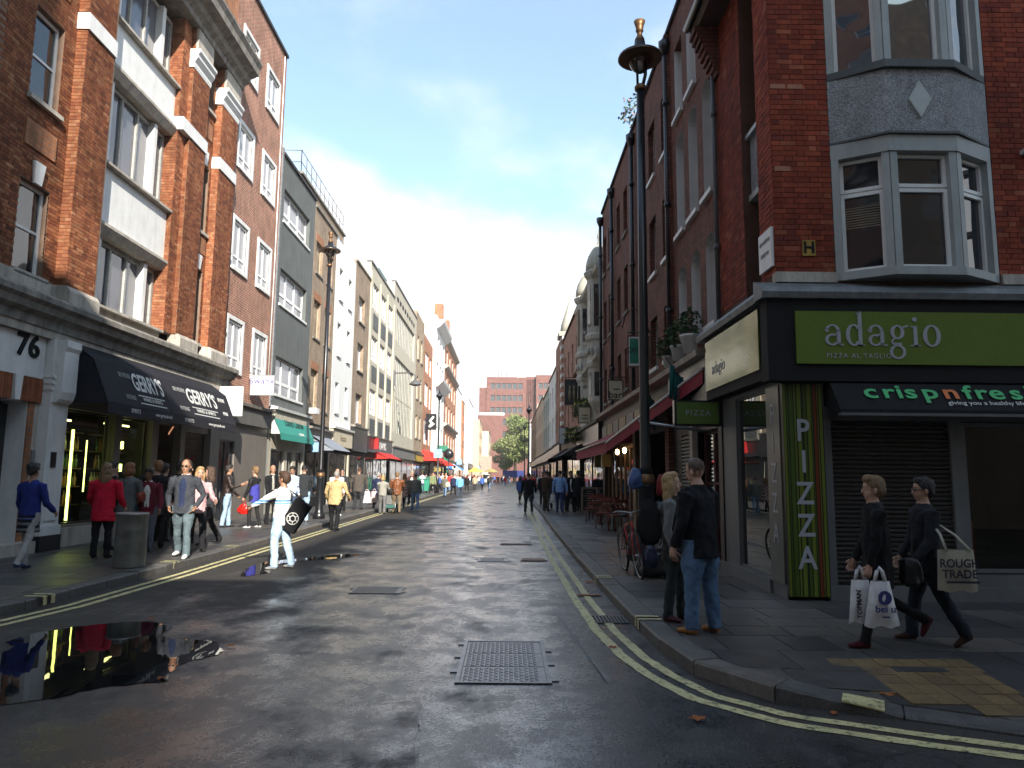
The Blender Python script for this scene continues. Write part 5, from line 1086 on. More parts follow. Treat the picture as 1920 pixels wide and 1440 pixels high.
# lower shop front
GREYF = M('grey_shop_frame', (0.13, 0.135, 0.135), 0.5, 0.1, 3, 0.1, grime=0.3)
mb = MB(); wallmb(mb, PF, 4.12, 16, 0.12, 2.9, [(4.24, 5.80, 0.30, 2.42), (5.96, 9.5, 0.45, 2.42), (9.7, 15, 0.45, 2.42)], 0, 0.12, 0); mb.build('shop_frame', [GREYF], R1)
mb = MB(); wallmb(mb, PR, 9.41, 12.0, 0.12, 2.95, [(9.93, 11.30, 0.32, 2.88)], 0, 0.10, 0); mb.build('shop_frame', [GREYF], R1)
sh = MB().pb(PF, 4.24, 5.80, -0.10, -0.07, 0.30, 2.42).build('roller_shutter', M('shutter_backing', (0.05, 0.045, 0.04), 0.7), R1)
sm_ = MB().extr(Pl('F', 0), [(-0.07, 0), (-0.035, 0.012), (-0.03, 0.035), (-0.05, 0.052), (-0.07, 0.056)], 0, 1.55).mesh('slat', [M('shutter_slat', (0.055, 0.047, 0.042), 0.5, 0.15, 5, 0.1, metal=0.3, grime=0.3)])
for k in range(35): put('slat', sm_, sh, (4.245, 9.4, 0.32 + k * 0.0585))
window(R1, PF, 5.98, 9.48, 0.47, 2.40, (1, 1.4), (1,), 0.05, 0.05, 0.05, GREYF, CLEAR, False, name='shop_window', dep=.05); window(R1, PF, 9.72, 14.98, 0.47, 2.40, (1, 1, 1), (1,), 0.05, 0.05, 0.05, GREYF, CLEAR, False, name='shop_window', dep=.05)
window(R1, PR, 9.93, 11.30, 0.32, 2.88, (1,), (1,), 0.03, 0.03, 0.03, GREYF, glassy('shop_side_glass', (0.012, 0.016, 0.013), 0.0, 2.6, 0.002), False, name='shop_window', dep=.05)
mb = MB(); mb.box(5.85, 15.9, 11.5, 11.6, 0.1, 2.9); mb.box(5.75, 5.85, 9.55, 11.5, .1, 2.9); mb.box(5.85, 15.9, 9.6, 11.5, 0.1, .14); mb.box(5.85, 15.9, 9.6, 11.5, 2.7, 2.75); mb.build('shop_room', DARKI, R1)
MB().box(6.0, 6.35, 9.9, 10.3, .14, 1.1).build('red_cabinet', M('dark_red_panel', (0.16, 0.02, 0.01), 0.6), label='dark red counter end inside the unlit right hand shop window', cat='counter')
MB().pb(PF, 4.12, 16, 0.0, 0.05, 0.12, 0.29).build('stall_riser', GREYF, R1); MB().pb(PR, 9.93, 12.2, 0.0, 0.04, 0.12, 0.30).build('stall_riser', GREYF, R1)
# striped pizza pier
pz = thing('shop_sign', 'tall striped corner pier with large white letters reading down', 'sign', (3.85, 9.36, 0.2))
MB().box(3.585, 4.11, 9.32, 9.40, 0.17, 2.88).build('panel', M('stripe_black', (0.012, 0.012, 0.01), 0.35), pz)
SC = [M('stripe_%d' % i, c, 0.35, 0.03, 2, 0, fine=0.0) for i, c in enumerate([(0.11, 0.15, 0.015), (0.05, 0.085, 0.01), (0.16, 0.03, 0.01), (0.13, 0.10, 0.015)])]
for x, w, c in ((3.59, .03, 0), (3.635, .015, 1), (3.665, .05, 1), (3.73, .02, 0), (3.77, .05, 0), (3.85, .035, 1), (3.90, .045, 0), (3.955, .012, 1), (3.985, .03, 2), (4.03, .014, 3), (4.06, .035, 0)): MB().box(x, x + w, 9.316, 9.3205, 0.172, 2.878).build('stripe', SC[c], pz)
for i, ch in enumerate('PIZZA'): text(ch, 0.40, (3.83, 9.312, 2.26 - i * 0.405), (1, 0, 0), (0, 0, 1), PALEL, pz, 0.004, 0.86, bold=0.006)
MB().box(3.572, 3.60, 9.43, 9.90, 0.30, 2.88).build('side_panel', M('side_sign_grey', (0.10, 0.10, 0.085), 0.3), pz)
for i, ch in enumerate('PIZZA'): text(ch, 0.38, (3.568, 9.66, 2.50 - i * 0.395), (0, -1, 0), (0, 0, 1), PALEL, pz, 0.002, 0.8)
# black half-awning with coloured lettering
aw = thing('shop_awning', 'black shop awning over the shutter with green and orange lettering', 'awning', (6, 9.2, 2.7))
mb = MB(); mb.extr(PF, [(0.0, 2.90), (0.22, 2.88), (0.46, 2.52), (0.46, 2.47), (0.42, 2.47), (0.0, 2.60)], 4.16, 16); mb.build('canopy', BLACKM, aw)
MB().extr(PF, [(0.40, 2.44), (0.48, 2.44), (0.48, 2.475), (0.40, 2.475)], 4.16, 16).build('awning_bar', GREYF, aw)
GL, OL = M('green_lettering', (0.05, 0.42, 0.13), 0.5, 0.05), M('orange_lettering', (0.62, 0.15, 0.02), 0.5, 0.05)
o, u = onslope(PF, 0, 0.22, 2.88, 0.46, 2.52, 0.40)
x = 4.52
for ch, mt, wd in (('c', GL, .135), ('r', GL, .10), ('i', GL, .06), ('s', GL, .125), ('p', GL, .15), ('n', OL, .15), ('f', GL, .08), ('r', GL, .10), ('e', GL, .15), ('s', GL, .12), ('h', GL, .15)):
    text(ch, 0.31, (x, o.y, o.z + .01), (1, 0, 0), u, mt, aw, 0.003, 1.35, 'LEFT', bold=0.006); x += wd * 1.78
text('giving you a healthy lifestyle', 0.088, (5.55, o.y - .085, o.z - .128), (1, 0, 0), u, LET, aw, 0.003, 1.2, 'LEFT')
# hydrant plate, street name plate, camera box
hp = thing('hydrant_plate', 'small yellow hydrant plate with a black H on the red brick corner', 'sign', (4.05, 9.36, 4.73)); MB().pb(PF, 3.955, 4.13, 0.015, 0.03, 4.63, 4.845).build('plate', M('dull_yellow', (0.35, 0.22, 0.03), 0.5, 0.2, 8), hp); text('H', 0.22, (4.042, 9.366, 4.735), (1, 0, 0), (0, 0, 1), BLACKM, hp, 0.003, 1.0, bold=.006)
npl = thing('street_name_plate', 'white street name plate with worn lettering on the side of the corner building', 'sign', PR.pt(9.75, 0.03, 4.8))
MB().pb(PR, 9.42, 9.90, 0.015, 0.05, 4.50, 5.05).build('plate', WHITE, npl); text('OLD COMPTON', 0.085, PR.pt(9.66, 0.054, 4.90), PR.right(), (0, 0, 1), M('grey_lettering', (0.25, 0.25, 0.27), 0.6), npl, .002, .62); text('STREET W1', 0.085, PR.pt(9.66, 0.054, 4.72), PR.right(), (0, 0, 1), M('grey_lettering', (0, 0, 0)), npl, .002, .7)
for z, lb in ((6.1, 'upper'), (5.15, 'lower')): MB().box(7.02, 7.2, 9.25, 9.39, z, z + .06).build('wall_light', WHITE, label=lb + ' small white fitting on the brick at the right edge', cat='light')
ps = thing('shop_sign', 'green projecting box sign reading pizza on the side of the corner building', 'sign', (3.1, 12, 2.5)); MB().box(2.78, 3.56, 11.94, 12.06, 2.50, 2.93).build('box', BLACK, ps); MB().box(2.82, 3.52, 11.925, 11.94, 2.535, 2.895).build('face', M('sign_green', (0.10, 0.17, 0.03), 0.35, 0.04, 2, 0), ps); text('PIZZA', 0.13, (3.17, 11.92, 2.715), (1, 0, 0), (0, 0, 1), PALEL, ps, .002, 1.0, space=1.25)

# ---- right side: long dark brick terrace with arched white reveals
t = thing('brick_building', 'dark red brick terrace with arched white window reveals behind the right lamp post', 'building', (3.6, 16, 0)); R2 = t
def arch(mb, P, a0, a1, z0, z1, rise, m=1, rev=0.26):
    """side jambs and an arched head, white, for a hole"""
    c = (a0 + a1) / 2; w = (a1 - a0) / 2; K = 8
    for a in (a0, a1): mb.face([P.pt(a, 0.0, z0), P.pt(a, 0.0, z1), P.pt(a, -rev, z1), P.pt(a, -rev, z0)], m)
    pr = [(c + w * math.cos(math.pi * i / K), z1 + rise * math.sin(math.pi * i / K)) for i in range(K + 1)]
    for (x0, y0), (x1, y1) in zip(pr[:-1], pr[1:]): mb.face([P.pt(x0, 0, y0), P.pt(x1, 0, y1), P.pt(x1, -rev, y1), P.pt(x0, -rev, y0)], m)
    top = z1 + rise + .001
    for (x0, y0), (x1, y1) in zip(pr[:-1], pr[1:]): mb.face([P.pt(x0, 0, y0), P.pt(x1, 0, y1), P.pt(x1, 0, top), P.pt(x0, 0, top)], 0)
    mb.face([P.pt(a0, -rev - .002, z0), P.pt(a1, -rev - .002, z0), P.pt(a1, -rev - .002, top), P.pt(a0, -rev - .002, top)], 2)
PR2 = Pl('R', 3.6); mb = MB(); AC = [(12.15, 12.75), (13.15, 13.8), (14.2, 14.85)]; rowsA = [(4.35, 5.75), (6.75, 8.7)]; rowT = (9.35, 11.0)
DC = [(15.6, 16.3), (17.05, 17.85), (21.2, 21.9), (22.6, 23.3), (24.6, 25.3), (25.9, 26.6)]; rowsD = [(4.3, 5.55), (6.65, 8.1), (9.15, 10.6)]
holes = [(a, b, c, d + .25) for a, b in AC for c, d in rowsA] + [(a, b) + rowT for a, b in AC[1:]] + [(a, b, c, d) for a, b in DC for c, d in rowsD]
wallmb(mb, PR2, 12.0, 26.9, 4.0, 11.75, holes, 0, 0.22, 0)
for a, b in AC:
    for c, d in rowsA: arch(mb, PR2, a + .002, b - .002, c, d, 0.25)
for a, b in AC[1:]:
    for s in (a + .003, b - .003): mb.face([PR2.pt(s, 0, rowT[0]), PR2.pt(s, 0, rowT[1]), PR2.pt(s, -.22, rowT[1]), PR2.pt(s, -.22, rowT[0])], 1)
bodymb(mb, PR2, 12.0, 26.9, 11.75, 9, 0, 3, .4)
mb.build('wall', [b_rd, WHITE, DARKGL, DGREY], t)
MB().pb(PR2, 12.0, 26.9, -.3, 0.06, 11.752, 11.85).build('coping', DGREY, t)
for a, b in AC:
    for c, d in rowsA: MB().pb(PR2, a - .06, b + .06, -.2, 0.08, c - .09, c - .002).build('sill', WHITE, t)
    window(t, PR2, a + .01, b - .01, rowsA[0][0], rowsA[0][1] + .2, (1,), (1, 1), 0.05, 0.04, 0.20, WHITEW, DARKGL, False, dep=.04); window(t, PR2, a + .01, b - .01, rowsA[1][0], rowsA[1][1] + .2, (1,), (1, 1), 0.05, 0.04, 0.20, WHITEW, DARKGL, False, dep=.04)
for a, b in AC[1:]: window(t, PR2, a + .01, b - .01, rowT[0], rowT[1], (1,), (1, 1), 0.05, 0.04, 0.16, WHITEW, DARKGL, False, dep=.04, sill=(.08, WHITE))
for a, b in DC:
    for c, d in rowsD: window(t, PR2, a + .01, b - .01, c, d, (1,), (1, 1), 0.07, 0.05, 0.13, WHITEW if a < 17 else wgrey, DARKGL, False, dep=.04, sill=(.06, WHITE if a < 20 else STONED))
mb = MB(); mb.pb(PR2, 15.3, 15.5, 0, 0.12, 4, 11.7); mb.build('party_pier', b_rd, t)
mb = MB(); wallmb(mb, PR2, 12.0, 26.9, 0.12, 4.0, [(12.2, 14.8, 0.15, 2.5), (15.9, 19.4, 0.4, 2.7), (20.0, 26.5, 0.5, 2.6)], 0, 0.3, 0, 0.02); mb.build('shopfronts', [M('dark_shopfront', (0.03, 0.02, 0.018), 0.5)], t)
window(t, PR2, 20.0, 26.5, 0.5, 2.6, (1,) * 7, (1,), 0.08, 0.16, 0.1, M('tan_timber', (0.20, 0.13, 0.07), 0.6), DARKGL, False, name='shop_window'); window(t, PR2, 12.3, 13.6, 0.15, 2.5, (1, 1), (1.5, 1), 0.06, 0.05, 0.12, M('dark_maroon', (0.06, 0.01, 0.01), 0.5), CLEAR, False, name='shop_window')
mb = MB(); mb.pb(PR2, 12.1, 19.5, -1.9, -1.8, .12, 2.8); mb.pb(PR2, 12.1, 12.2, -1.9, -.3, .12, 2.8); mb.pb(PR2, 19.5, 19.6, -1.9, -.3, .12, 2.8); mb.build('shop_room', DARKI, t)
sh2 = MB().pb(PR2, 13.75, 15.4, -0.05, -0.02, 0.15, 2.5).build('roller_shutter', M('shutter_back2', (0.12, 0.12, 0.11), 0.6), t)
sm2 = MB().extr(Pl('R', 0), [(-0.02, 0), (0.02, 0.015), (0.02, 0.045), (-0.02, 0.06)], 0, 1.6).mesh('slat', [M('pale_shutter_slat', (0.20, 0.20, 0.19), 0.5, 0.1, 5, .1, metal=.4, grime=.3)])
for k in range(32): put('slat', sm2, sh2, (3.6, 13.77, 0.17 + k * 0.072))
MB().pb(PR2, 13.55, 13.75, 0.02, 0.12, 0.12, 2.9).build('shop_pilaster', M('cream_pier', (0.30, 0.27, 0.22), 0.6, grime=.3), t); MB().pb(PR2, 15.45, 15.8, 0.02, 0.14, .12, 2.9).build('shop_pilaster', b_rd, t); MB().pb(PR2, 19.5, 19.9, .02, .14, .12, 2.9).build('shop_pilaster', M('tan_pier', (0.22, 0.16, 0.09), 0.6), t)
MB().pb(PR2, 12.05, 15.3, 0.0, 0.16, 2.95, 3.75).build('fascia', BLACK, t)
for k, a in enumerate(np.arange(15.9, 26.4, 1.35)): MB().pb(PR2, a, a + 1.2, 0.02, 0.10, 2.95, 3.45).build('fascia_panel', M('tan_panel_%d' % (k % 2), [(0.30, 0.24, 0.12), (0.22, 0.20, 0.17)][k % 2], 0.6, grime=.3), t)
MB().extr(PR2, [(0, 3.76), (0.30, 3.78), (0.32, 3.88), (0, 3.98)], 12.42, 26.9).build('shop_ledge', STONE, t)
for a, n_, lb in ((15.35, .09, 'nearest of the black drainpipes on the right terrace'), (19.9, .09, 'thick black drainpipe just beyond the right lamp post'), (23.9, .09, 'furthest black drainpipe on the dark brick terrace'), (26.75, .1, 'black drainpipe with hopper at the white building')): pipe(PR2, a, n_, 4.0, 11.2, 0.06, BLACK, lb)
pipe(PR, 11.85, .06, 4.3, 9.3, 0.04, PIPEG, 'grey drainpipe between the corner building and the arched windows', False)
# ornate white building with turret bays
R3 = building('ornate_building', 'ornate cream stone building with projecting turret bays beyond the brick terrace', PR, 26.95, 35.6, 10.4, M('cream_stone', (0.50, 0.48, 0.42), 0.7, 0.15, 2, 0.3, 40, grime=0.4), grid([(30.4, 31.2), (34.4, 35.2)], [(4.6, 6.2), (7.0, 8.8)], **kf), 0.2, 9, shop=dict(mat=BLACKM, fas=BLACK))
CST = MC['cream_stone']
for yc in (28.5, 32.8):
    q = lambda r_, h: (r_, h); tb = MB(); tb.lathe((3.68, yc, 0), [(r_ * .76, z_) for r_, z_ in [(0.05, 3.9), (0.55, 4.5), (0.62, 4.6), (0.62, 5.9), (0.70, 6.0), (0.72, 6.15), (0.64, 6.25), (0.64, 7.0), (0.76, 7.1), (0.78, 7.25), (0.66, 7.35), (0.66, 9.55), (0.80, 9.7), (0.85, 9.85), (0.72, 9.95)]], 8, 0, False); tb.build('turret', CST, R3)
    MB().lathe((3.68, yc, 0), [(r_ * .76, z_) for r_, z_ in [(0.74, 9.95), (0.72, 10.2), (0.6, 10.55), (0.35, 10.9), (0.12, 11.05), (0.08, 11.3), (0.12, 11.4), (0.03, 11.75)]], 8).build('turret_dome', M('pale_lead', (0.42, 0.40, 0.33), 0.6, grime=.3), R3)
    w = MB()
    for k in range(8):
        a = math.pi * (k + .5) / 4 + math.pi / 8 * 0; c, s = math.cos(a), math.sin(a)
        for z0_, z1_ in ((4.8, 5.75), (7.6, 9.3)):
            R_ = 0.475 * math.cos(math.pi / 8) + .012 if z0_ < 6 else 0.51 * math.cos(math.pi / 8) + .012
            cx_, cy_ = 3.68 + R_ * c, yc + R_ * s; w.face([(cx_ - s * .10, cy_ + c * .10, z0_), (cx_ + s * .10, cy_ - c * .10, z0_), (cx_ + s * .10, cy_ - c * .10, z1_), (cx_ - s * .10, cy_ + c * .10, z1_)])
    w.build('turret_windows', DARKGL, R3, kind='stuff')
    o_ = MB()
    for k in range(16):
        a = math.pi * k / 8; o_.ell((3.68 + .52 * math.cos(a), yc + .52 * math.sin(a), 6.6), (.07, .07, .16), 6, 4)
    o_.build('carving', CST, R3, kind='stuff')
for z in (6.1, 9.6): MB().extr(PR, [(0, z), (0.25, z + .1), (0.28, z + .22), (0, z + .3)], 26.95, 35.6).build('cornice', CST, R3)
R4 = building('brick_building', 'red brick house beyond the ornate cream building on the right', PR, 35.65, 46, 10.3, b_rb, grid([(36.6, 37.6), (39.2, 40.2), (41.8, 42.8), (44.2, 45.2)], [(4.6, 6.2), (7.2, 9.0)], **kf), 0.2, 9, cope=DGREY, shop=dict(mat=BLACKM, fas=M('brown_fascia', (0.08, 0.05, 0.03), 0.6)))
R5 = building('brick_building', 'striped red brick and white stone building with a pointed cap on the right', Pl('R', 3.5), 46.05, 52, 10.8, b_rb, grid([(47.5, 48.4), (50, 50.9)], [(4.6, 6.2), (7.2, 9.0)], **kf), 0.2, 9, shop=dict(mat=BLACKM, fas=BLACK))
mb = MB()
for k in range(11): mb.box(3.46, 5.2, 46.0, 46.049, 4.3 + k * .62, 4.55 + k * .62); mb.box(3.46, 3.499, 46.0, 47.2, 4.3 + k * .62, 4.55 + k * .62)
mb.build('white_bands', WHITE, R5); MB().lathe((4.1, 46.9, 11.0), [(0.7, 0), (0.6, .6), (.1, 2.2), (.03, 2.8)], 8).build('pointed_cap', M('pale_lead', (0, 0, 0)), R5); MB().box(3.3, 4.9, 45.95, 47.7, 10.7, 11.0).build('cap_base', STONE, R5)
xx = [('rendered_building', 'white stuccoed house beyond the striped building on the right', 3.6, 52.1, 62, 9.6, WREND), ('rendered_building', 'pale grey-green house in the far right row', 3.7, 62.1, 74, 9.4, M('grey_green_render', (0.38, 0.42, 0.38), .7)), ('rendered_building', 'cream house further along the far right row', 3.7, 74.1, 92, 9.8, CREAM), ('brick_building', 'brown brick house at the far end of the right row', 3.9, 92.1, 118, 10.2, b_br2)]
for nm, lb, X, a0, a1, z1, mt in xx:
    n = max(3, int((a1 - a0) / 3)); w = (a1 - a0) / n
    building(nm, lb, Pl('R', X), a0, a1, z1, mt, grid([(a0 + i * w + w * .3, a0 + i * w + w * .7) for i in range(n)], [(4.5, 6.2), (7.0, 8.6)], **kf), .2, 9, cope=STONED, shop=dict(mat=BLACKM, fas=BLACK))
# domed white corner house in front of the trees
R9 = thing('domed_house', 'small white corner house with a red striped cap in front of the trees', 'house', (6.3, 150, 0)); mb = MB(); DP = Pl('F', 150)
hh = [(5.3, 6.0, z, z + 1.5) for z in (1.2, 4.2, 7.0, 9.6)] + [(6.7, 7.4, z, z + 1.5) for z in (4.2, 7.0, 9.6)]
wallmb(mb, DP, 4.75, 8.2, 0, 12.4, hh, 0, .2, 0); bodymb(mb, DP, 4.75, 8.2, 12.4, 12, 0, 1); mb.build('wall', [WREND, DGREY], R9)
for h in hh: window(R9, DP, *h, fm=WHITEW, pm=DARKGL, cols=(1,), rows=(1, 1), ft=.07, bt=.06, inset=.12)
MB().lathe((6.4, 151.5, 12.4), [(2.0, 0), (1.9, .5), (1.2, 1.2), (.5, 1.7), (.15, 2.0), (.1, 3.2), (.3, 3.4), (.03, 4.6)], 8, 0, False).build('cap', M('cap_stone', (0.55, 0.42, 0.34), .6), R9)
mb = MB()
for z in (3.6, 11.9): mb.pb(DP, 4.6, 8.3, 0, .25, z, z + .3)
mb.build('cornice', STONE, R9)
# unseen blocks behind the camera, roofs and edges shaped to shade this corner
bb = [('brick_building', 'tall brick block behind the viewer on the left', -30, -2.2, 30, b_rb), ('brick_building', 'middle height brown block behind the viewer', -2.2, 0.6, 17.4, b_br), ('rendered_building', 'low cream block behind the viewer', 0.6, 7.2, 10.3, CREAM), ('brick_building', 'tall brown block behind the viewer on the right', 7.2, 34, 19.6, b_br2)]
for nm, lb, x0, x1, z1, mt in bb:
    Q = Pl('B', -6.0); n = max(1, int((x1 - x0) / 3.2)); w = (x1 - x0) / n; zs = [z for z in np.arange(4.5, z1 - 2, 3.3)]
    t = thing(nm, lb, 'building', ((x0 + x1) / 2, -6, 0)); mb = MB(); hs = [(x0 + i * w + w * .3, x0 + i * w + w * .68, float(z), float(z) + 1.9) for i in range(n) for z in zs]
    wallmb(mb, Q, x0, x1, 0, z1, hs, 0, .2, 0); bodymb(mb, Q, x0, x1, z1, 12, 0, 1, .02); mb.build('wall', [mt, DGREY], t)
    for h in hs: window(t, Q, *h, fm=WHITEW, pm=DARKGL, cols=(1,), rows=(1, 1), ft=.07, bt=.06, inset=.1)
# ------------------------------------------------------------ lamp posts
def lamppost(x, y, h, label, s=1.0):
    t = thing('lamp_post', label, 'lamp post', (x, y, 0.12)); z0 = 0.12; c = (x, y, 0)
    MB().lathe(c, [(0.21, z0), (0.21, z0 + .12), (0.17, z0 + .18), (0.135, z0 + .3), (0.125, z0 + 1.35), (0.14, z0 + 1.38), (0.14, z0 + 1.42)], 16).build('base', BLACK, t)
    MB().lathe(c, [(0.148, z0 + 1.42), (0.155, z0 + 1.47), (0.145, z0 + 1.53), (0.12, z0 + 1.58)], 16).build('gilt_ring', GOLD, t)
    zt = h - 1.18
    MB().lathe(c, [(0.12, z0 + 1.58), (0.082, z0 + 1.7), (0.076, 4.5), (0.066, zt - .1)], 16).build('pole', BLACK, t)
    MB().lathe(c, [(0.085, zt - .1), (0.10, zt - .07), (0.10, zt - .03), (0.08, zt)], 14).build('gilt_collar', GOLD, t)
    mb = MB(); mb.path([(x - .045, y, zt), (x - .05, y, zt + .3), (x - .05, y, zt + .62)], 0.022, 6); mb.path([(x + .045, y, zt), (x + .09, y, zt + .2), (x + .10, y, zt + .62)], 0.03, 6); mb.build('bracket', BLACK, t)
    MB().lathe(c, [(0.06, zt + .24), (0.12, zt + .28), (0.18, zt + .38), (0.21, zt + .49)], 16).build('glass_bowl', clear('lamp_glass', (.93, .93, .93)), t)
    MB().lathe(c, [(0.05, zt + .3), (0.05, zt + .44)], 8).build('bulb', WHITE, t)
    MB().lathe(c, [(0.02, zt + .50), (0.28, zt + .49), (0.37, zt + .475), (0.375, zt + .50), (0.365, zt + .53), (0.22, zt + .61), (0.10, zt + .69), (0.09, zt + .8)], 24).build('hood', BLACK, t)
    MB().lathe(c, [(0.371, zt + .478), (0.378, zt + .482), (0.378, zt + .495), (0.371, zt + .498)], 24).build('hood_rim', GOLD, t)
    MB().lathe(c, [(0.09, zt + .8), (0.085, zt + .84), (0.045, zt + .92), (0.045, zt + .98), (0.07, zt + 1.0), (0.06, zt + 1.03), (0.075, zt + 1.10), (0.10, zt + 1.18), (0.09, zt + 1.18)], 12).build('crown_finial', GOLD, t)
    return t
LR = lamppost(2.22, 11.6, 9.5, 'tall black lamp post with disc lantern standing by the bicycles on the right pavement')
lamppost(-6.48, 25.3, 10.35, 'black lamp post with gilt crown standing on the left pavement beside the green awning')
def simplelamp(x, y, h, label):
    t = thing('lamp_post', label, 'lamp post', (x, y, 0.12)); MB().lathe((x, y, 0), [(0.14, .12), (0.13, 1.4), (0.08, 1.5), (0.06, h - 1)], 10).build('pole', BLACK, t); MB().lathe((x, y, 0), [(0.05, h - 1), (0.25, h - .6), (0.33, h - .55), (0.1, h - .4), (.03, h)], 12).build('lantern', BLACK, t)
simplelamp(-5.9, 62, 9.0, 'distant black lamp post with blue sign on the left pavement'); simplelamp(2.1, 70, 8.6, 'distant black lamp post on the right pavement near the pub signs'); simplelamp(2.3, 95, 8.6, 'furthest black lamp post on the right in front of the domed house')
wl = thing('wall_lamp', 'black arm lamp reaching out from the wall between the cream modern buildings', 'wall lamp', (-9.0, 56.4, 9.3)); MB().box(-9.05, -8.9, 56.3, 56.5, 8.6, 9.8).build('plate', PIPEG, wl); MB().path([(-8.9, 56.4, 9.6), (-7.6, 56.4, 9.65), (-7.3, 56.4, 9.4), (-7.3, 56.4, 9.0)], 0.05, 6).build('arm', PIPEG, wl); MB().lathe((-7.3, 56.4, 0), [(0.1, 9.1), (0.45, 8.8), (0.5, 8.7), (0.2, 8.6)], 12).build('shade', PIPEG, wl)
# ------------------------------------------------------------ bin
GST = M('dull_zinc', (0.17, 0.17, 0.15), 0.45, 0.35, 5, 0.3, 50, metal=0.25, grime=0.5, spec=0.5)
t = thing('litter_bin', 'dented grey metal drum bin standing on the left kerb', 'litter bin', (-6.12, 12.01, .12))
bs_ = lambda L: [(r_ * .88, z_ * .93) for r_, z_ in L]
MB().lathe((-6.12, 12.01, .12), bs_([(0.265, 0), (0.275, .015), (0.272, .03), (0.270, .30), (0.273, .32), (0.270, .34), (0.272, .62), (0.275, .64), (0.271, .66), (0.275, .88), (0.285, .895), (0.285, .915), (0.245, .92), (0.23, .90), (0.21, .55)]), 40).build('drum', GST, t)
MB().lathe((-6.12, 12.01, .12), bs_([(0.276, .905), (0.288, .91), (0.288, .925), (0.262, .935), (0.25, .925)]), 36).build('rim', STEEL, t)
# wheeled bins
t = thing('wheeled_bin', 'green four wheeled rubbish bin on the far left pavement', 'bin', (-7.3, 62.5, .12)); mb = MB(); mb.hexa([(-8.0, 62, .3), (-6.7, 62, .3), (-6.7, 63, .3), (-8.0, 63, .3), (-8.15, 61.9, 1.25), (-6.55, 61.9, 1.25), (-6.55, 63.1, 1.25), (-8.15, 63.1, 1.25)]); mb.build('body', M('bin_green', (0.03, 0.24, 0.15), 0.5), t)
MB().extr(Pl('F', 61.9), [(0.05, 1.25), (0.05, 1.32), (-.6, 1.5), (-1.25, 1.32), (-1.25, 1.25)], -8.2, -6.5).build('lid', M('bin_lid', (0.03, 0.16, 0.10), .5), t)
for x in (-7.8, -6.9):
    for y in (62.1, 62.9): MB().lathe((x, y, .21), [(0.09, -.03), (0.09, .03)], 10, axis='x').build('wheel', RUBBER, t)
# ------------------------------------------------------------ signs on the left
def hang(label, x0, x1, y, z0, z1, board, txt=None, ts=.2, tm=None, frame=BLACK, wallx=None, ty=0.0, wx=1.0, bracket=True):
    t = thing('hanging_sign', label, 'hanging sign', ((x0 + x1) / 2, y, z0)); f = .035
    mb = MB(); mb.box(x0, x1, y - .04, y + .04, z0, z0 + f); mb.box(x0, x1, y - .04, y + .04, z1 - f, z1); mb.box(x0, x0 + f, y - .04, y + .04, z0 + f, z1 - f); mb.box(x1 - f, x1, y - .04, y + .04, z0 + f, z1 - f); mb.build('frame', frame, t)
    MB().box(x0 + f, x1 - f, y - .03, y + .03, z0 + f, z1 - f).build('board', board, t)
    for s_ in (txt or []): text(s_[0], s_[1], ((x0 + x1) / 2 + s_[3], y - .034, (z0 + z1) / 2 + s_[2]), (1, 0, 0), (0, 0, 1), s_[4], t, .003, s_[5] if len(s_) > 5 else 1.0, bold=.003)
    if wallx is not None: MB().path([(x0, y, z1 + .08), (wallx, y, z1 + .08)], .018, 6).build('bracket', BLACK, t); MB().path([(x0 + .1, y, z1), (x0 + .1, y, z1 + .08)], .01, 5).build('hanger', BLACK, t); MB().path([(x1 - .1, y, z1), (x1 - .1, y, z1 + .08)], .01, 5).build('hanger', BLACK, t)
    return t
PUR = M('purple_lettering', (0.07, 0.05, 0.25), 0.5, .05); BOARDW = M('white_sign_board', (0.80, 0.80, 0.80), 0.4, 0.04)
hang('white hanging sign with thin purple lettering on the brown brick building', -9.05, -8.2, 25.2, 4.36, 5.08, BOARDW, [('Swank', .30, .14, -.02, PUR, 1.15)], wallx=-9.1, frame=M('grey_frame', (.3, .3, .32), .4))
GA = M('sea_green_awning', (0.02, 0.24, 0.19), 0.6, 0.1, 2, 0.1, 150)
t = awning('shop_awning', 'sea green shop awning with script lettering under the grey rendered building', PL, 27.6, 32.4, [(0.05, 4.05), (0.42, 3.2), (0.46, 2.95)], GA, endmat=M('pale_end_cloth', (0.6, 0.6, 0.55), .7))
o, u = onslope(PL, 30.0, 0.05, 4.05, 0.42, 3.2, .45); text('David Clulow', 0.50, o, PL.right(), u, BLACKM, t, .002, 0.95, shear=.3); o, u = onslope(PL, 30.6, 0.05, 4.05, 0.42, 3.2, .9); text('opticians', 0.22, o, PL.right(), u, LET, t, .002)
hang('pale blue and white box sign under the left lamp post', -8.9, -8.5, 32.8, 2.6, 3.1, M('pale_blue_sign', (.25, .42, .68), .4), wallx=None)
MB().box(-9.0, -8.6, 32.4, 32.9, 4.35, 4.6).build('security_camera', WHITE, label='white box security camera above the shop left of the lamp post', cat='camera')
hang('black and white projecting sign on the red brick building half way along the left side', -9.05, -7.9, 80, 6.6, 8.4, BLACK, [], wallx=-9.1)
MB().path([(-8.7, 79.95, 6.9), (-8.3, 79.95, 7.3), (-8.6, 79.95, 7.6), (-8.2, 79.95, 8.1)], [(.16, .01), (.24, .01), (.14, .01), (.10, .01)], 8, ref=(1, 0, 0)).build('white_figure', BOARDW, [o for o in COL.objects if o.name.startswith('hanging_sign')][-1])
hang('red oval shop sign beside the black restaurant fascia', -8.95, -8.6, 48.6, 3.3, 4.1, M('red_sign', (.45, .02, .02), .4), wallx=None)
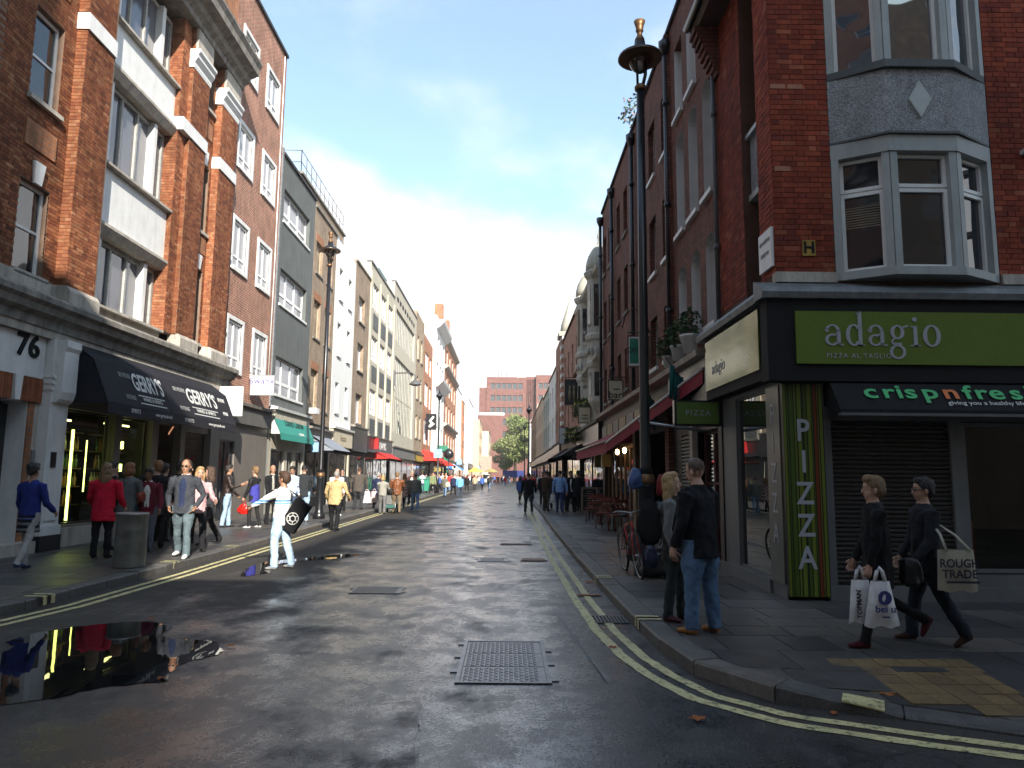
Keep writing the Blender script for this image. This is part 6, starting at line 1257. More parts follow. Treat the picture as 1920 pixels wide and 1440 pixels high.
REDA = M('red_awning', (0.45, 0.03, 0.025), 0.7, 0.15, 2, 0.1, 120); MARO = M('maroon_awning', (0.27, 0.025, 0.045), 0.75, 0.25, 2, 0.15, 120, grime=.3)
t = awning('shop_awning', 'thin red awning slanting down below the black restaurant fascia', PL, 49.5, 56, [(0.18, 3.2), (1.0, 2.75), (1.0, 2.6)], REDA)
t = awning('shop_awning', 'upper part of the bright red double awning on the red brick building', PL, 77.5, 86, [(0.2, 4.4), (1.9, 3.2), (1.95, 2.9)], M('bright_red_awning', (0.62, 0.04, 0.03), .7)); t = awning('shop_awning', 'lower bright red awning further along the left side', Pl('L', -8.7), 86.5, 91, [(0.2, 3.9), (2.3, 2.8), (2.3, 2.5)], M('bright_red_awning', (0, 0, 0)))
t = awning('shop_awning', 'pale front awning over the dark shop next to the white building', PL, 33, 36.6, [(0.2, 3.4), (1.2, 2.75), (1.2, 2.6)], M('grey_awning', (.22, .24, .28), .7))
for i, (y, x, c, lb) in enumerate([(93, -6.9, (.08, .25, .62), 'blue and white market umbrella on the far left pavement'), (128, -5.6, (.55, .42, .08), 'yellow sunshade among the far crowd on the left'), (140, -3.0, (.3, .25, .1), 'olive parasol at the far end of the road')]):
    t = thing('sunshade', lb, 'parasol', (x, y, .12)); MB().path([(x, y, .12), (x, y, 3.1)], .04, 6).build('pole', STEEL, t)
    for k in range(8):
        a, b = math.pi * k / 4, math.pi * (k + 1) / 4; mb = MB(); q = 1.6
        mb.face([(x, y, 3.1), (x + q * math.cos(a), y + q * math.sin(a), 2.3), (x + q * math.cos(b), y + q * math.sin(b), 2.3)]); mb.build('panel', M('sunshade_%d_%d' % (i, k % 2), c if k % 2 or i else (.8, .8, .8), .7), t)
t = thing('shop_portico', 'dark green timber shop portico in front of the orange brick building', 'portico', (-8, 92, 0)); GRN = M('bottle_green_paint', (0.015, 0.16, 0.09), .5)
for y in (90.6, 94.8): MB().box(-7.9, -7.6, y, y + .4, .12, 4.6).build('post', GRN, t)
MB().box(-8.7, -7.5, 90.2, 95.4, 4.6, 5.1).build('beam', GRN, t); MB().box(-8.7, -7.4, 89.9, 90.2, 4.6, 5.3).build('fascia', GRN, t)
t = thing('round_sign', 'round dark sign on a thin post on the far left pavement', 'sign', (-6.3, 78, .12)); MB().path([(-6.3, 78, .12), (-6.3, 78, 3.6)], .06, 6).build('post', BLACK, t); MB().lathe((-6.3, 78, 3.9), [(0.05, -.05), (.55, -.05), (.55, .05), (.05, .05)], 16, axis='y').build('disc', BLACK, t)
for x, y, z, lb in ((-5.9, 61.8, 3.1, 'small blue and white plate on the distant left lamp post'), (-6.6, 100, 3.1, 'pale blue square sign beyond the green portico')): MB().box(x - .35, x + .35, y - .03, y, z, z + .75).build('sign_plate', M('pale_blue_sign', (0, 0, 0)), label=lb, cat='sign')
MB().box(-7.0, -3.5, 165, 165.3, 2.6, 6.0).build('shop_board', M('brown_board', (.35, .25, .2), .6), label='framed pale hoarding over the shops at the far end on the left', cat='hoarding')
MB().box(-1.0, 4.5, 178, 178.3, 1.2, 2.9).build('blue_banner', M('royal_blue', (.01, .02, .13), .6), label='wide blue banner stretched in front of the far trees', cat='banner')
# ------------------------------------------------------------ right side street things
CR = M('cream_sign', (.52, .47, .33), .5, .05); BRN = M('dark_brown_frame', (.06, .035, .03), .5); BLT = M('black_lettering', (.02, .02, .02), .6)
hang('cream hanging sign reading bar on the dark brick terrace', 3.08, 3.56, 22.0, 3.98, 4.62, CR, [('bar', .30, -.16, -.01, BLT, 1.05), ('BOHEME', .05, .02, .02, BLT, 1.0)], frame=BRN, wallx=3.6)
hang('smaller cream hanging sign further along, below the flower baskets', 2.95, 3.5, 30.0, 3.85, 4.55, CR, [('room', .12, -.14, 0, BLT), ('BOHEME', .06, -.02, 0, BLT)], frame=BRN, wallx=3.1)
t = hang('green and white cantina sign partly hidden by the right lamp post', 3.02, 3.58, 18.0, 4.40, 5.22, BOARDW, [], frame=M('rusty_frame', (.16, .07, .05), .7), wallx=3.6)
MB().box(3.08, 3.30, 17.955, 17.965, 4.50, 5.14).build('green_panel', M('emerald', (.02, .20, .12), .5), t); MB().box(3.42, 3.53, 17.955, 17.965, 4.9, 5.14).build('red_panel', M('red_sign', (0, 0, 0)), t); text('CANTINA', .20, (3.31, 17.95, 4.83), (1, 0, 0), (0, 0, 1), BLT, t, .003, .62)
MB().path([(2.9, 18, 5.4), (2.98, 18, 5.75), (3.2, 18, 5.95), (3.45, 18, 5.75), (3.6, 18, 5.3)], .015, 6).build('iron_scroll', BLACK, t)
t = hang('dark pub sign with painted figures under a gilt ball beyond the brick terrace', 2.62, 3.52, 33.0, 4.9, 6.1, M('dark_pub_sign', (.03, .03, .03), .5), [], frame=BRN, wallx=3.6)
for k in range(3): MB().lathe((2.86 + k * .2, 32.955, 5.1), [(.05, 0), (.06, .4), (.02, .55), (.045, .62), (.02, .7)], 6).build('painted_figure', M('painted_gold', (.28, .24, .13), .6), t)
MB().ell((3.1, 33, 6.3), (.1, .1, .14), 8, 6).build('gilt_ball', GOLD, t)
hang('pale shop sign board with small lettering near the striped building', 3.0, 3.6, 42, 3.5, 4.5, M('pale_blue_grey_sign', (.45, .48, .50), .5), [], wallx=None)
# folding-arm awnings
t = thing('shop_awning', 'maroon folding arm awning sloping out behind the right lamp post', 'awning', (3.6, 16, 3.7)); mb = MB()
K = 10
for k in range(K):
    f0, f1 = k / K, (k + 1) / K
    def q(f, e): y = 12.5 + 7.2 * f; return [(3.58, y, 3.74 - .5 * f), (3.42 - .72 * f, y, 3.55 - .98 * f)][e]
    a, b, c, d = q(f0, 0), q(f1, 0), q(f1, 1), q(f0, 1); mb.hexa([(v[0], v[1], v[2] - .02) for v in (a, b, c, d)] + [a, b, c, d])
mb.build('canopy', MARO, t)
MB().path([q(0, 1), q(1, 1)], .03, 6).build('front_bar', WHITE, t); mb = MB()
for k in range(14):
    a, b = q(k / 14, 1), q((k + 1) / 14, 1); mb.face([a, b, (b[0], b[1], b[2] - .26), (a[0], a[1], a[2] - .26)])
mb.build('valance', MARO, t)
MB().path([(3.5, 12.3, 2.42), (2.30, 12.6, 2.62)], .025, 8).build('awning_arm', STEEL, label='loose grey awning arm sticking out beside the green box sign', cat='awning arm')
t = awning('shop_awning', 'second maroon awning with pale top over the bar tables on the right', PR, 19.9, 28.5, [(0.1, 3.05), (0.85, 2.62), (0.86, 2.30)], MARO); MB().path([PR.pt(19.9, .87, 2.63), PR.pt(28.5, .87, 2.63)], .03, 6).build('front_bar', CR, t)
t = awning('shop_awning', 'dark awning in the shade beyond the bar on the right', PR, 33, 40, [(0.1, 3.2), (1.1, 2.6), (1.1, 2.4)], M('dark_awning', (.03, .025, .025), .8)); t = awning('shop_awning', 'dark red-brown awning near the striped building', PR, 41, 46, [(0.1, 3.3), (1.0, 2.7), (1.0, 2.5)], M('brown_awning', (.08, .04, .03), .8))
for y, lb in ((13.75, 'nearer of the two folded teal flags hanging from the right terrace'), (16.9, 'further of the two folded teal flags hanging from the right terrace')):
    t = thing('flag', lb, 'flag', (3.3, y, 3.3)); MB().path([(3.6, y, 3.2), (3.05, y, 3.95)], .018, 6).build('flagpole', BRN, t); mb = MB()
    for k in range(5): mb.path([(3.5 - .08 * k, y + .02 * (k % 2), 3.35 + .11 * k), (3.46 - .08 * k, y + .03 * (k % 2), 2.75 + .1 * k)], [(.05, .02), (.035, .02)], 6)
    mb.build('cloth', M('teal_cloth', (.01, .10, .10), .7), t)
for y, z, lb in ((21.2, 2.42, 'left'), (22.6, 2.42, 'right')):
    t = thing('wall_lantern', lb + ' one of the two glowing wall lamps under the maroon awning', 'wall lamp', (3.45, y, z)); MB().ell((3.45, y, z), (.06, .06, .09), 8, 6).build('bulb', WARM, t); MB().path([(3.6, y, z + .2), (3.45, y, z + .15), (3.45, y, z + .08)], .015, 5).build('bracket', BLACK, t)
for y, lb in ((24.3, 'nearer yellow-green box lantern hanging over the bar tables'), (26.3, 'further yellow-green box lantern hanging over the bar tables')):
    MB().box(3.2, 3.5, y, y + .3, 1.98, 2.4).build('box_lantern', M('dim_yellow_glass', (.30, .27, .08), .4), label=lb, cat='lantern')
# flowers
def foliage(name, label, cat, c, r, n, s, mat, parent=None, seed=1, flat_=1.0):
    rs = np.random.RandomState(seed); d = rs.normal(size=(n, 3)); d /= np.linalg.norm(d, axis=1)[:, None]; rad = rs.uniform(.45, 1.0, n) ** .6
    lump = 1 + .25 * np.sin(d[:, 0] * 5 + seed) * np.cos(d[:, 2] * 4 + seed * 2) + .15 * np.sin(d[:, 1] * 9)
    p = np.array(c) + d * (rad * lump)[:, None] * np.array(r); a = rs.normal(size=(n, 3)); a /= np.linalg.norm(a, axis=1)[:, None]; b = np.cross(a, rs.normal(size=(n, 3))); b /= np.linalg.norm(b, axis=1)[:, None]
    s_ = s * rs.uniform(.6, 1.3, n)[:, None]; off = np.array(WL.get(parent, (0, 0, 0))) if parent else np.zeros(3)
    v = np.stack([p - a * s_, p + b * s_ * .55, p + a * s_, p - b * s_ * .55], 1).reshape(-1, 3) - off
    me = bpy.data.meshes.new(name); me.from_pydata(v.tolist(), [], [(4 * i, 4 * i + 1, 4 * i + 2, 4 * i + 3) for i in range(n)]); 
    for m_ in (mat if isinstance(mat, list) else [mat]): me.materials.append(m_)
    if isinstance(mat, list): me.polygons.foreach_set('material_index', rs.randint(0, len(mat), n).tolist())
    return put(name, me, parent, label=label, cat=cat)
def leafm(name, c):
    m, n, b = nodes(name); g = n.nodes.new('ShaderNodeNewGeometry'); mr = n.nodes.new('ShaderNodeMix'); mr.data_type = 'RGBA'; lk(n, g.outputs['Random Per Island'], mr.inputs[0])
    mr.inputs[6].default_value = col4([x * .6 for x in c]); mr.inputs[7].default_value = col4([x * 1.4 for x in c]); lk(n, mr.outputs[2], b.inputs['Base Color']); b.inputs['Roughness'].default_value = .6; b.inputs['Specular IOR Level'].default_value = .3
    return m
LG = [leafm('leaf_dark', (.03, .06, .025)), leafm('leaf_mid', (.05, .09, .03))]; TL = [leafm('tree_leaf_a', (.15, .19, .06)), leafm('tree_leaf_b', (.21, .24, .09))]
for x, y, z, r_, lb in ((3.36, 13.1, 3.93, .17, 'largest white pot plant on the ledge, nearest the corner building'), (3.36, 14.0, 3.93, .15, 'middle pot plant on the ledge above the maroon awning'), (3.36, 14.9, 3.93, .12, 'furthest small pot plant on the ledge above the maroon awning')):
    t = thing('potted_plant', lb, 'plant', (x, y, z)); MB().lathe((x, y, z), [(r_ * .7, 0), (r_, r_ * 1.7), (r_ * 1.1, r_ * 1.75), (r_ * 1.1, r_ * 2), (r_ * .95, r_ * 2)], 14).build('pot', WHITE, t)
    foliage('foliage', None, None, (x - .03, y, z + r_ * 2 + .2), (.22, .24, .28), 260, .05, LG, t, int(y * 7)); MB().path([(x, y, z + r_ * 2), (x - .02, y, z + r_ * 2 + .25)], .012, 5).build('stem', BRN, t)
for x, y, z, lb in ((3.2, 31, 4.6, 'flower basket under the dark pub sign'), (3.1, 34.5, 3.6, 'lower mass of window box flowers on the shaded pub front')):
    t = thing('hanging_basket', lb, 'flower basket', (x, y, z)); foliage('foliage', None, None, (x, y, z), (.4, 1.2, .4), 500, .08, LG + [leafm('yellow_flower', (.30, .26, .05))], t, 5); MB().ell((x, y, z - .15), (.2, .8, .12), 8, 5).build('basket', BRN, t)
foliage('roof_plant', 'small wild plant sprouting from the gutter beside the right lamp post', 'plant', (3.5, 19.7, 12.2), (.3, .5, .45), 160, .06, [leafm('pinkish_leaf', (.30, .22, .20)), LG[1]], None, 9)
# cafe chairs and tables
CHM = M('red_brown_rattan', (.17, .045, .03), .6, .25, 10, .3)
def chair(x, y, rz, label):
    t = thing('cafe_chair', label, 'chair', (x, y, .12), 'cafe chairs outside the bar', rz)
    def pt(nm, mb): o = put(nm, mb.mesh(nm, [CHM]), t); o.location = (0, 0, 0)
    pt('seat', MB().box(-.22, .22, -.22, .22, .43, .47)); b = MB(); b.box(-.22, .22, -.23, -.20, .80, .90); b.box(-.22, .22, -.23, -.20, .60, .66)
    for k in range(4): b.path([(-.15 + k * .1, -.215, .47), (-.15 + k * .1, -.215, .82)], .012, 5)
    pt('backrest', b)
    for sx in (-.2, .2):
        pt('leg', MB().path([(sx, .2, 0), (sx, .2, .44)], .018, 6)); pt('leg', MB().path([(sx, -.24, 0), (sx, -.21, .44), (sx, -.22, .92)], .018, 6))
    return t
for x, y, rz, lb in ((3.15, 20.6, .3, 'nearest red-brown cafe chair, closest to the bicycles'), (2.95, 21.9, 2.6, 'red-brown cafe chair beside the first round table'), (3.25, 23.2, .5, 'red-brown cafe chair between the two round tables'), (2.95, 24.8, 2.8, 'red-brown cafe chair beyond the second table'), (3.25, 26.4, .2, 'red-brown cafe chair nearest the chalkboard')): chair(x, y, rz, lb)
for y, lb in ((21.2, 'nearer small round cafe table outside the bar'), (24.0, 'further small round cafe table outside the bar')):
    t = thing('cafe_table', lb, 'table', (3.1, y, .12)); MB().lathe((3.1, y, .12), [(.28, .72), (.28, .75)], 16).build('table_top', M('dark_table', (.05, .03, .03), .3), t); MB().lathe((3.1, y, .12), [(.18, 0), (.03, .04), (.025, .72)], 10).build('pedestal', BLACK, t)
# chalkboard
t = thing('chalkboard', 'framed menu chalkboard standing on the right pavement beyond the cafe chairs', 'chalkboard', (3.35, 29.5, .12)); FRW = M('pale_timber', (.22, .19, .14), .6)
mb = MB(); mb.box(3.02, 3.10, 29.46, 29.54, .12, 1.22); mb.box(3.62, 3.70, 29.46, 29.54, .12, 1.22); mb.box(3.10, 3.62, 29.47, 29.53, 1.14, 1.22); mb.box(3.10, 3.62, 29.47, 29.53, .24, .30); mb.build('frame', FRW, t)
MB().box(3.10, 3.62, 29.48, 29.52, .30, 1.14).build('board', M('chalkboard_black', (.02, .022, .022), .8), t)
CHK = M('chalk', (.38, .38, .36), .9)
for k in range(8):
    w_ = .12 + .1 * ((k * 7) % 5) / 4; MB().box(3.36 - w_, 3.36 + w_, 29.472, 29.479, 1.05 - k * .095, 1.068 - k * .095).build('chalk_line', CHK, t)
# ------------------------------------------------------------ bicycle and bags by the lamp post
REDP = M('red_bike_paint', (.35, .01, .012), .3, .05, spec=.6)
def bicycle(x, y, rz, label, lean=0.0):
    t = thing('bicycle', label, 'bicycle', (x, y, .12), None, rz); t.rotation_euler[1] = lean
    def pt(nm, mb, mat, par=t): o = put(nm, mb.mesh(nm, [mat]), par); o.location = (0, 0, 0); return o
    for wy in (-.52, .52):
        k = [(0, wy + .33 * math.cos(a), .34 + .33 * math.sin(a)) for a in np.linspace(0, 2 * math.pi, 33)]
        w_ = pt('wheel', MB().path(k, .012, 6, caps=False), STEEL); k2_ = [(0, wy + .345 * math.cos(a), .34 + .345 * math.sin(a)) for a in np.linspace(0, 2 * math.pi, 33)]; pt('tyre', MB().path(k2_, .019, 6, caps=False, ref=(1, 0, 0)), RUBBER, w_)
        s_ = MB()
        for a in np.linspace(0, 2 * math.pi, 19)[:-1]: s_.path([(.02 * math.cos(a * 5), wy, .34), (0, wy + .32 * math.cos(a), .34 + .32 * math.sin(a))], .0022, 3, caps=False)
        s_.path([(-.05, wy, .34), (.05, wy, .34)], .02, 6); pt('spokes', s_, STEEL, w_)
    f = MB(); bb_, st, hd, hu, ra, fa = (0, .02, .30), (0, .20, .80), (0, -.33, .84), (0, -.36, .70), (0, .52, .34), (0, -.52, .34)
    for a, b, r_ in ((bb_, (0, .185, .76), .018), (hu, bb_, .02), (hd, (0, .185, .74), .016), (hd, hu, .02), (bb_, (.03, .52, .34), .010), (bb_, (-.03, .52, .34), .010), ((0, .18, .74), (.03, .52, .34), .008), ((0, .18, .74), (-.03, .52, .34), .008)): f.path([a, b], r_, 8)
    pt('frame', f, REDP); pt('fork', MB().path([hu, (.04, -.40, .6), (.045, -.52, .34)], .011, 6).path([hu, (-.04, -.40, .6), (-.045, -.52, .34)], .011, 6), REDP)
    pt('handlebar', MB().path([(-.28, -.28, 1.0), (-.2, -.33, 1.02), (0, -.35, .98), (.2, -.33, 1.02), (.28, -.28, 1.0)], .012, 6).path([(0, -.33, .84), (0, -.35, .98)], .014, 6), STEEL); pt('grip', MB().path([(-.28, -.28, 1.0), (-.27, -.20, .99)], .018, 6).path([(.28, -.28, 1.0), (.27, -.20, .99)], .018, 6), RUBBER)
    pt('saddle', MB().path([(0, .06, .90), (0, .15, .91), (0, .28, .92)], [(.02, .018), (.045, .025), (.08, .025)], 8, ref=(1, 0, 0)), BLACKM); pt('seat_post', MB().path([st, (0, .20, .89)], .013, 6), STEEL)
    pt('chainring', MB().lathe((.03, .02, .30), [(.09, 0), (.09, .004)], 16, axis='x'), STEEL); pt('crank', MB().path([(.04, .02, .30), (.045, .10, .16)], .01, 5).path([(-.04, .02, .30), (-.045, -.06, .44)], .01, 5), STEEL)
    return t
bicycle(2.02, 11.75, .06, 'red bicycle chained to the right lamp post with its wheel towards the viewer', -.10)
bicycle(2.55, 12.1, -.12, 'dark second bicycle leaning behind the lamp post bags', .16)
for c in S.collection.objects:
    if c.name.startswith('bicycle') and 'dark second' in c.get('label', ''):
        for ch in c.children:
            if ch.name.startswith(('frame', 'fork')): ch.data.materials[0] = BLACKM
def sack(label, c, r, mat, seed=1, name='bag', cat='bag', seg=22, rings=16, neck=True):
    mb = MB(); mb.ell((0, 0, 0), (1, 1, 1), seg, rings); vs = []
    for v in mb.v:
        q = Vector(v); n_ = noise.noise(q * 1.7 + Vector((seed * 3.1, 0, 0))) * .32 + noise.noise(q * 4.5 + Vector((0, seed, 0))) * .24 + noise.noise(q * 9 + Vector((0, seed, 3))) * .12; k = 1 + n_; v = tuple(math.copysign(abs(c_) ** .62, c_) * .86 for c_ in v)
        zz = max(v[2], -.78); tp_ = 1 - (.45 * max(0, v[2]) if neck else 0); vs.append((c[0] + v[0] * r[0] * k * tp_, c[1] + v[1] * r[1] * k * tp_, c[2] + zz * r[2] * (1 + n_ * .3)))
    mb.v = vs; return mb.build(name, mat, label=label, cat=cat)
PLK = M('black_plastic', (.02, .02, .024), .3, .3, 8, .8, 25, spec=.6)
sack('bulging black bag at the foot of the right lamp post', (2.32, 11.35, .34), (.28, .2, .24), PLK, 2); sack('black pannier bag hanging on the right side of the lamp post', (2.42, 11.42, .98), (.17, .13, .36), PLK, 3)
sack('tall dark bundle of cloth leaning on the lamp post above the bags', (2.22, 11.38, .95), (.20, .14, .42), BLACKM, 14); sack('dark rucksack low behind the red bicycle frame', (2.12, 11.9, .55), (.18, .2, .30), M('charcoal_sack', (.03, .03, .032), .6, .3, 8, .6, 20), 15)
sack('dark blue bag in the shade by the bicycle wheel', (2.20, 11.2, .45), (.14, .12, .2), M('navy_plastic', (.02, .025, .06), .35, .3, 8, .6, 25), 4); sack('crumpled blue bag tied high on the lamp post', (2.05, 11.55, 1.62), (.13, .12, .2), M('blue_plastic', (.05, .10, .25), .4, .3, 8, .8, 20), 5); sack('red bag tied on the right of the lamp post', (2.44, 11.5, 1.52), (.08, .09, .2), M('red_plastic', (.25, .01, .015), .45, .3, 8, .6, 20), 6)
# ------------------------------------------------------------ trees at the end
BARK = M('bark', (.07, .055, .04), .9, .3, 8, .8, 30)
def tree(x, y, h, w, label, seed, n=8000):
    t = thing('tree', label, 'tree', (x, y, 0)); mb = MB(); r = random.Random(seed); mb.path([(x, y, 0), (x + .2, y, h * .3), (x, y, h * .55), (x + .3, y, h * .8)], [.45, .34, .22, .08], 8)
    for k in range(7): a = k * 0.9 + seed; z = h * (.3 + .06 * k); mb.path([(x, y, z), (x + math.cos(a) * w * .3, y + math.sin(a) * w * .3, z + h * .12), (x + math.cos(a) * w * .6, y + math.sin(a) * w * .6, z + h * .18)], [.16, .1, .04], 6)
    mb.build('trunk', BARK, t); vs = []; K = 16
    allv, allf, mi = [], [], []
    rs = np.random.RandomState(seed)
    for k in range(K):
        a = rs.uniform(0, 6.28); q = rs.uniform(.0, .62) ; c = np.array([x + math.cos(a) * w * q, y + math.sin(a) * w * q, h * rs.uniform(.38, .86)]); rr3 = w * rs.uniform(.28, .5); m_ = n // K
        d = rs.normal(size=(m_, 3)); d /= np.linalg.norm(d, axis=1)[:, None]; p = c + d * (rs.uniform(.3, 1, m_) ** .5)[:, None] * rr3 * np.array([1, 1, .8])
        A = rs.normal(size=(m_, 3)); A /= np.linalg.norm(A, axis=1)[:, None]; B_ = np.cross(A, rs.normal(size=(m_, 3))); B_ /= np.linalg.norm(B_, axis=1)[:, None]; s_ = .30 * rs.uniform(.5, 1.4, m_)[:, None]
        allv.append(np.stack([p - A * s_, p + B_ * s_ * .6, p + A * s_, p - B_ * s_ * .6], 1).reshape(-1, 3)); mi += [k % 2] * m_
    v = np.concatenate(allv) - np.array([x, y, 0]); me = bpy.data.meshes.new('crown'); me.from_pydata(v.tolist(), [], [(4 * i, 4 * i + 1, 4 * i + 2, 4 * i + 3) for i in range(len(v) // 4)])
    for q in TL: me.materials.append(q)
    me.polygons.foreach_set('material_index', mi); put('crown', me, t)
tree(2.0, 188, 18.5, 6.0, 'leafy green tree in front of the red office block, the tallest', 3); tree(5.4, 184, 18, 3.0, 'narrower tree tucked behind the domed white house', 8); tree(-.8, 196, 11, 3.6, 'lower tree on the left of the far group', 12, 3600)
# far vans and cars at the end of the road
def car(x, y, label, col, h=1.4):
    t = thing('parked_car', label, 'car', (x, y, 0)); c = M('car_' + col[0], col[1], .3, .05, spec=.6)
    MB().extr(Pl('F', y), [(0, .35), (0, .85), (-1.0, .95), (-1.6, h), (-3.3, h), (-4.0, .95), (-4.2, .9), (-4.2, .35)], x - .85, x + .85).build('body', c, t)
    MB().pb(Pl('F', y), x - .7, x + .7, -1.55, -1.05, 1.0, h - .1).build('windscreen', DARKGL, t)
    for sx in (-.75, .75):
        for yy in (.8, 3.3): MB().lathe((x + sx, y + yy, .32), [(.32, -.1), (.32, .1)], 12, axis='x').build('wheel', RUBBER, t)
        MB().pb(Pl('F', y), x + sx * .7 - .15, x + sx * .7 + .15, -.02, .02, .6, .78).build('headlight', WHITE, t)
car(-2.6, 172, 'red car parked at the far end of the street', ('red', (.35, .03, .02))); car(-.4, 176, 'dark car parked beside the red one at the far end', ('dark', (.05, .05, .06))); car(-4.8, 168, 'pale van-like car at the far left end', ('pale', (.5, .5, .5)), 1.9)
# ------------------------------------------------------------ people
from mathutils.bvhtree import BVHTree
def cloth(name, c, r=.85, fold=.85, vs=6): return M('cloth_' + name, c, r, .15, vs, fold, 16, spec=.25, fine=.08)
def skinm(name, c): return M('skin_' + name, c, .5, .06, 12, .05, 60, spec=.4)
def hairm(name, c): return M('hair_' + name, c, .55, .35, 30, .9, 120, spec=.5, stretch=(4, 4, .4))
def bands(name, base, zs, r=.85):
    """cloth with horizontal stripes woven in (object z)"""
    m = M('cloth_' + name, base, r, .12, 6, .4, 16, spec=.25); n = m.node_tree; b = n.nodes['Principled BSDF']; src = b.inputs['Base Color'].links[0].from_socket
    t = n.nodes.new('ShaderNodeTexCoord'); s = n.nodes.new('ShaderNodeSeparateXYZ'); lk(n, t.outputs['Object'], s.inputs[0])
    for z0, z1, c in zs:
        a = n.nodes.new('ShaderNodeMath'); a.operation = 'GREATER_THAN'; lk(n, s.outputs[2], a.inputs[0]); a.inputs[1].default_value = z0
        d = n.nodes.new('ShaderNodeMath'); d.operation = 'LESS_THAN'; lk(n, s.outputs[2], d.inputs[0]); d.inputs[1].default_value = z1
        e = n.nodes.new('ShaderNodeMath'); e.operation = 'MULTIPLY'; lk(n, a.outputs[0], e.inputs[0]); lk(n, d.outputs[0], e.inputs[1])
        x = n.nodes.new('ShaderNodeMix'); x.data_type = 'RGBA'; lk(n, e.outputs[0], x.inputs[0]); lk(n, src, x.inputs[6]); x.inputs[7].default_value = col4(c); src = x.outputs[2]
    lk(n, src, b.inputs['Base Color']); return m
def checks(name, c1, c2, s=22):
    if 'cloth_' + name in MC: return MC['cloth_' + name]
    m, n, b = nodes('cloth_' + name); t = n.nodes.new('ShaderNodeTexCoord'); ck = n.nodes.new('ShaderNodeTexChecker'); lk(n, t.outputs['Object'], ck.inputs[0]); ck.inputs['Scale'].default_value = s
    ck.inputs['Color1'].default_value = col4(c1); ck.inputs['Color2'].default_value = col4(c2); lk(n, ck.outputs[0], b.inputs['Base Color']); b.inputs['Roughness'].default_value = .85; MC['cloth_' + name] = m; return m
JEAN = cloth('blue_jean', (.13, .21, .34)); JEANL = cloth('pale_jean', (.30, .42, .55)); JEAND = cloth('dark_jean', (.045, .065, .10)); BLK = cloth('black', (.012, .012, .014)); CHAR = cloth('charcoal', (.035, .036, .04)); GRY = cloth('grey', (.15, .155, .15)); NAV = cloth('navy', (.02, .028, .065))
SK = skinm('pale', (.44, .26, .185)); SKT = skinm('tan', (.34, .185, .115)); SKD = skinm('brown', (.22, .11, .065))
HB = hairm('brown', (.06, .03, .015)); HK = hairm('black', (.012, .009, .008)); HBL = hairm('blond', (.38, .25, .11)); HG = hairm('grey', (.30, .28, .26)); HGI = hairm('ginger', (.22, .09, .03)); HDB = hairm('dark_blond', (.20, .12, .055))
SHB = cloth('shoe_black', (.015, .014, .013), .4, .1); SHBR = cloth('shoe_brown', (.10, .045, .02), .5, .1); SHW = cloth('shoe_white', (.65, .65, .62), .5, .1); SHG = cloth('shoe_grey', (.25, .25, .25), .5, .1)
PEOPLE = []
def person(label, x, y, z, face, h, top, leg, shoe=SHB, skin=SK, hair=HB, hs='short', b=1.0, legs=((0, 0), (0, 0)), arms=((5, 8, 12), (5, 8, 12)), hem=.06, hemmat=None, lean=0, hyaw=0, htilt=0, vox=.013, det=1, sleeve=1.0, trw=1.0, inner=None, belly=0, fp=(None, None), cat='person', group=None, glasses=False, scarf=None, hw=1.0, collar=None, bag=None, slmat=None):
    P_ = dict(locals()); PEOPLE.append(P_)
def rotx(v, a): c, s = math.cos(a), math.sin(a); return Vector((v[0], v[1] * c + v[2] * s, v[2] * c - v[1] * s))
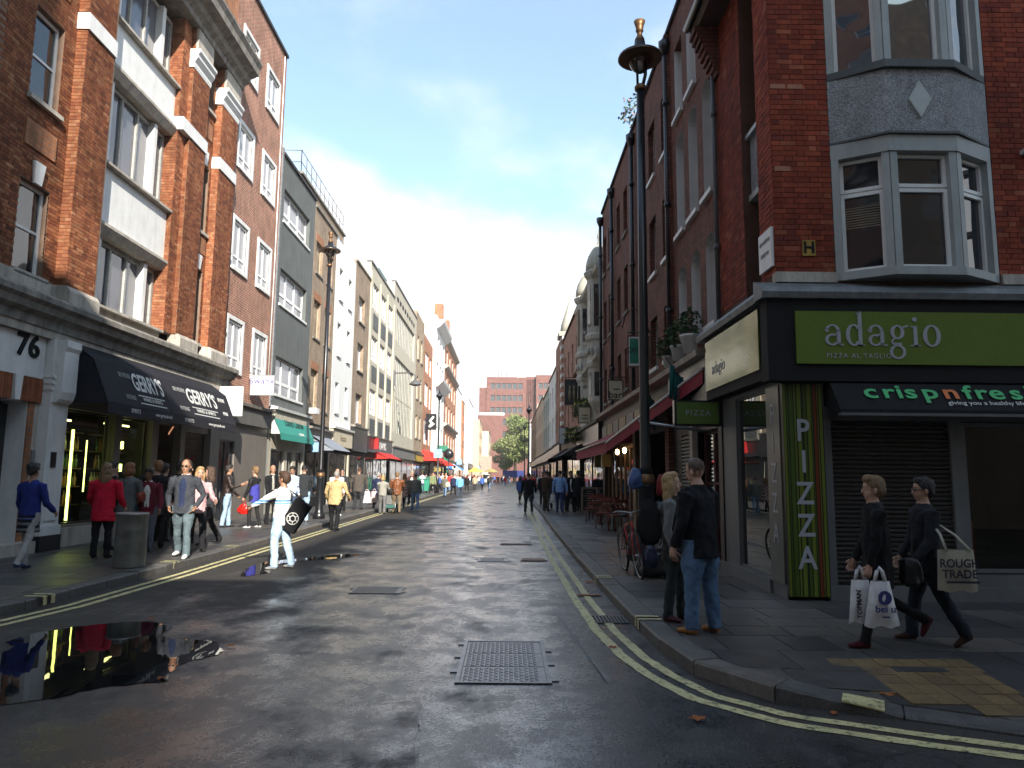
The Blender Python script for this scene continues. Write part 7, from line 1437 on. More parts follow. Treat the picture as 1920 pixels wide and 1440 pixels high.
def rawperson(q):
    h, b = q['h'], q['b'] * 1.07; mb = MB(); labs = []; hb = MB(); ex = MB(); exl = []
    LB = {}
    def lab(nm): 
        while len(labs) < len(mb.f): labs.append(nm)
    ln = math.radians(q['lean'])
    def up_(v): v = Vector(v); return rotx(v, ln)
    # torso
    bel = q['belly']; ring = [(-.045, .070, .056), (0, .086, .066), (.05, .084, .063 + bel * .02), (.095, .078, .060 + bel * .022), (.14, .080, .060 + bel * .016), (.19, .090, .063), (.24, .097, .060), (.272, .094, .052), (.294, .074, .045), (.318, .040, .037)]
    mb.path([up_((0, .004 * math.sin(i) + bel * (.012 if 1 < i < 5 else 0), r_[0])) for i, r_ in enumerate(ring)], [(r_[1] * b, r_[2] * b) for r_ in ring], 16, ref=(1, 0, 0)); lab('top')
    mb.path([up_((0, 0, -.06)), up_((0, 0, 0)), up_((0, 0, .06))], [(.06 * b, .05 * b), (.083 * b, .064 * b), (.07 * b, .055 * b)], 14, ref=(1, 0, 0)); lab('leg')
    he = q['hem']
    if he is not None:   # jacket / coat skirt hanging from the waist
        n = 6; pts, rd_ = [], []
        for i in range(n): t_ = i / (n - 1); zz = .19 - (he + .19) * t_; pts.append(up_((0, -.002, zz)) if zz > 0 else Vector((0, -.002, zz))); w_ = (.97 if i == 0 else 1.0) + (.10 + .5 * max(0, he - .08)) * t_ * q['hw']; rd_.append((.086 * b * w_, .069 * b * w_ + bel * .016))
        mb.path(pts, rd_, 16, ref=(1, 0, 0)); lab('hem')
    # neck, head
    hy, ht = math.radians(q['hyaw']), math.radians(q['htilt']); base = up_((0, .006, .3195))
    def hd(v):
        v = (Vector(v) - Vector((0, .004, .335))) * 1.09; v = rotx(v, ht); c, s = math.cos(hy), math.sin(hy); v = Vector((v.x * c + v.y * s, -v.x * s + v.y * c, v.z)); return base + v
    mb.path([up_((0, -.006, .285)), up_((0, 0, .32)), hd((0, .006, .37))], [(.040, .038), (.033, .035), (.030, .034)], 12, ref=(1, 0, 0)); lab('skin')
    def ell(M_, c, r_, seg=14, rings=9):
        k = len(M_.v); M_.ell((0, 0, 0), (1, 1, 1), seg, rings)
        for i in range(k, len(M_.v)): v = M_.v[i]; M_.v[i] = tuple(hd((c[0] + v[0] * r_[0], c[1] + v[1] * r_[1], c[2] + v[2] * r_[2])))
    ell(mb, (0, -.004, .427), (.0415, .053, .056)); ell(mb, (0, .014, .392), (.032, .036, .042)); ell(mb, (0, .026, .366), (.018, .018, .014)); lab('skin')
    if q['collar']: mb.path([up_((0, -.008, .285)), up_((0, -.006, .325))], [(.052, .048), (.043, .042)], 12, ref=(1, 0, 0)); lab('collar')
    if q['scarf']: mb.path([up_((0, .0, .275)), up_((0, .0, .325))], [(.06, .056), (.045, .046)], 12, ref=(1, 0, 0)); mb.path([up_((.03, .05, .30)), up_((.035, .072, .20)), up_((.035, .074, .06))], [(.018, .01), (.024, .01), (.024, .008)], 8, ref=(1, 0, 0)); lab('scarf')
    if q['inner']: mb.path([up_((0, .045 * b, .285)), up_((0, .058 * b, .24)), up_((0, .060 * b + bel * .01, .10)), up_((0, .064 * b + bel * .01, -.02))], [(.020, .009), (.034, .012), (.036, .012), (.034, .010)], 8, ref=(1, 0, 0)); lab('inner')
    # arms
    hands = []
    for i, sx in enumerate((-1, 1)):
        a = q['arms'][i]; al, be, ep = (math.radians(t_) for t_ in a[:3]); ga = math.radians(a[3]) if len(a) > 3 else be * .8
        sh = up_((sx * .098 * b, 0, .268)); d1 = Vector((sx * math.sin(be), math.sin(al) * math.cos(be), -math.cos(al) * math.cos(be))); e = sh + d1 * .168
        b2 = be - ga; d2 = Vector((sx * math.sin(b2), math.sin(al + ep) * math.cos(b2), -math.cos(al + ep) * math.cos(b2))); w = e + d2 * .142; s_ = q['sleeve']
        mb.path([sh + Vector((-sx * .025, 0, .006)), sh, sh + d1 * .08, e, e + d2 * .05, w], [.036 * b, .041 * b, .036 * s_, .031 * s_, .030 * s_, .024 * s_], 12); lab('sleeve')
        ln_ = Vector((0, 1, 0)); ln_ = (ln_ - d2 * ln_.dot(d2)); ln_ = ln_.normalized() if ln_.length > .2 else Vector((0, 0, 1)); nn = d2.cross(ln_).normalized(); nn = nn if nn.x * sx < 0 else -nn
        k = 1.0; mb.path([w - d2 * .012, w + d2 * .012, w + d2 * .04, w + d2 * .058], [(.0165, .0125), (.017, .012), (.024, .013), (.021, .011)], 10, ref=ln_); lab('skin')
        hands.append((w, d2, ln_, nn))
        if q['det']:
            for f in range(4):
                r0 = w + d2 * .048 + ln_ * (.0165 - f * .011); L = (.043, .048, .045, .036)[f]; c1 = .35 + .12 * f * .5; pts = [r0, r0 + (d2 * math.cos(c1) + nn * math.sin(c1)) * L * .45]; pts.append(pts[-1] + (d2 * math.cos(c1 * 2) + nn * math.sin(c1 * 2)) * L * .33); pts.append(pts[-1] + (d2 * math.cos(c1 * 3) + nn * math.sin(c1 * 3)) * L * .25)
                ex.path(pts, [.0052, .005, .0044, .0034], 6)
            r0 = w + d2 * .014 + ln_ * .014; ex.path([r0, r0 + (d2 * .6 + ln_ * .6 + nn * .3) * .022, r0 + (d2 * .95 + ln_ * .75 + nn * .6) * .034], [.0068, .006, .0045], 6)
            while len(exl) < len(ex.f): exl.append('skin')
    # legs
    lows = []
    for i, sx in enumerate((-1, 1)):
        th, kn = (math.radians(t_) for t_ in q['legs'][i][:2]); out = math.radians(q['legs'][i][2]) if len(q['legs'][i]) > 2 else .03; hj = Vector((sx * .045 * b, 0, -.012))
        d1 = Vector((sx * math.sin(out), math.sin(th) * math.cos(out), -math.cos(th) * math.cos(out))); k_ = hj + d1 * .238; d2 = Vector((sx * math.sin(out) * .6, math.sin(th - kn), -math.cos(th - kn))).normalized(); an = k_ + d2 * .232; tw = q['trw']
        mb.path([hj + Vector((0, 0, .02)), hj - Vector((0, 0, .03)), hj + d1 * .12, k_ - d1 * .02, k_ + d2 * .03, k_ + d2 * .12, an + d2 * .012], [.052 * b, .054 * b, .048 * b * tw, .038 * tw, .037 * tw, .036 * tw, .033 * tw], 12); lab('leg')
        fpv = q['fp'][i]; pa = math.radians(fpv) if fpv is not None else 0.0; fy = Vector((sx * .12, math.cos(pa), math.sin(-pa))).normalized(); fz = Vector((0, math.sin(pa), math.cos(pa)))
        mb.path([an - fy * .028 - fz * .016, an - fy * .012 - fz * .014, an + fy * .03 - fz * .018, an + fy * .070 - fz * .025, an + fy * .098 - fz * .028], [(.017, .022), (.022, .026), (.024, .022), (.026, .015), (.016, .010)], 10, ref=(1, 0, 0)); lab('shoe')
        mb.path([an + fz * .02, an - fz * .015], [.024, .024], 10); lab('shoe' if q.get('tall') else 'shoe')
        lows.append(min((an - fz * .040).z, (an + fy * .09 - fz * .038).z))
    low = min(lows)
    # hair
    hs = q['hs']; H = lambda c, r_: ell(hb, c, r_, 16, 10)
    if hs != 'bald':
        if hs == 'crop': H((0, -.012, .436), (.0435, .050, .0505))
        else: H((0, -.012, .437), (.047, .055, .055))
        if hs in ('short',): H((0, .018, .466), (.036, .030, .022)); H((0, -.035, .405), (.036, .026, .035))
        if hs in ('bob', 'long', 'bun'): H((0, .014, .468), (.038, .032, .022))
        if hs == 'bob': H((0, -.030, .395), (.052, .040, .052)); H((-.038, .0, .395), (.016, .028, .045)); H((.038, .0, .395), (.016, .028, .045))
        if hs == 'long':
            H((0, -.032, .39), (.050, .036, .06)); H((-.040, .002, .385), (.015, .026, .055)); H((.040, .002, .385), (.015, .026, .055)); H((0, -.045, .335), (.048, .026, .06)); H((-.036, -.02, .33), (.022, .026, .05)); H((.036, -.02, .33), (.022, .026, .05))
        if hs == 'bun': H((0, -.06, .455), (.024, .022, .024)); H((0, -.035, .41), (.038, .03, .035))
        if hs == 'full': H((0, .018, .468), (.040, .034, .026)); H((0, -.030, .415), (.046, .036, .045))
    if q['det']:
        def E(c, r_, l_, seg=8, rings=6): ell(ex, c, r_, seg, rings); [exl.append(l_) for _ in range(len(ex.f) - len(exl))]
        E((0, .050, .402), (.0065, .010, .012), 'skin'); E((0, .054, .396), (.009, .007, .006), 'skin')
        for sx in (-1, 1):
            E((sx * .0425, -.004, .405), (.005, .010, .016), 'skin'); E((sx * .0165, .0425, .416), (.0075, .0045, .0042), 'eyewhite'); E((sx * .0165, .0462, .416), (.0034, .0020, .0036), 'dark'); E((sx * .0175, .0455, .4265), (.0105, .0035, .0024), 'brow')
            if q['glasses']: E((sx * .017, .0495, .416), (.0145, .003, .0095), 'dark', 10); E((sx * .036, .02, .418), (.002, .028, .002), 'dark')
        E((0, .0470, .3795), (.0125, .004, .0032), 'lip')
    for M_ in (mb, hb, ex):
        M_.v = [(v[0] * h, v[1] * h, (v[2] - low) * h) for v in M_.v]
    return mb, labs, hb, ex, exl, hands, low
def world(q, v):
    """body point (in metres, person's own frame) to world"""
    a = math.radians(q['face']); c, s = math.cos(a), math.sin(a); return (q['x'] + v[0] * c + v[1] * s, q['y'] - v[0] * s + v[1] * c, q['z'] + v[2])
def make_people():
    sc = bpy.data.collections.new('tmp'); COL.children.link(sc); work = []
    for q in PEOPLE:
        raw = rawperson(q); obs = []
        for M_, vx in ((raw[0], q['vox']), (raw[2], q['vox'] * .9)):
            if not M_.f: obs.append(None); continue
            ob = bpy.data.objects.new('r', M_.mesh('r', [])); sc.objects.link(ob); md = ob.modifiers.new('r', 'REMESH'); md.mode = 'VOXEL'; md.voxel_size = vx; sm = ob.modifiers.new('s', 'SMOOTH'); sm.factor = .5; sm.iterations = 2; obs.append(ob)
        work.append((q, raw, obs))
    bpy.context.view_layer.update(); dgp = bpy.context.evaluated_depsgraph_get()
    DARK = M('eye_dark', (.01, .008, .007), .3); EYW = M('eye_white', (.55, .53, .5), .4); LIP = M('lip', (.35, .12, .09), .5)
    for q, raw, obs in work:
        ev = obs[0].evaluated_get(dgp); me = bpy.data.meshes.new_from_object(ev); n = len(me.vertices); co = np.empty(n * 3); me.vertices.foreach_get('co', co); co = co.reshape(-1, 3); no = np.empty(n * 3); me.vertices.foreach_get('normal', no); no = no.reshape(-1, 3)
        polys = [tuple(p.vertices) for p in me.polygons]; bvh = BVHTree.FromPolygons([Vector(v) for v in raw[0].v], raw[0].f)
        names = ['top', 'sleeve', 'leg', 'hem', 'shoe', 'skin', 'inner', 'scarf', 'collar', 'eyewhite', 'dark', 'brow', 'lip']
        mats = [q['top'], q['slmat'] or q['top'], q['leg'], q['hemmat'] or q['top'], q['shoe'], q['skin'], q['inner'] or q['top'], q['scarf'] or q['top'], q['collar'] or q['top'], EYW, DARK, q['hair'], LIP]
        vl = []; ofs = random.uniform(0, 50); amp = q['h'] * .0055
        for i in range(n):
            r_ = bvh.find_nearest(Vector(co[i])); l_ = raw[1][r_[2]] if r_[2] is not None else 'top'; vl.append(l_)
        for i in range(n):
            if vl[i] in ('top', 'sleeve', 'leg', 'hem'):
                c = Vector(co[i]); e = noise.noise(Vector((c.x * 11 + ofs, c.y * 11, c.z * 7))) * amp * 1.5 + noise.noise(Vector((c.x * 26, c.y * 26 + ofs, c.z * 19))) * amp * .8
                co[i] += no[i] * e
        V = [tuple(v) for v in co]; F = list(polys); MI = []
        for p in polys:
            ls = [vl[k] for k in p]; MI.append(names.index(max(set(ls), key=ls.count)))
        k = len(V); V += raw[3].v; F += [tuple(k + a for a in f) for f in raw[3].f]; MI += [names.index(a) for a in raw[4]]
        m2 = bpy.data.meshes.new('person'); m2.from_pydata(V, [], F)
        for m_ in mats: m2.materials.append(m_)
        m2.polygons.foreach_set('material_index', MI); m2.polygons.foreach_set('use_smooth', [True] * len(F)); m2.update()
        o = put('person', m2, None, (q['x'], q['y'], q['z']), label=q['label'], cat='person', group=q['group']); o.rotation_euler[2] = -math.radians(q['face']); q['ob'] = o; q['hands'] = [(Vector(w) - Vector((0, 0, raw[6]))) * q['h'] for w, _, _, _ in raw[5]]
        if obs[1]:
            hm = bpy.data.meshes.new_from_object(obs[1].evaluated_get(dgp)); hm.name = 'hair'
            for v in hm.vertices: e = noise.noise(Vector((v.co.x * 55, v.co.y * 55, v.co.z * 14))) * .006; v.co += v.normal * e
            if q['vox'] < .0125 or q['det'] and q['y'] < 24:
                vv_ = [v.co.copy() for v in hm.vertices]; nn_ = [v.normal.copy() for v in hm.vertices]; ff_ = [tuple(p.vertices) for p in hm.polygons]; rr_ = random.Random(len(vv_)); V2 = [tuple(v) for v in vv_]
                for _ in range(520):
                    i_ = rr_.randrange(len(vv_)); c_ = vv_[i_]; nn2 = nn_[i_]; dn_ = Vector((rr_.uniform(-.3, .3), rr_.uniform(-.5, .1), -1)); dn_ = (dn_ - nn2 * dn_.dot(nn2) * .8).normalized(); sd = nn2.cross(dn_) * .0035; L_ = rr_.uniform(.018, .045); k_ = len(V2)
                    V2 += [tuple(c_ + sd), tuple(c_ - sd), tuple(c_ + dn_ * L_ + nn2 * rr_.uniform(.001, .009))]; ff_.append((k_, k_ + 1, k_ + 2))
                hm = bpy.data.meshes.new('hair'); hm.from_pydata(V2, [], ff_)
            hm.materials.clear(); hm.materials.append(q['hair']); hm.polygons.foreach_set('use_smooth', [True] * len(hm.polygons)); put('hair', hm, o)
    for q, raw, obs in work:
        for ob in obs:
            if ob: bpy.data.objects.remove(ob)
    bpy.data.collections.remove(sc)
W1 = ((22, 8), (-18, 22)); W2 = ((-16, 20), (24, 10)); ST = ((2, 2, 3), (-2, 2, 3)); LK = cloth('leather_black', (.018, .018, .02), .35, .6)
person('broad person in a black coat filling the drinks shop doorway', -7.7, 16.4, .12, 12, 1.72, BLK, BLK, SHB, SK, HK, 'short', 1.3, legs=ST, hem=.2)
# left pavement, near
person('woman in a blue jacket and grey leggings walking away past the doorway numbered 76', -7.53, 11.6, .12, 5, 1.66, cloth('royal_blue', (.018, .03, .17)), cloth('light_grey_leggings', (.34, .34, .33)), cloth('blue_shoe', (.04, .06, .12)), SKT, HK, 'bun', .95, legs=((12, 10), (-14, 18)), arms=((8, 12, 30), (8, 12, 45)), hem=.17, hemmat=bands('stripe_hem', (.02, .02, .025), [(.60, .64, (.16, .17, .18)), (.69, .73, (.16, .17, .18)), (.78, .80, (.10, .14, .35)), (.84, 1.4, (.018, .03, .17))]), trw=.85, vox=.012)
person('woman in a bright red coat with long blond hair seen from behind', -7.25, 13.2, .12, -8, 1.68, cloth('red_coat', (.50, .012, .035)), BLK, SHB, SK, HDB, 'long', 1.12, legs=ST, arms=((14, 14, 38), (10, 12, 40)), hem=.13, hw=1.6, vox=.012, sleeve=1.15)
person('woman in a grey coat with reddish bobbed hair beside the red coat', -7.35, 14.2, .12, 6, 1.70, cloth('grey_coat', (.11, .12, .12)), JEAND, SHB, SK, HGI, 'bob', 1.08, legs=ST, arms=((12, 12, 40), (10, 12, 35)), hem=.12, hw=1.4)
person('dark coated person with pale neck standing left of the grey coat', -7.95, 14.7, .12, 50, 1.72, BLK, BLK, SHB, SK, HK, 'short', 1.05, legs=ST)
person('large man in a black jacket with brown hair looking into the drinks shop', -7.15, 14.9, .12, -25, 1.76, BLK, BLK, SHB, SK, HGI, 'short', 1.35, legs=ST, hem=.14, hyaw=-30, arms=((14, 16, 40), (12, 14, 40)))
person('bulky figure in black behind the brown haired man', -6.95, 15.9, .12, -10, 1.74, BLK, BLK, SHB, SK, HK, 'short', 1.25, legs=ST, hem=.12)
person('smiling woman in a maroon jumper and grey trousers leaning forward', -7.05, 14.75 - .35, .12, 165, 1.62, cloth('maroon_jumper', (.13, .015, .03)), cloth('grey_trouser', (.11, .12, .15)), SHB, SKD, HK, 'bun', 1.12, legs=((10, 8), (-8, 12)), lean=10, htilt=12, arms=((10, 14, 25), (10, 12, 20)), hem=.08, inner=SHW, collar=SHW)
person('man in sunglasses and a grey jacket walking towards the viewer with hands in pockets', -5.9, 13.4, .12, 176, 1.79, cloth('slate_jacket', (.045, .05, .06)), cloth('greenish_jean', (.10, .135, .15)), SHW, SKT, HB, 'crop', 1.08, legs=((16, 10, 4), (-10, 14, 4)), arms=((-12, 22, 42, 40), (-12, 22, 42, 40)), hem=.07, inner=NAV, collar=cloth('white_panel', (.7, .7, .7)), glasses=True, vox=.011, lean=2)
person('woman with a blond ponytail half hidden behind the man in sunglasses', -6.15, 14.6, .12, 150, 1.68, cloth('pink_top', (.5, .32, .33)), BLK, SHB, SK, HBL, 'long', .95, legs=W1, arms=((8, 20, 70), (8, 16, 30)))
person('man in a dark jumper standing in the drinks shop doorway', -7.9, 17.6, .12, 20, 1.78, BLK, BLK, SHB, SKT, HK, 'short', 1.1, legs=ST)
person('woman with long dark hair and a black coat facing the man in sunglasses', -6.42, 15.75, .12, 250, 1.66, CHAR, BLK, SHB, SK, HB, 'long', 1.0, legs=((10, 14), (-12, 16)), arms=((12, 12, 40), (10, 12, 30)), hem=.18, hw=1.2)
person('man with black hair in a leather jacket and pale jeans gesturing with one hand', -7.98, 20.9, .12, 70, 1.76, cloth('brown_black_leather', (.03, .02, .017), .35), JEANL, SHB, SKT, HK, 'full', 1.0, legs=((6, 4), (-6, 4)), arms=((12, 10, 30), (20, 14, 88)), hem=.03, hyaw=-8)
person('person in a black leather jacket with sandy hair carrying a red handbag', -7.12, 20.6, .12, -75, 1.72, LK, cloth('black_leggings', (.02, .02, .022)), SHW, SK, HDB, 'short', .95, legs=((10, 12), (-8, 6)), arms=((10, 8, 18), (24, 16, 95)), hem=.16, hemmat=cloth('blue_tunic', (.05, .05, .28)), trw=.85, hyaw=10)
person('bald man in black wearing a pale scarf', -7.15, 22.2, .12, 120, 1.78, BLK, BLK, SHB, SKT, HB, 'bald', 1.02, legs=ST, arms=((12, 12, 60), (10, 12, 20)), hem=.1, scarf=cloth('pale_scarf', (.35, .34, .30)), hyaw=20)
person('young man in a blue and white checked shirt behind the youth in white', -6.9, 23.4, .12, 170, 1.76, checks('pale_check', (.55, .62, .75), (.16, .22, .35)), JEAND, SHB, SKT, HK, 'short', 1.05, legs=ST, hem=.06, htilt=14)
person('man in a black hooded top leaning by the left lamp post with his back turned', -6.55, 23.5, .12, -5, 1.80, cloth('black_hoodie', (.025, .028, .032)), JEANL, SHG, SK, HK, 'crop', 1.2, legs=ST, arms=((6, 14, 50), (6, 14, 50)), hem=.08, collar=CHAR)
person('youth in a dazzling white jacket stretching one arm out on the road', -3.95, 12.85, 0, -72, 1.68, bands('white_jacket', (.82, .82, .80), [(1.16, 1.19, (.05, .25, .55)), (1.12, 1.145, (.12, .40, .70)), (1.08, 1.095, (.5, .55, .6))]), cloth('washed_jean', (.38, .52, .66)), SHG, SKT, HB, 'full', .98, legs=((6, 10, 3), (-8, 6, 6)), arms=((58, 12, 8, 10), (30, 40, 115, 40)), hem=.07, vox=.011, trw=1.12, lean=-3)
person('elderly man in a beige jacket with brown sleeves walking away on the road', -5.04, 21.5, 0, 8, 1.74, cloth('beige_jacket', (.46, .34, .17)), BLK, SHB, SK, HG, 'crop', 1.22, legs=((10, 6, 3), (-10, 8, 3)), arms=((6, 20, 40), (6, 22, 45)), hem=.08, lean=4, collar=cloth('tan_yoke', (.35, .18, .07)), hw=1.2)
person('man in a white t-shirt half hidden behind the beige jacket', -6.3, 27.0, .12, 150, 1.72, cloth('white_tee', (.75, .75, .78)), JEAN, SHW, SK, HB, 'crop', 1.1, legs=ST)
person('heavy man in a dark grey suit carrying carrier bags away up the pavement', -6.5, 32.0, .12, -4, 1.84, cloth('suit_grey', (.075, .065, .055)), CHAR, SHB, SKT, HB, 'crop', 1.4, legs=((8, 5, 3), (-8, 8, 3)), arms=((4, 14, 14), (4, 14, 14)), hem=.10, trw=1.1, vox=.018)
person('man in sunglasses looking back among the crowd beyond the beige jacket', -6.9, 30.5, .12, 170, 1.74, CHAR, BLK, SHB, SK, HK, 'short', 1.1, legs=ST, vox=.018, glasses=True)
person('woman with grey hair in a dark coat walking beside the grey suited man', -5.75, 32.6, .12, 4, 1.66, NAV, BLK, SHB, SK, HG, 'short', 1.15, legs=W2, hem=.14, vox=.018)
person('dark haired woman with pale face beyond the grey suit', -6.2, 35.5, .12, 160, 1.66, BLK, BLK, SHB, SK, HK, 'long', 1.0, legs=W1, hem=.12, vox=.02)
person('woman with fair hair in a pale grey jumper pushing a pushchair', -5.27, 31.0, 0, 4, 1.62, cloth('pale_grey_jumper', (.27, .26, .23)), cloth('mid_grey_trouser', (.13, .13, .13)), SHB, SK, HBL, 'bob', 1.08, legs=((10, 6, 3), (-6, 8, 3)), arms=((32, 8, 35), (32, 8, 35)), hem=.05, vox=.018, trw=1.15)
person('man in a shiny brown leather jacket and khaki trousers seen from behind', -4.74, 31.5, 0, -3, 1.76, cloth('tan_leather', (.16, .06, .025), .3), cloth('khaki_trouser', (.17, .13, .085)), SHBR, SK, HDB, 'short', 1.25, legs=((8, 4, 3), (-6, 8, 3)), hem=.07, vox=.018, arms=((6, 14, 20), (30, 8, 35)))
person('woman in a patterned skirt and black leggings beyond the leather jacket', -4.75, 33.8, .12, 10, 1.62, cloth('patterned_top', (.2, .15, .13)), BLK, SHB, SK, HGI, 'long', .95, legs=W1, hem=.2, hw=2.2, hemmat=checks('pink_pattern', (.55, .35, .33), (.08, .06, .06), 14), vox=.02, trw=.8)
person('man in an open brown overcoat and white shirt facing the viewer', -4.85, 37.2, .12, 178, 1.80, cloth('brown_overcoat', (.07, .035, .025)), BLK, SHB, SK, HG, 'short', 1.05, legs=W2, hem=.26, hw=.9, inner=SHW, vox=.02)
person('man in a grey jacket and blue jeans walking away, last of the nearer group', -4.21, 33.6, 0, -4, 1.72, cloth('taupe_jacket', (.13, .13, .12)), JEAN, SHW, SK, HB, 'crop', 1.12, legs=((14, 8, 4), (-12, 16, 4)), hem=.04, vox=.018)
person('man in a white shirt under the red awnings', -7.2, 62, .12, 0, 1.76, cloth('lilac_shirt', (.6, .6, .72)), JEAND, SHB, SK, HB, 'crop', 1.0, legs=ST, vox=.03, det=0)
person('person in a green jacket by the green wheeled bin', -6.0, 59, .12, 150, 1.78, cloth('sage_jacket', (.17, .20, .10)), BLK, SHB, SK, HB, 'short', 1.05, legs=W1, vox=.03, det=0)
person('woman in grey with a cream shoulder bag crossing the far road', -4.63, 54.5, 0, 5, 1.68, cloth('grey_green_coat', (.12, .12, .10)), JEAN, SHB, SK, HGI, 'bob', 1.0, legs=W1, hem=.1, vox=.028, det=0)
person('man in a sky blue shirt walking away on the far road', -3.56, 55, 0, 3, 1.74, cloth('sky_shirt', (.16, .42, .72)), JEAND, SHB, SK, HB, 'crop', 1.1, legs=W2, vox=.028, det=0)
person('dark jacketed person beside the sky blue shirt', -4.4, 60, 0, 10, 1.74, NAV, BLK, SHB, SK, HDB, 'crop', 1.1, legs=W2, vox=.03, det=0)
# right side
person('man in a black jacket and dark trousers walking away in the right gutter', .99, 32.6, 0, 4, 1.80, BLK, CHAR, SHG, SK, HK, 'crop', 1.2, legs=((12, 8, 4), (-10, 10, 4)), hem=.04, vox=.018, arms=((8, 14, 30), (8, 14, 30)))
person('woman in a blue top and black leggings beyond the dark man on the right', .85, 46, 0, 15, 1.66, cloth('mid_blue_top', (.05, .10, .30)), BLK, SHW, SK, HB, 'long', 1.0, legs=W1, hem=.1, vox=.024, det=0, trw=.85)
person('man in a brown jacket standing side on at the right kerb', 1.75, 32.2, .12, 40, 1.78, cloth('dark_brown_jacket', (.055, .035, .025)), cloth('olive_trouser', (.06, .055, .04)), SHBR, SK, HB, 'crop', 1.1, legs=ST, hem=.07, vox=.018, arms=((12, 12, 60), (12, 12, 60)), hyaw=-60)
person('man in a blue checked shirt and navy trousers carrying a white bag', 2.24, 30.6, .12, 8, 1.78, checks('blue_check', (.30, .48, .78), (.05, .13, .38), 19), cloth('navy_trouser', (.03, .045, .12)), SHB, SK, HK, 'crop', 1.1, legs=((10, 8, 2), (-10, 14, 2)), hem=.03, vox=.018, arms=((2, 14, 10), (-8, 16, 10)))
for x, y, f, h_, lb, tp_ in ((2.75, 31.2, 170, 1.76, 'man with a white collar under a dark top, facing the viewer by the chalkboard', BLK), (2.55, 32.4, 30, 1.72, 'dark coated person directly behind the checked shirt', NAV), (3.05, 31.0, 10, 1.78, 'dark coated man nearest the chalkboard with his back turned', BLK), (3.3, 32.6, -40, 1.70, 'shadowy figure against the bar front', BLK), (2.0, 34.5, -20, 1.74, 'person in black glimpsed behind the brown jacket', CHAR), (1.9, 38, 200, 1.72, 'distant woman in black eating as she walks on the right pavement', BLK)):
    person(lb, x, y, .12, f, h_, tp_, BLK, SHB, SKT, HK, 'short', 1.1, legs=ST, hem=.16, vox=.02, inner=SHW if 'collar' in lb else None)
person('woman with wavy blond hair, grey cardigan and brown boots talking on the corner', 1.84, 8.0, .12, 118, 1.58, cloth('grey_black_top', (.02, .02, .018)), cloth('dark_green_jean', (.028, .035, .035)), cloth('maroon_boot', (.05, .012, .015), .5), SK, HBL, 'long', 1.0, legs=((4, 2, 1), (-3, 4, 2)), arms=((0, 10, 18), (-2, 12, 14)), hem=.12, vox=.0095, htilt=-8, trw=.95, hyaw=4, slmat=cloth('grey_cardigan', (.16, .16, .155)))
person('tall man in a black jacket, blue jeans and tan boots with his back turned', 1.95, 7.38, .12, -38, 1.72, cloth('black_fleece', (.010, .011, .014), .8), cloth('mid_blue_jean', (.085, .15, .25)), cloth('tan_boot', (.28, .12, .03), .6), SK, hairm('mouse', (.10, .06, .04)), 'crop', 1.14, legs=((3, 3, 2), (-3, 2, 4)), arms=((4, 10, 16), (6, 12, 20)), hem=.09, vox=.0095, trw=1.2, htilt=14, hyaw=-8, collar=BLK, hw=1.3, sleeve=1.15)
person('person with short sandy hair in a long black hooded coat carrying white carrier bags', 3.46, 6.85, .12, -78, 1.57, cloth('black_coat', (.010, .010, .011)), cloth('black_skinny', (.011, .011, .012)), cloth('oxblood_plimsoll', (.06, .012, .016)), SK, HDB, 'full', 1.0, legs=((13, 2, 1), (-14, 48, 1)), arms=((12, 8, 4), (8, 8, 20)), hem=.17, vox=.0095, trw=.85, fp=(0, 62), collar=CHAR, hw=.9)
person('man with black hair and glasses in a dark grey coat carrying a printed tote bag', 4.02, 7.0, .12, -82, 1.55, cloth('slate_coat', (.022, .024, .030)), cloth('blue_black_jean', (.014, .018, .026)), cloth('dark_brown_boot', (.035, .015, .010)), SK, HK, 'short', 1.08, legs=((-13, 16, 2), (14, 6, 2)), arms=((10, 8, 30), (8, 10, 24)), hem=.10, vox=.0095, glasses=True, fp=(26, 0), trw=1.05)
# far crowd: individuals copied from a few small figures
CROWD = []
def crowd_protos():
    sets = [('far pedestrian in a red top', cloth('far_red', (.5, .04, .04)), JEAN), ('far pedestrian in a white top', SHW, JEAND), ('far pedestrian in black', BLK, BLK), ('far pedestrian in a beige coat', cloth('far_beige', (.38, .32, .22)), CHAR), ('far pedestrian in blue', cloth('far_blue', (.06, .12, .35)), BLK), ('far pedestrian in dark grey', CHAR, JEAN)]
    r = random.Random(21)
    for i, (lb, tp_, lg) in enumerate(sets):
        person(lb + ' among the crowd at the end of the street', -5.5 + i * .7, 70 + i * 2.5, .12 if i < 2 else 0, r.uniform(-30, 30), 1.72, tp_, lg, SHB, SK, (HB, HBL, HK)[i % 3], 'crop' if i % 2 else 'bob', 1.05, legs=W1 if i % 2 else W2, vox=.035, det=0, hem=.08, group='far crowd, ' + lb)
crowd_protos()
make_people()
protos = [q for q in PEOPLE if (q['group'] or '').startswith('far crowd')]
r = random.Random(33)
spots = [(r.uniform(-8.2, -6.0), r.uniform(66, 150), .12) for _ in range(64)] + [(r.uniform(-5.5, .8), r.uniform(118, 170), 0) for _ in range(26)] + [(r.uniform(1.8, 3.3), r.uniform(40, 110), .12) for _ in range(14)]
for i, (x, y, z) in enumerate(spots):
    q = protos[i % len(protos)]
    if z and x < 0 and y > 140: x += 1.2
    o = copy_tree(q['ob'], (x, y, z), r.choice((0, math.pi)) + r.uniform(-.6, .6)); pl_n = 'on the right pavement' if x > 1.5 else ('in the far roadway' if not z else ('on the far left pavement before the green portico' if y < 95 else 'on the far left pavement beyond the green portico')); o['label'] = q['label'].replace('among the crowd at the end of the street', pl_n); o['group'] = o['label']; s_ = r.uniform(.92, 1.05); o.scale = (s_, s_, s_)
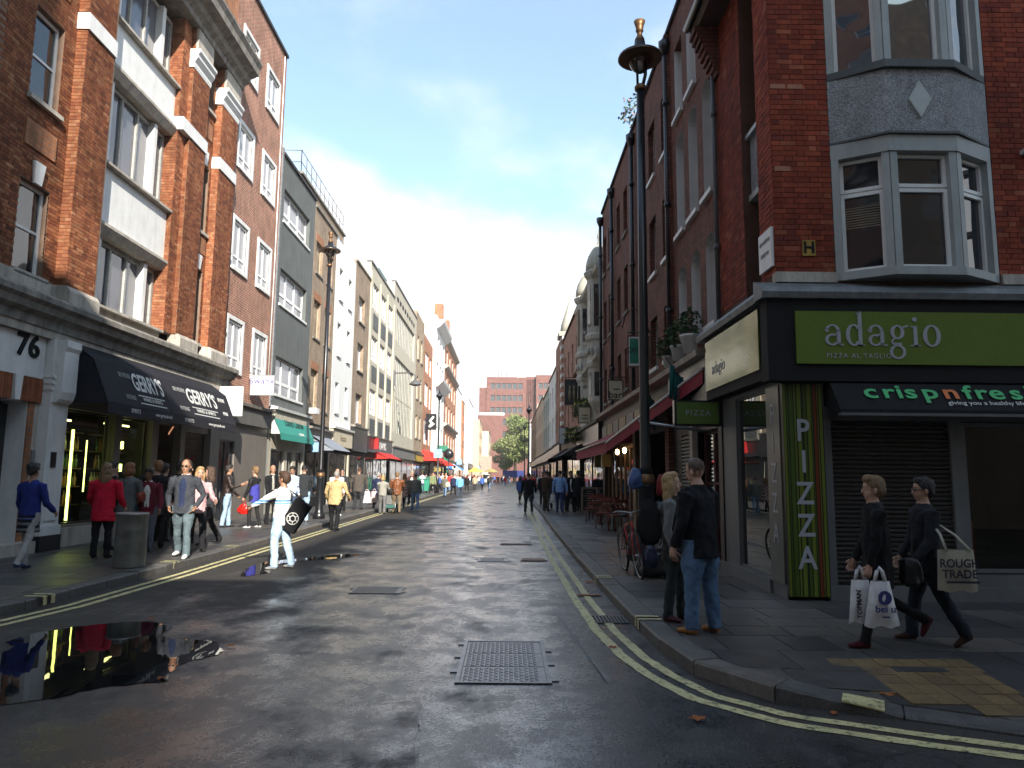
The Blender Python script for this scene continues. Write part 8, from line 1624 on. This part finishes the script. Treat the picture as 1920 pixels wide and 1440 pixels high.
# ------------------------------------------------------------ bags and things people carry
def find(s): return next(q for q in PEOPLE if s in q['label'])
def flatbag(label, c, w, hgt, th, rz, mat, txt=(), handle=.12, seed=1, name='carrier_bag', wide=1.25, tm=None, strap=None):
    t = thing(name, label, 'bag', c, None, rz)
    mb = MB(); nx, nz = 8, 8; r_ = random.Random(seed)
    for s in (-1, 1):
        k = len(mb.v)
        for j in range(nz + 1):
            f = j / nz; ww = w * (1 + (wide - 1) * (1 - f)) / 2; tt = th * math.sin(math.pi * min(1, .12 + .88 * (1 - f) * 1.0) ** .8) * .5 + .006
            for i in range(nx + 1):
                g_ = i / nx * 2 - 1; bul = (1 - g_ * g_) ** .6; mb.v.append((g_ * ww, s * tt * bul * (1 + .35 * noise.noise(Vector((g_ * 3, f * 4, seed + s)))), -hgt + hgt * f + .012 * math.sin(g_ * 6 + seed) * (1 - f)))
        for j in range(nz):
            for i in range(nx): a = k + j * (nx + 1) + i; mb.f.append((a, a + 1, a + nx + 2, a + nx + 1)); mb.m.append(0); mb.s.append(True)
    k = len(mb.v)
    o = put('body', mb.mesh('body', [mat]), t); o.location = (0, 0, 0)
    hb = MB()
    if strap is None:
        for s in (-1, 1): hb.path([(-w * .28, s * .008, -.01), (-w * .14, s * .008, handle * .7), (0, s * .006, handle), (w * .14, s * .008, handle * .7), (w * .28, s * .008, -.01)], [(.014, .003)] * 5, 6, ref=(1, 0, 0))
        o = put('handle', hb.mesh('handle', [mat]), t); o.location = (0, 0, 0)
    for s_, size, zz, wx_ in txt:
        cu = text(s_, size, (c[0], c[1] - th * .74 - .004, c[2] + zz), (1, 0, 0), (0, 0, 1), tm, t, .001, wx_, bold=.002)
    return t
PLW = M('white_plastic_bag', (.60, .61, .63), .4, .12, 8, .6, 22, spec=.5); INK = M('dark_blue_print', (.03, .04, .16), .6); INKB = M('black_print', (.03, .03, .035), .6)
q = find('white carrier bags'); hw_ = world(q, q['hands'][0])
t = flatbag('white carrier bag with a round blue print, the right one of the two', (hw_[0] + .06, hw_[1] - .05, hw_[2] - .13), .17, .40, .10, 0, PLW, [('bei u', .085, -.235, 1.1), ('www', .03, -.30, 1.0)], tm=INK, seed=2, wide=1.9)
MB().lathe((hw_[0] + .07, hw_[1] - .104, hw_[2] - .27), [(.062, -.003), (.062, 0)], 16, axis='y').build('round_print', INK, t)
t = flatbag('white carrier bag with vertical black print, the left one of the two', (hw_[0] - .08, hw_[1] + .03, hw_[2] - .13), .16, .38, .09, 0, PLW, [], tm=INKB, seed=5, wide=1.5)
text('TOPMAN', .06, (hw_[0] - .12, hw_[1] - .022, hw_[2] - .34), (0, 0, 1), (-1, 0, 0), INKB, t, .001, 1.0, bold=.002)
q = find('printed tote bag'); sh_ = world(q, (-.0, -.0, 1.36)); CAN = M('canvas', (.36, .34, .27), .85, .12, 6, .4, 90)
t = flatbag('cream canvas tote bag with dark printed letters on a long strap', (4.10, 6.68, 1.02), .33, .37, .06, .0, CAN, [('ROUGH', .105, -.12, .95), ('TRADE', .105, -.215, .98)], tm=M('tote_ink', (.03, .03, .045), .7), strap=1, seed=7, wide=1.12, name='tote_bag')
sx_, sy_ = 3.98, 7.0
mb = MB(); mb.path([(3.99, 6.63, 1.01), (3.98, 6.70, 1.16), (3.99, 6.87, 1.275), (4.01, 7.0, 1.30), (4.07, 7.06, 1.26)], [(.014, .003)] * 5, 6); mb.path([(4.22, 6.64, 1.01), (4.12, 6.70, 1.15), (4.03, 6.86, 1.26), (4.015, 7.0, 1.295)], [(.014, .003)] * 4, 6); mb.build('strap', CAN, t)
MB().box(3.96, 4.26, 6.606, 6.611, .73, .75).build('printed_rule', MC['tote_ink'], t)
sack('black leather shoulder bag between the two walkers', (3.74, 6.80, .80), (.10, .07, .16), LK, 8, 'shoulder_bag', 'bag', neck=False)
q = find('red handbag'); hw_ = world(q, q['hands'][0]); sack('shiny red handbag held by the person in the black leather jacket', (hw_[0], hw_[1], hw_[2] - .32), (.16, .10, .17), M('red_patent', (.55, .015, .01), .25, .1, 8, .3, 20), 9, 'handbag', 'handbag')
o = MB().path([(hw_[0] - .07, hw_[1], hw_[2] - .22), (hw_[0], hw_[1], hw_[2] - .02), (hw_[0] + .07, hw_[1], hw_[2] - .22)], .01, 6); o.build('handbag_strap', MC['red_patent'], label='strap of the shiny red handbag', cat='bag strap')
q = find('grey coat with reddish'); p_ = world(q, (.27, .02, 1.05)); sack('rust red shoulder bag under the arm of the grey coated woman', p_, (.07, .12, .12), M('rust_leather', (.22, .035, .02), .4), 10, 'shoulder_bag', 'bag', neck=False)
q = find('black coat facing'); p_ = world(q, (.26, .05, .95)); sack('dark slouchy bag between the man in sunglasses and the dark haired woman', p_, (.13, .17, .17), M('dark_slouch_leather', (.035, .03, .028), .4, .2, 8, .4, 20), 11, 'shoulder_bag', 'bag')
q = find('dazzling white'); p_ = world(q, (.05, -.24, .92)); t = thing('backpack', 'black messenger backpack with a round white print slung behind the youth in white', 'backpack', p_)
mb = MB(); ca, sa = math.cos(.55), math.sin(.55)
def bk(u_, v_, w_): return (p_[0] + .03 + u_ * ca + w_ * sa, p_[1] + v_, p_[2] + .02 - u_ * sa * 1.0 + w_ * ca)
mb.hexa([bk(-.15, -.07, -.30), bk(.15, -.07, -.30), bk(.15, .07, -.30), bk(-.15, .07, -.30), bk(-.15, -.07, .25), bk(.15, -.07, .25), bk(.15, .07, .25), bk(-.15, .07, .25)]); mb.build('body', BLK, t)
mb = MB(); k = [bk(.10 * math.cos(a), -.074, -.08 + .10 * math.sin(a)) for a in np.linspace(0, 2 * math.pi, 25)]; mb.path(k, .008, 5, caps=False); k = [bk(.05 * math.cos(a), -.074, -.08 + .05 * math.sin(a)) for a in np.linspace(0, 2 * math.pi, 17)]; mb.path(k, .01, 5, caps=False)
for a in np.linspace(0, 2 * math.pi, 7)[:-1]: mb.path([bk(.05 * math.cos(a), -.074, -.08 + .05 * math.sin(a)), bk(.1 * math.cos(a), -.074, -.08 + .1 * math.sin(a))], .008, 5)
mb.build('round_print', SHW, t); k1, k2_, k3_ = world(q, (.09, -.10, 1.36)), world(q, (.11, .06, 1.30)), world(q, (.12, .02, 1.08)); MB().path([bk(0, 0, .25), k1, k2_, k3_], [(.02, .005)] * 4, 6).build('strap', BLK, t)
hw_ = world(q, q['hands'][0]); MB().box(hw_[0] - .09, hw_[0] + .0, hw_[1] - .03, hw_[1] + .03, hw_[2] + .0, hw_[2] + .07).build('camera', STEEL, label='small silver camera held out by the youth in white', cat='camera')
q = find('heavy man'); hw_ = world(q, q['hands'][1])
flatbag('bulging white carrier bag in the right hand of the grey suited man', (hw_[0], hw_[1], hw_[2] - .12), .26, .5, .2, 0, PLW, [], seed=3, wide=1.3); flatbag('second white and red carrier bag beside the grey suited man', (hw_[0] + .28, hw_[1] + .2, hw_[2] - .12), .26, .48, .2, .3, M('pinkish_bag', (.55, .42, .42), .5, .3, 12), [], seed=4, wide=1.3)
q = find('blue checked shirt and navy'); hw_ = world(q, q['hands'][0]); flatbag('white paper bag in the left hand of the checked shirt man', (hw_[0], hw_[1], hw_[2] - .1), .22, .36, .08, .2, PLW, [], seed=6, wide=1.05)
q = find('cream shoulder bag'); p_ = world(q, (.22, -.02, .95)); sack('cream shoulder bag carried on the far road', p_, (.2, .12, .22), M('cream_leather', (.6, .52, .38), .5), 12, 'shoulder_bag', 'bag', neck=False)
# pushchair
t = thing('pushchair', 'grey pushchair with white fittings pushed along the left kerb', 'pushchair', (-5.0, 31.5, 0)); x, y = -5.0, 31.7
MB().path([(x - .2, y - .55, 1.0), (x - .2, y - .1, .6), (x - .2, y + .35, .12)], .02, 6).path([(x + .2, y - .55, 1.0), (x + .2, y - .1, .6), (x + .2, y + .35, .12)], .02, 6).path([(x - .2, y + .3, .9), (x - .2, y - .3, .12)], .015, 6).path([(x + .2, y + .3, .9), (x + .2, y - .3, .12)], .015, 6).build('frame', STEEL, t)
MB().path([(x - .2, y - .55, 1.0), (x + .2, y - .55, 1.0)], .022, 6).build('handle', BLACKM, t); MB().box(x - .19, x + .19, y - .18, y + .1, .38, .95).build('seat', GRY, t); MB().lathe((x - .19, y, .95), [(.22, 0), (.24, .1), (.24, .28), (.22, .38)], 12, axis='x').build('hood', CHAR, t); MB().box(x - .18, x + .18, y - .25, y + .05, .22, .36).build('basket', cloth('teal_basket', (.05, .12, .11)), t)
for sx in (-.22, .22):
    for yy in (-.3, .35): MB().lathe((x + sx, y + yy, .11), [(.11, -.02), (.11, .02)], 12, axis='x').build('wheel', RUBBER, t)
# ------------------------------------------------------------ haze
hm_ = bpy.data.materials.new('haze'); hm_.use_nodes = True; n = hm_.node_tree; n.nodes.clear(); vo = n.nodes.new('ShaderNodeVolumePrincipled'); vo.inputs['Color'].default_value = (1, .98, .96, 1); vo.inputs['Density'].default_value = 0.0005; vo.inputs['Anisotropy'].default_value = 0.0
oo = n.nodes.new('ShaderNodeOutputMaterial'); n.links.new(vo.outputs[0], oo.inputs['Volume'])
MB().box(-140, 140, -120, 420, -1.0, 42).build('haze', hm_, kind='stuff')
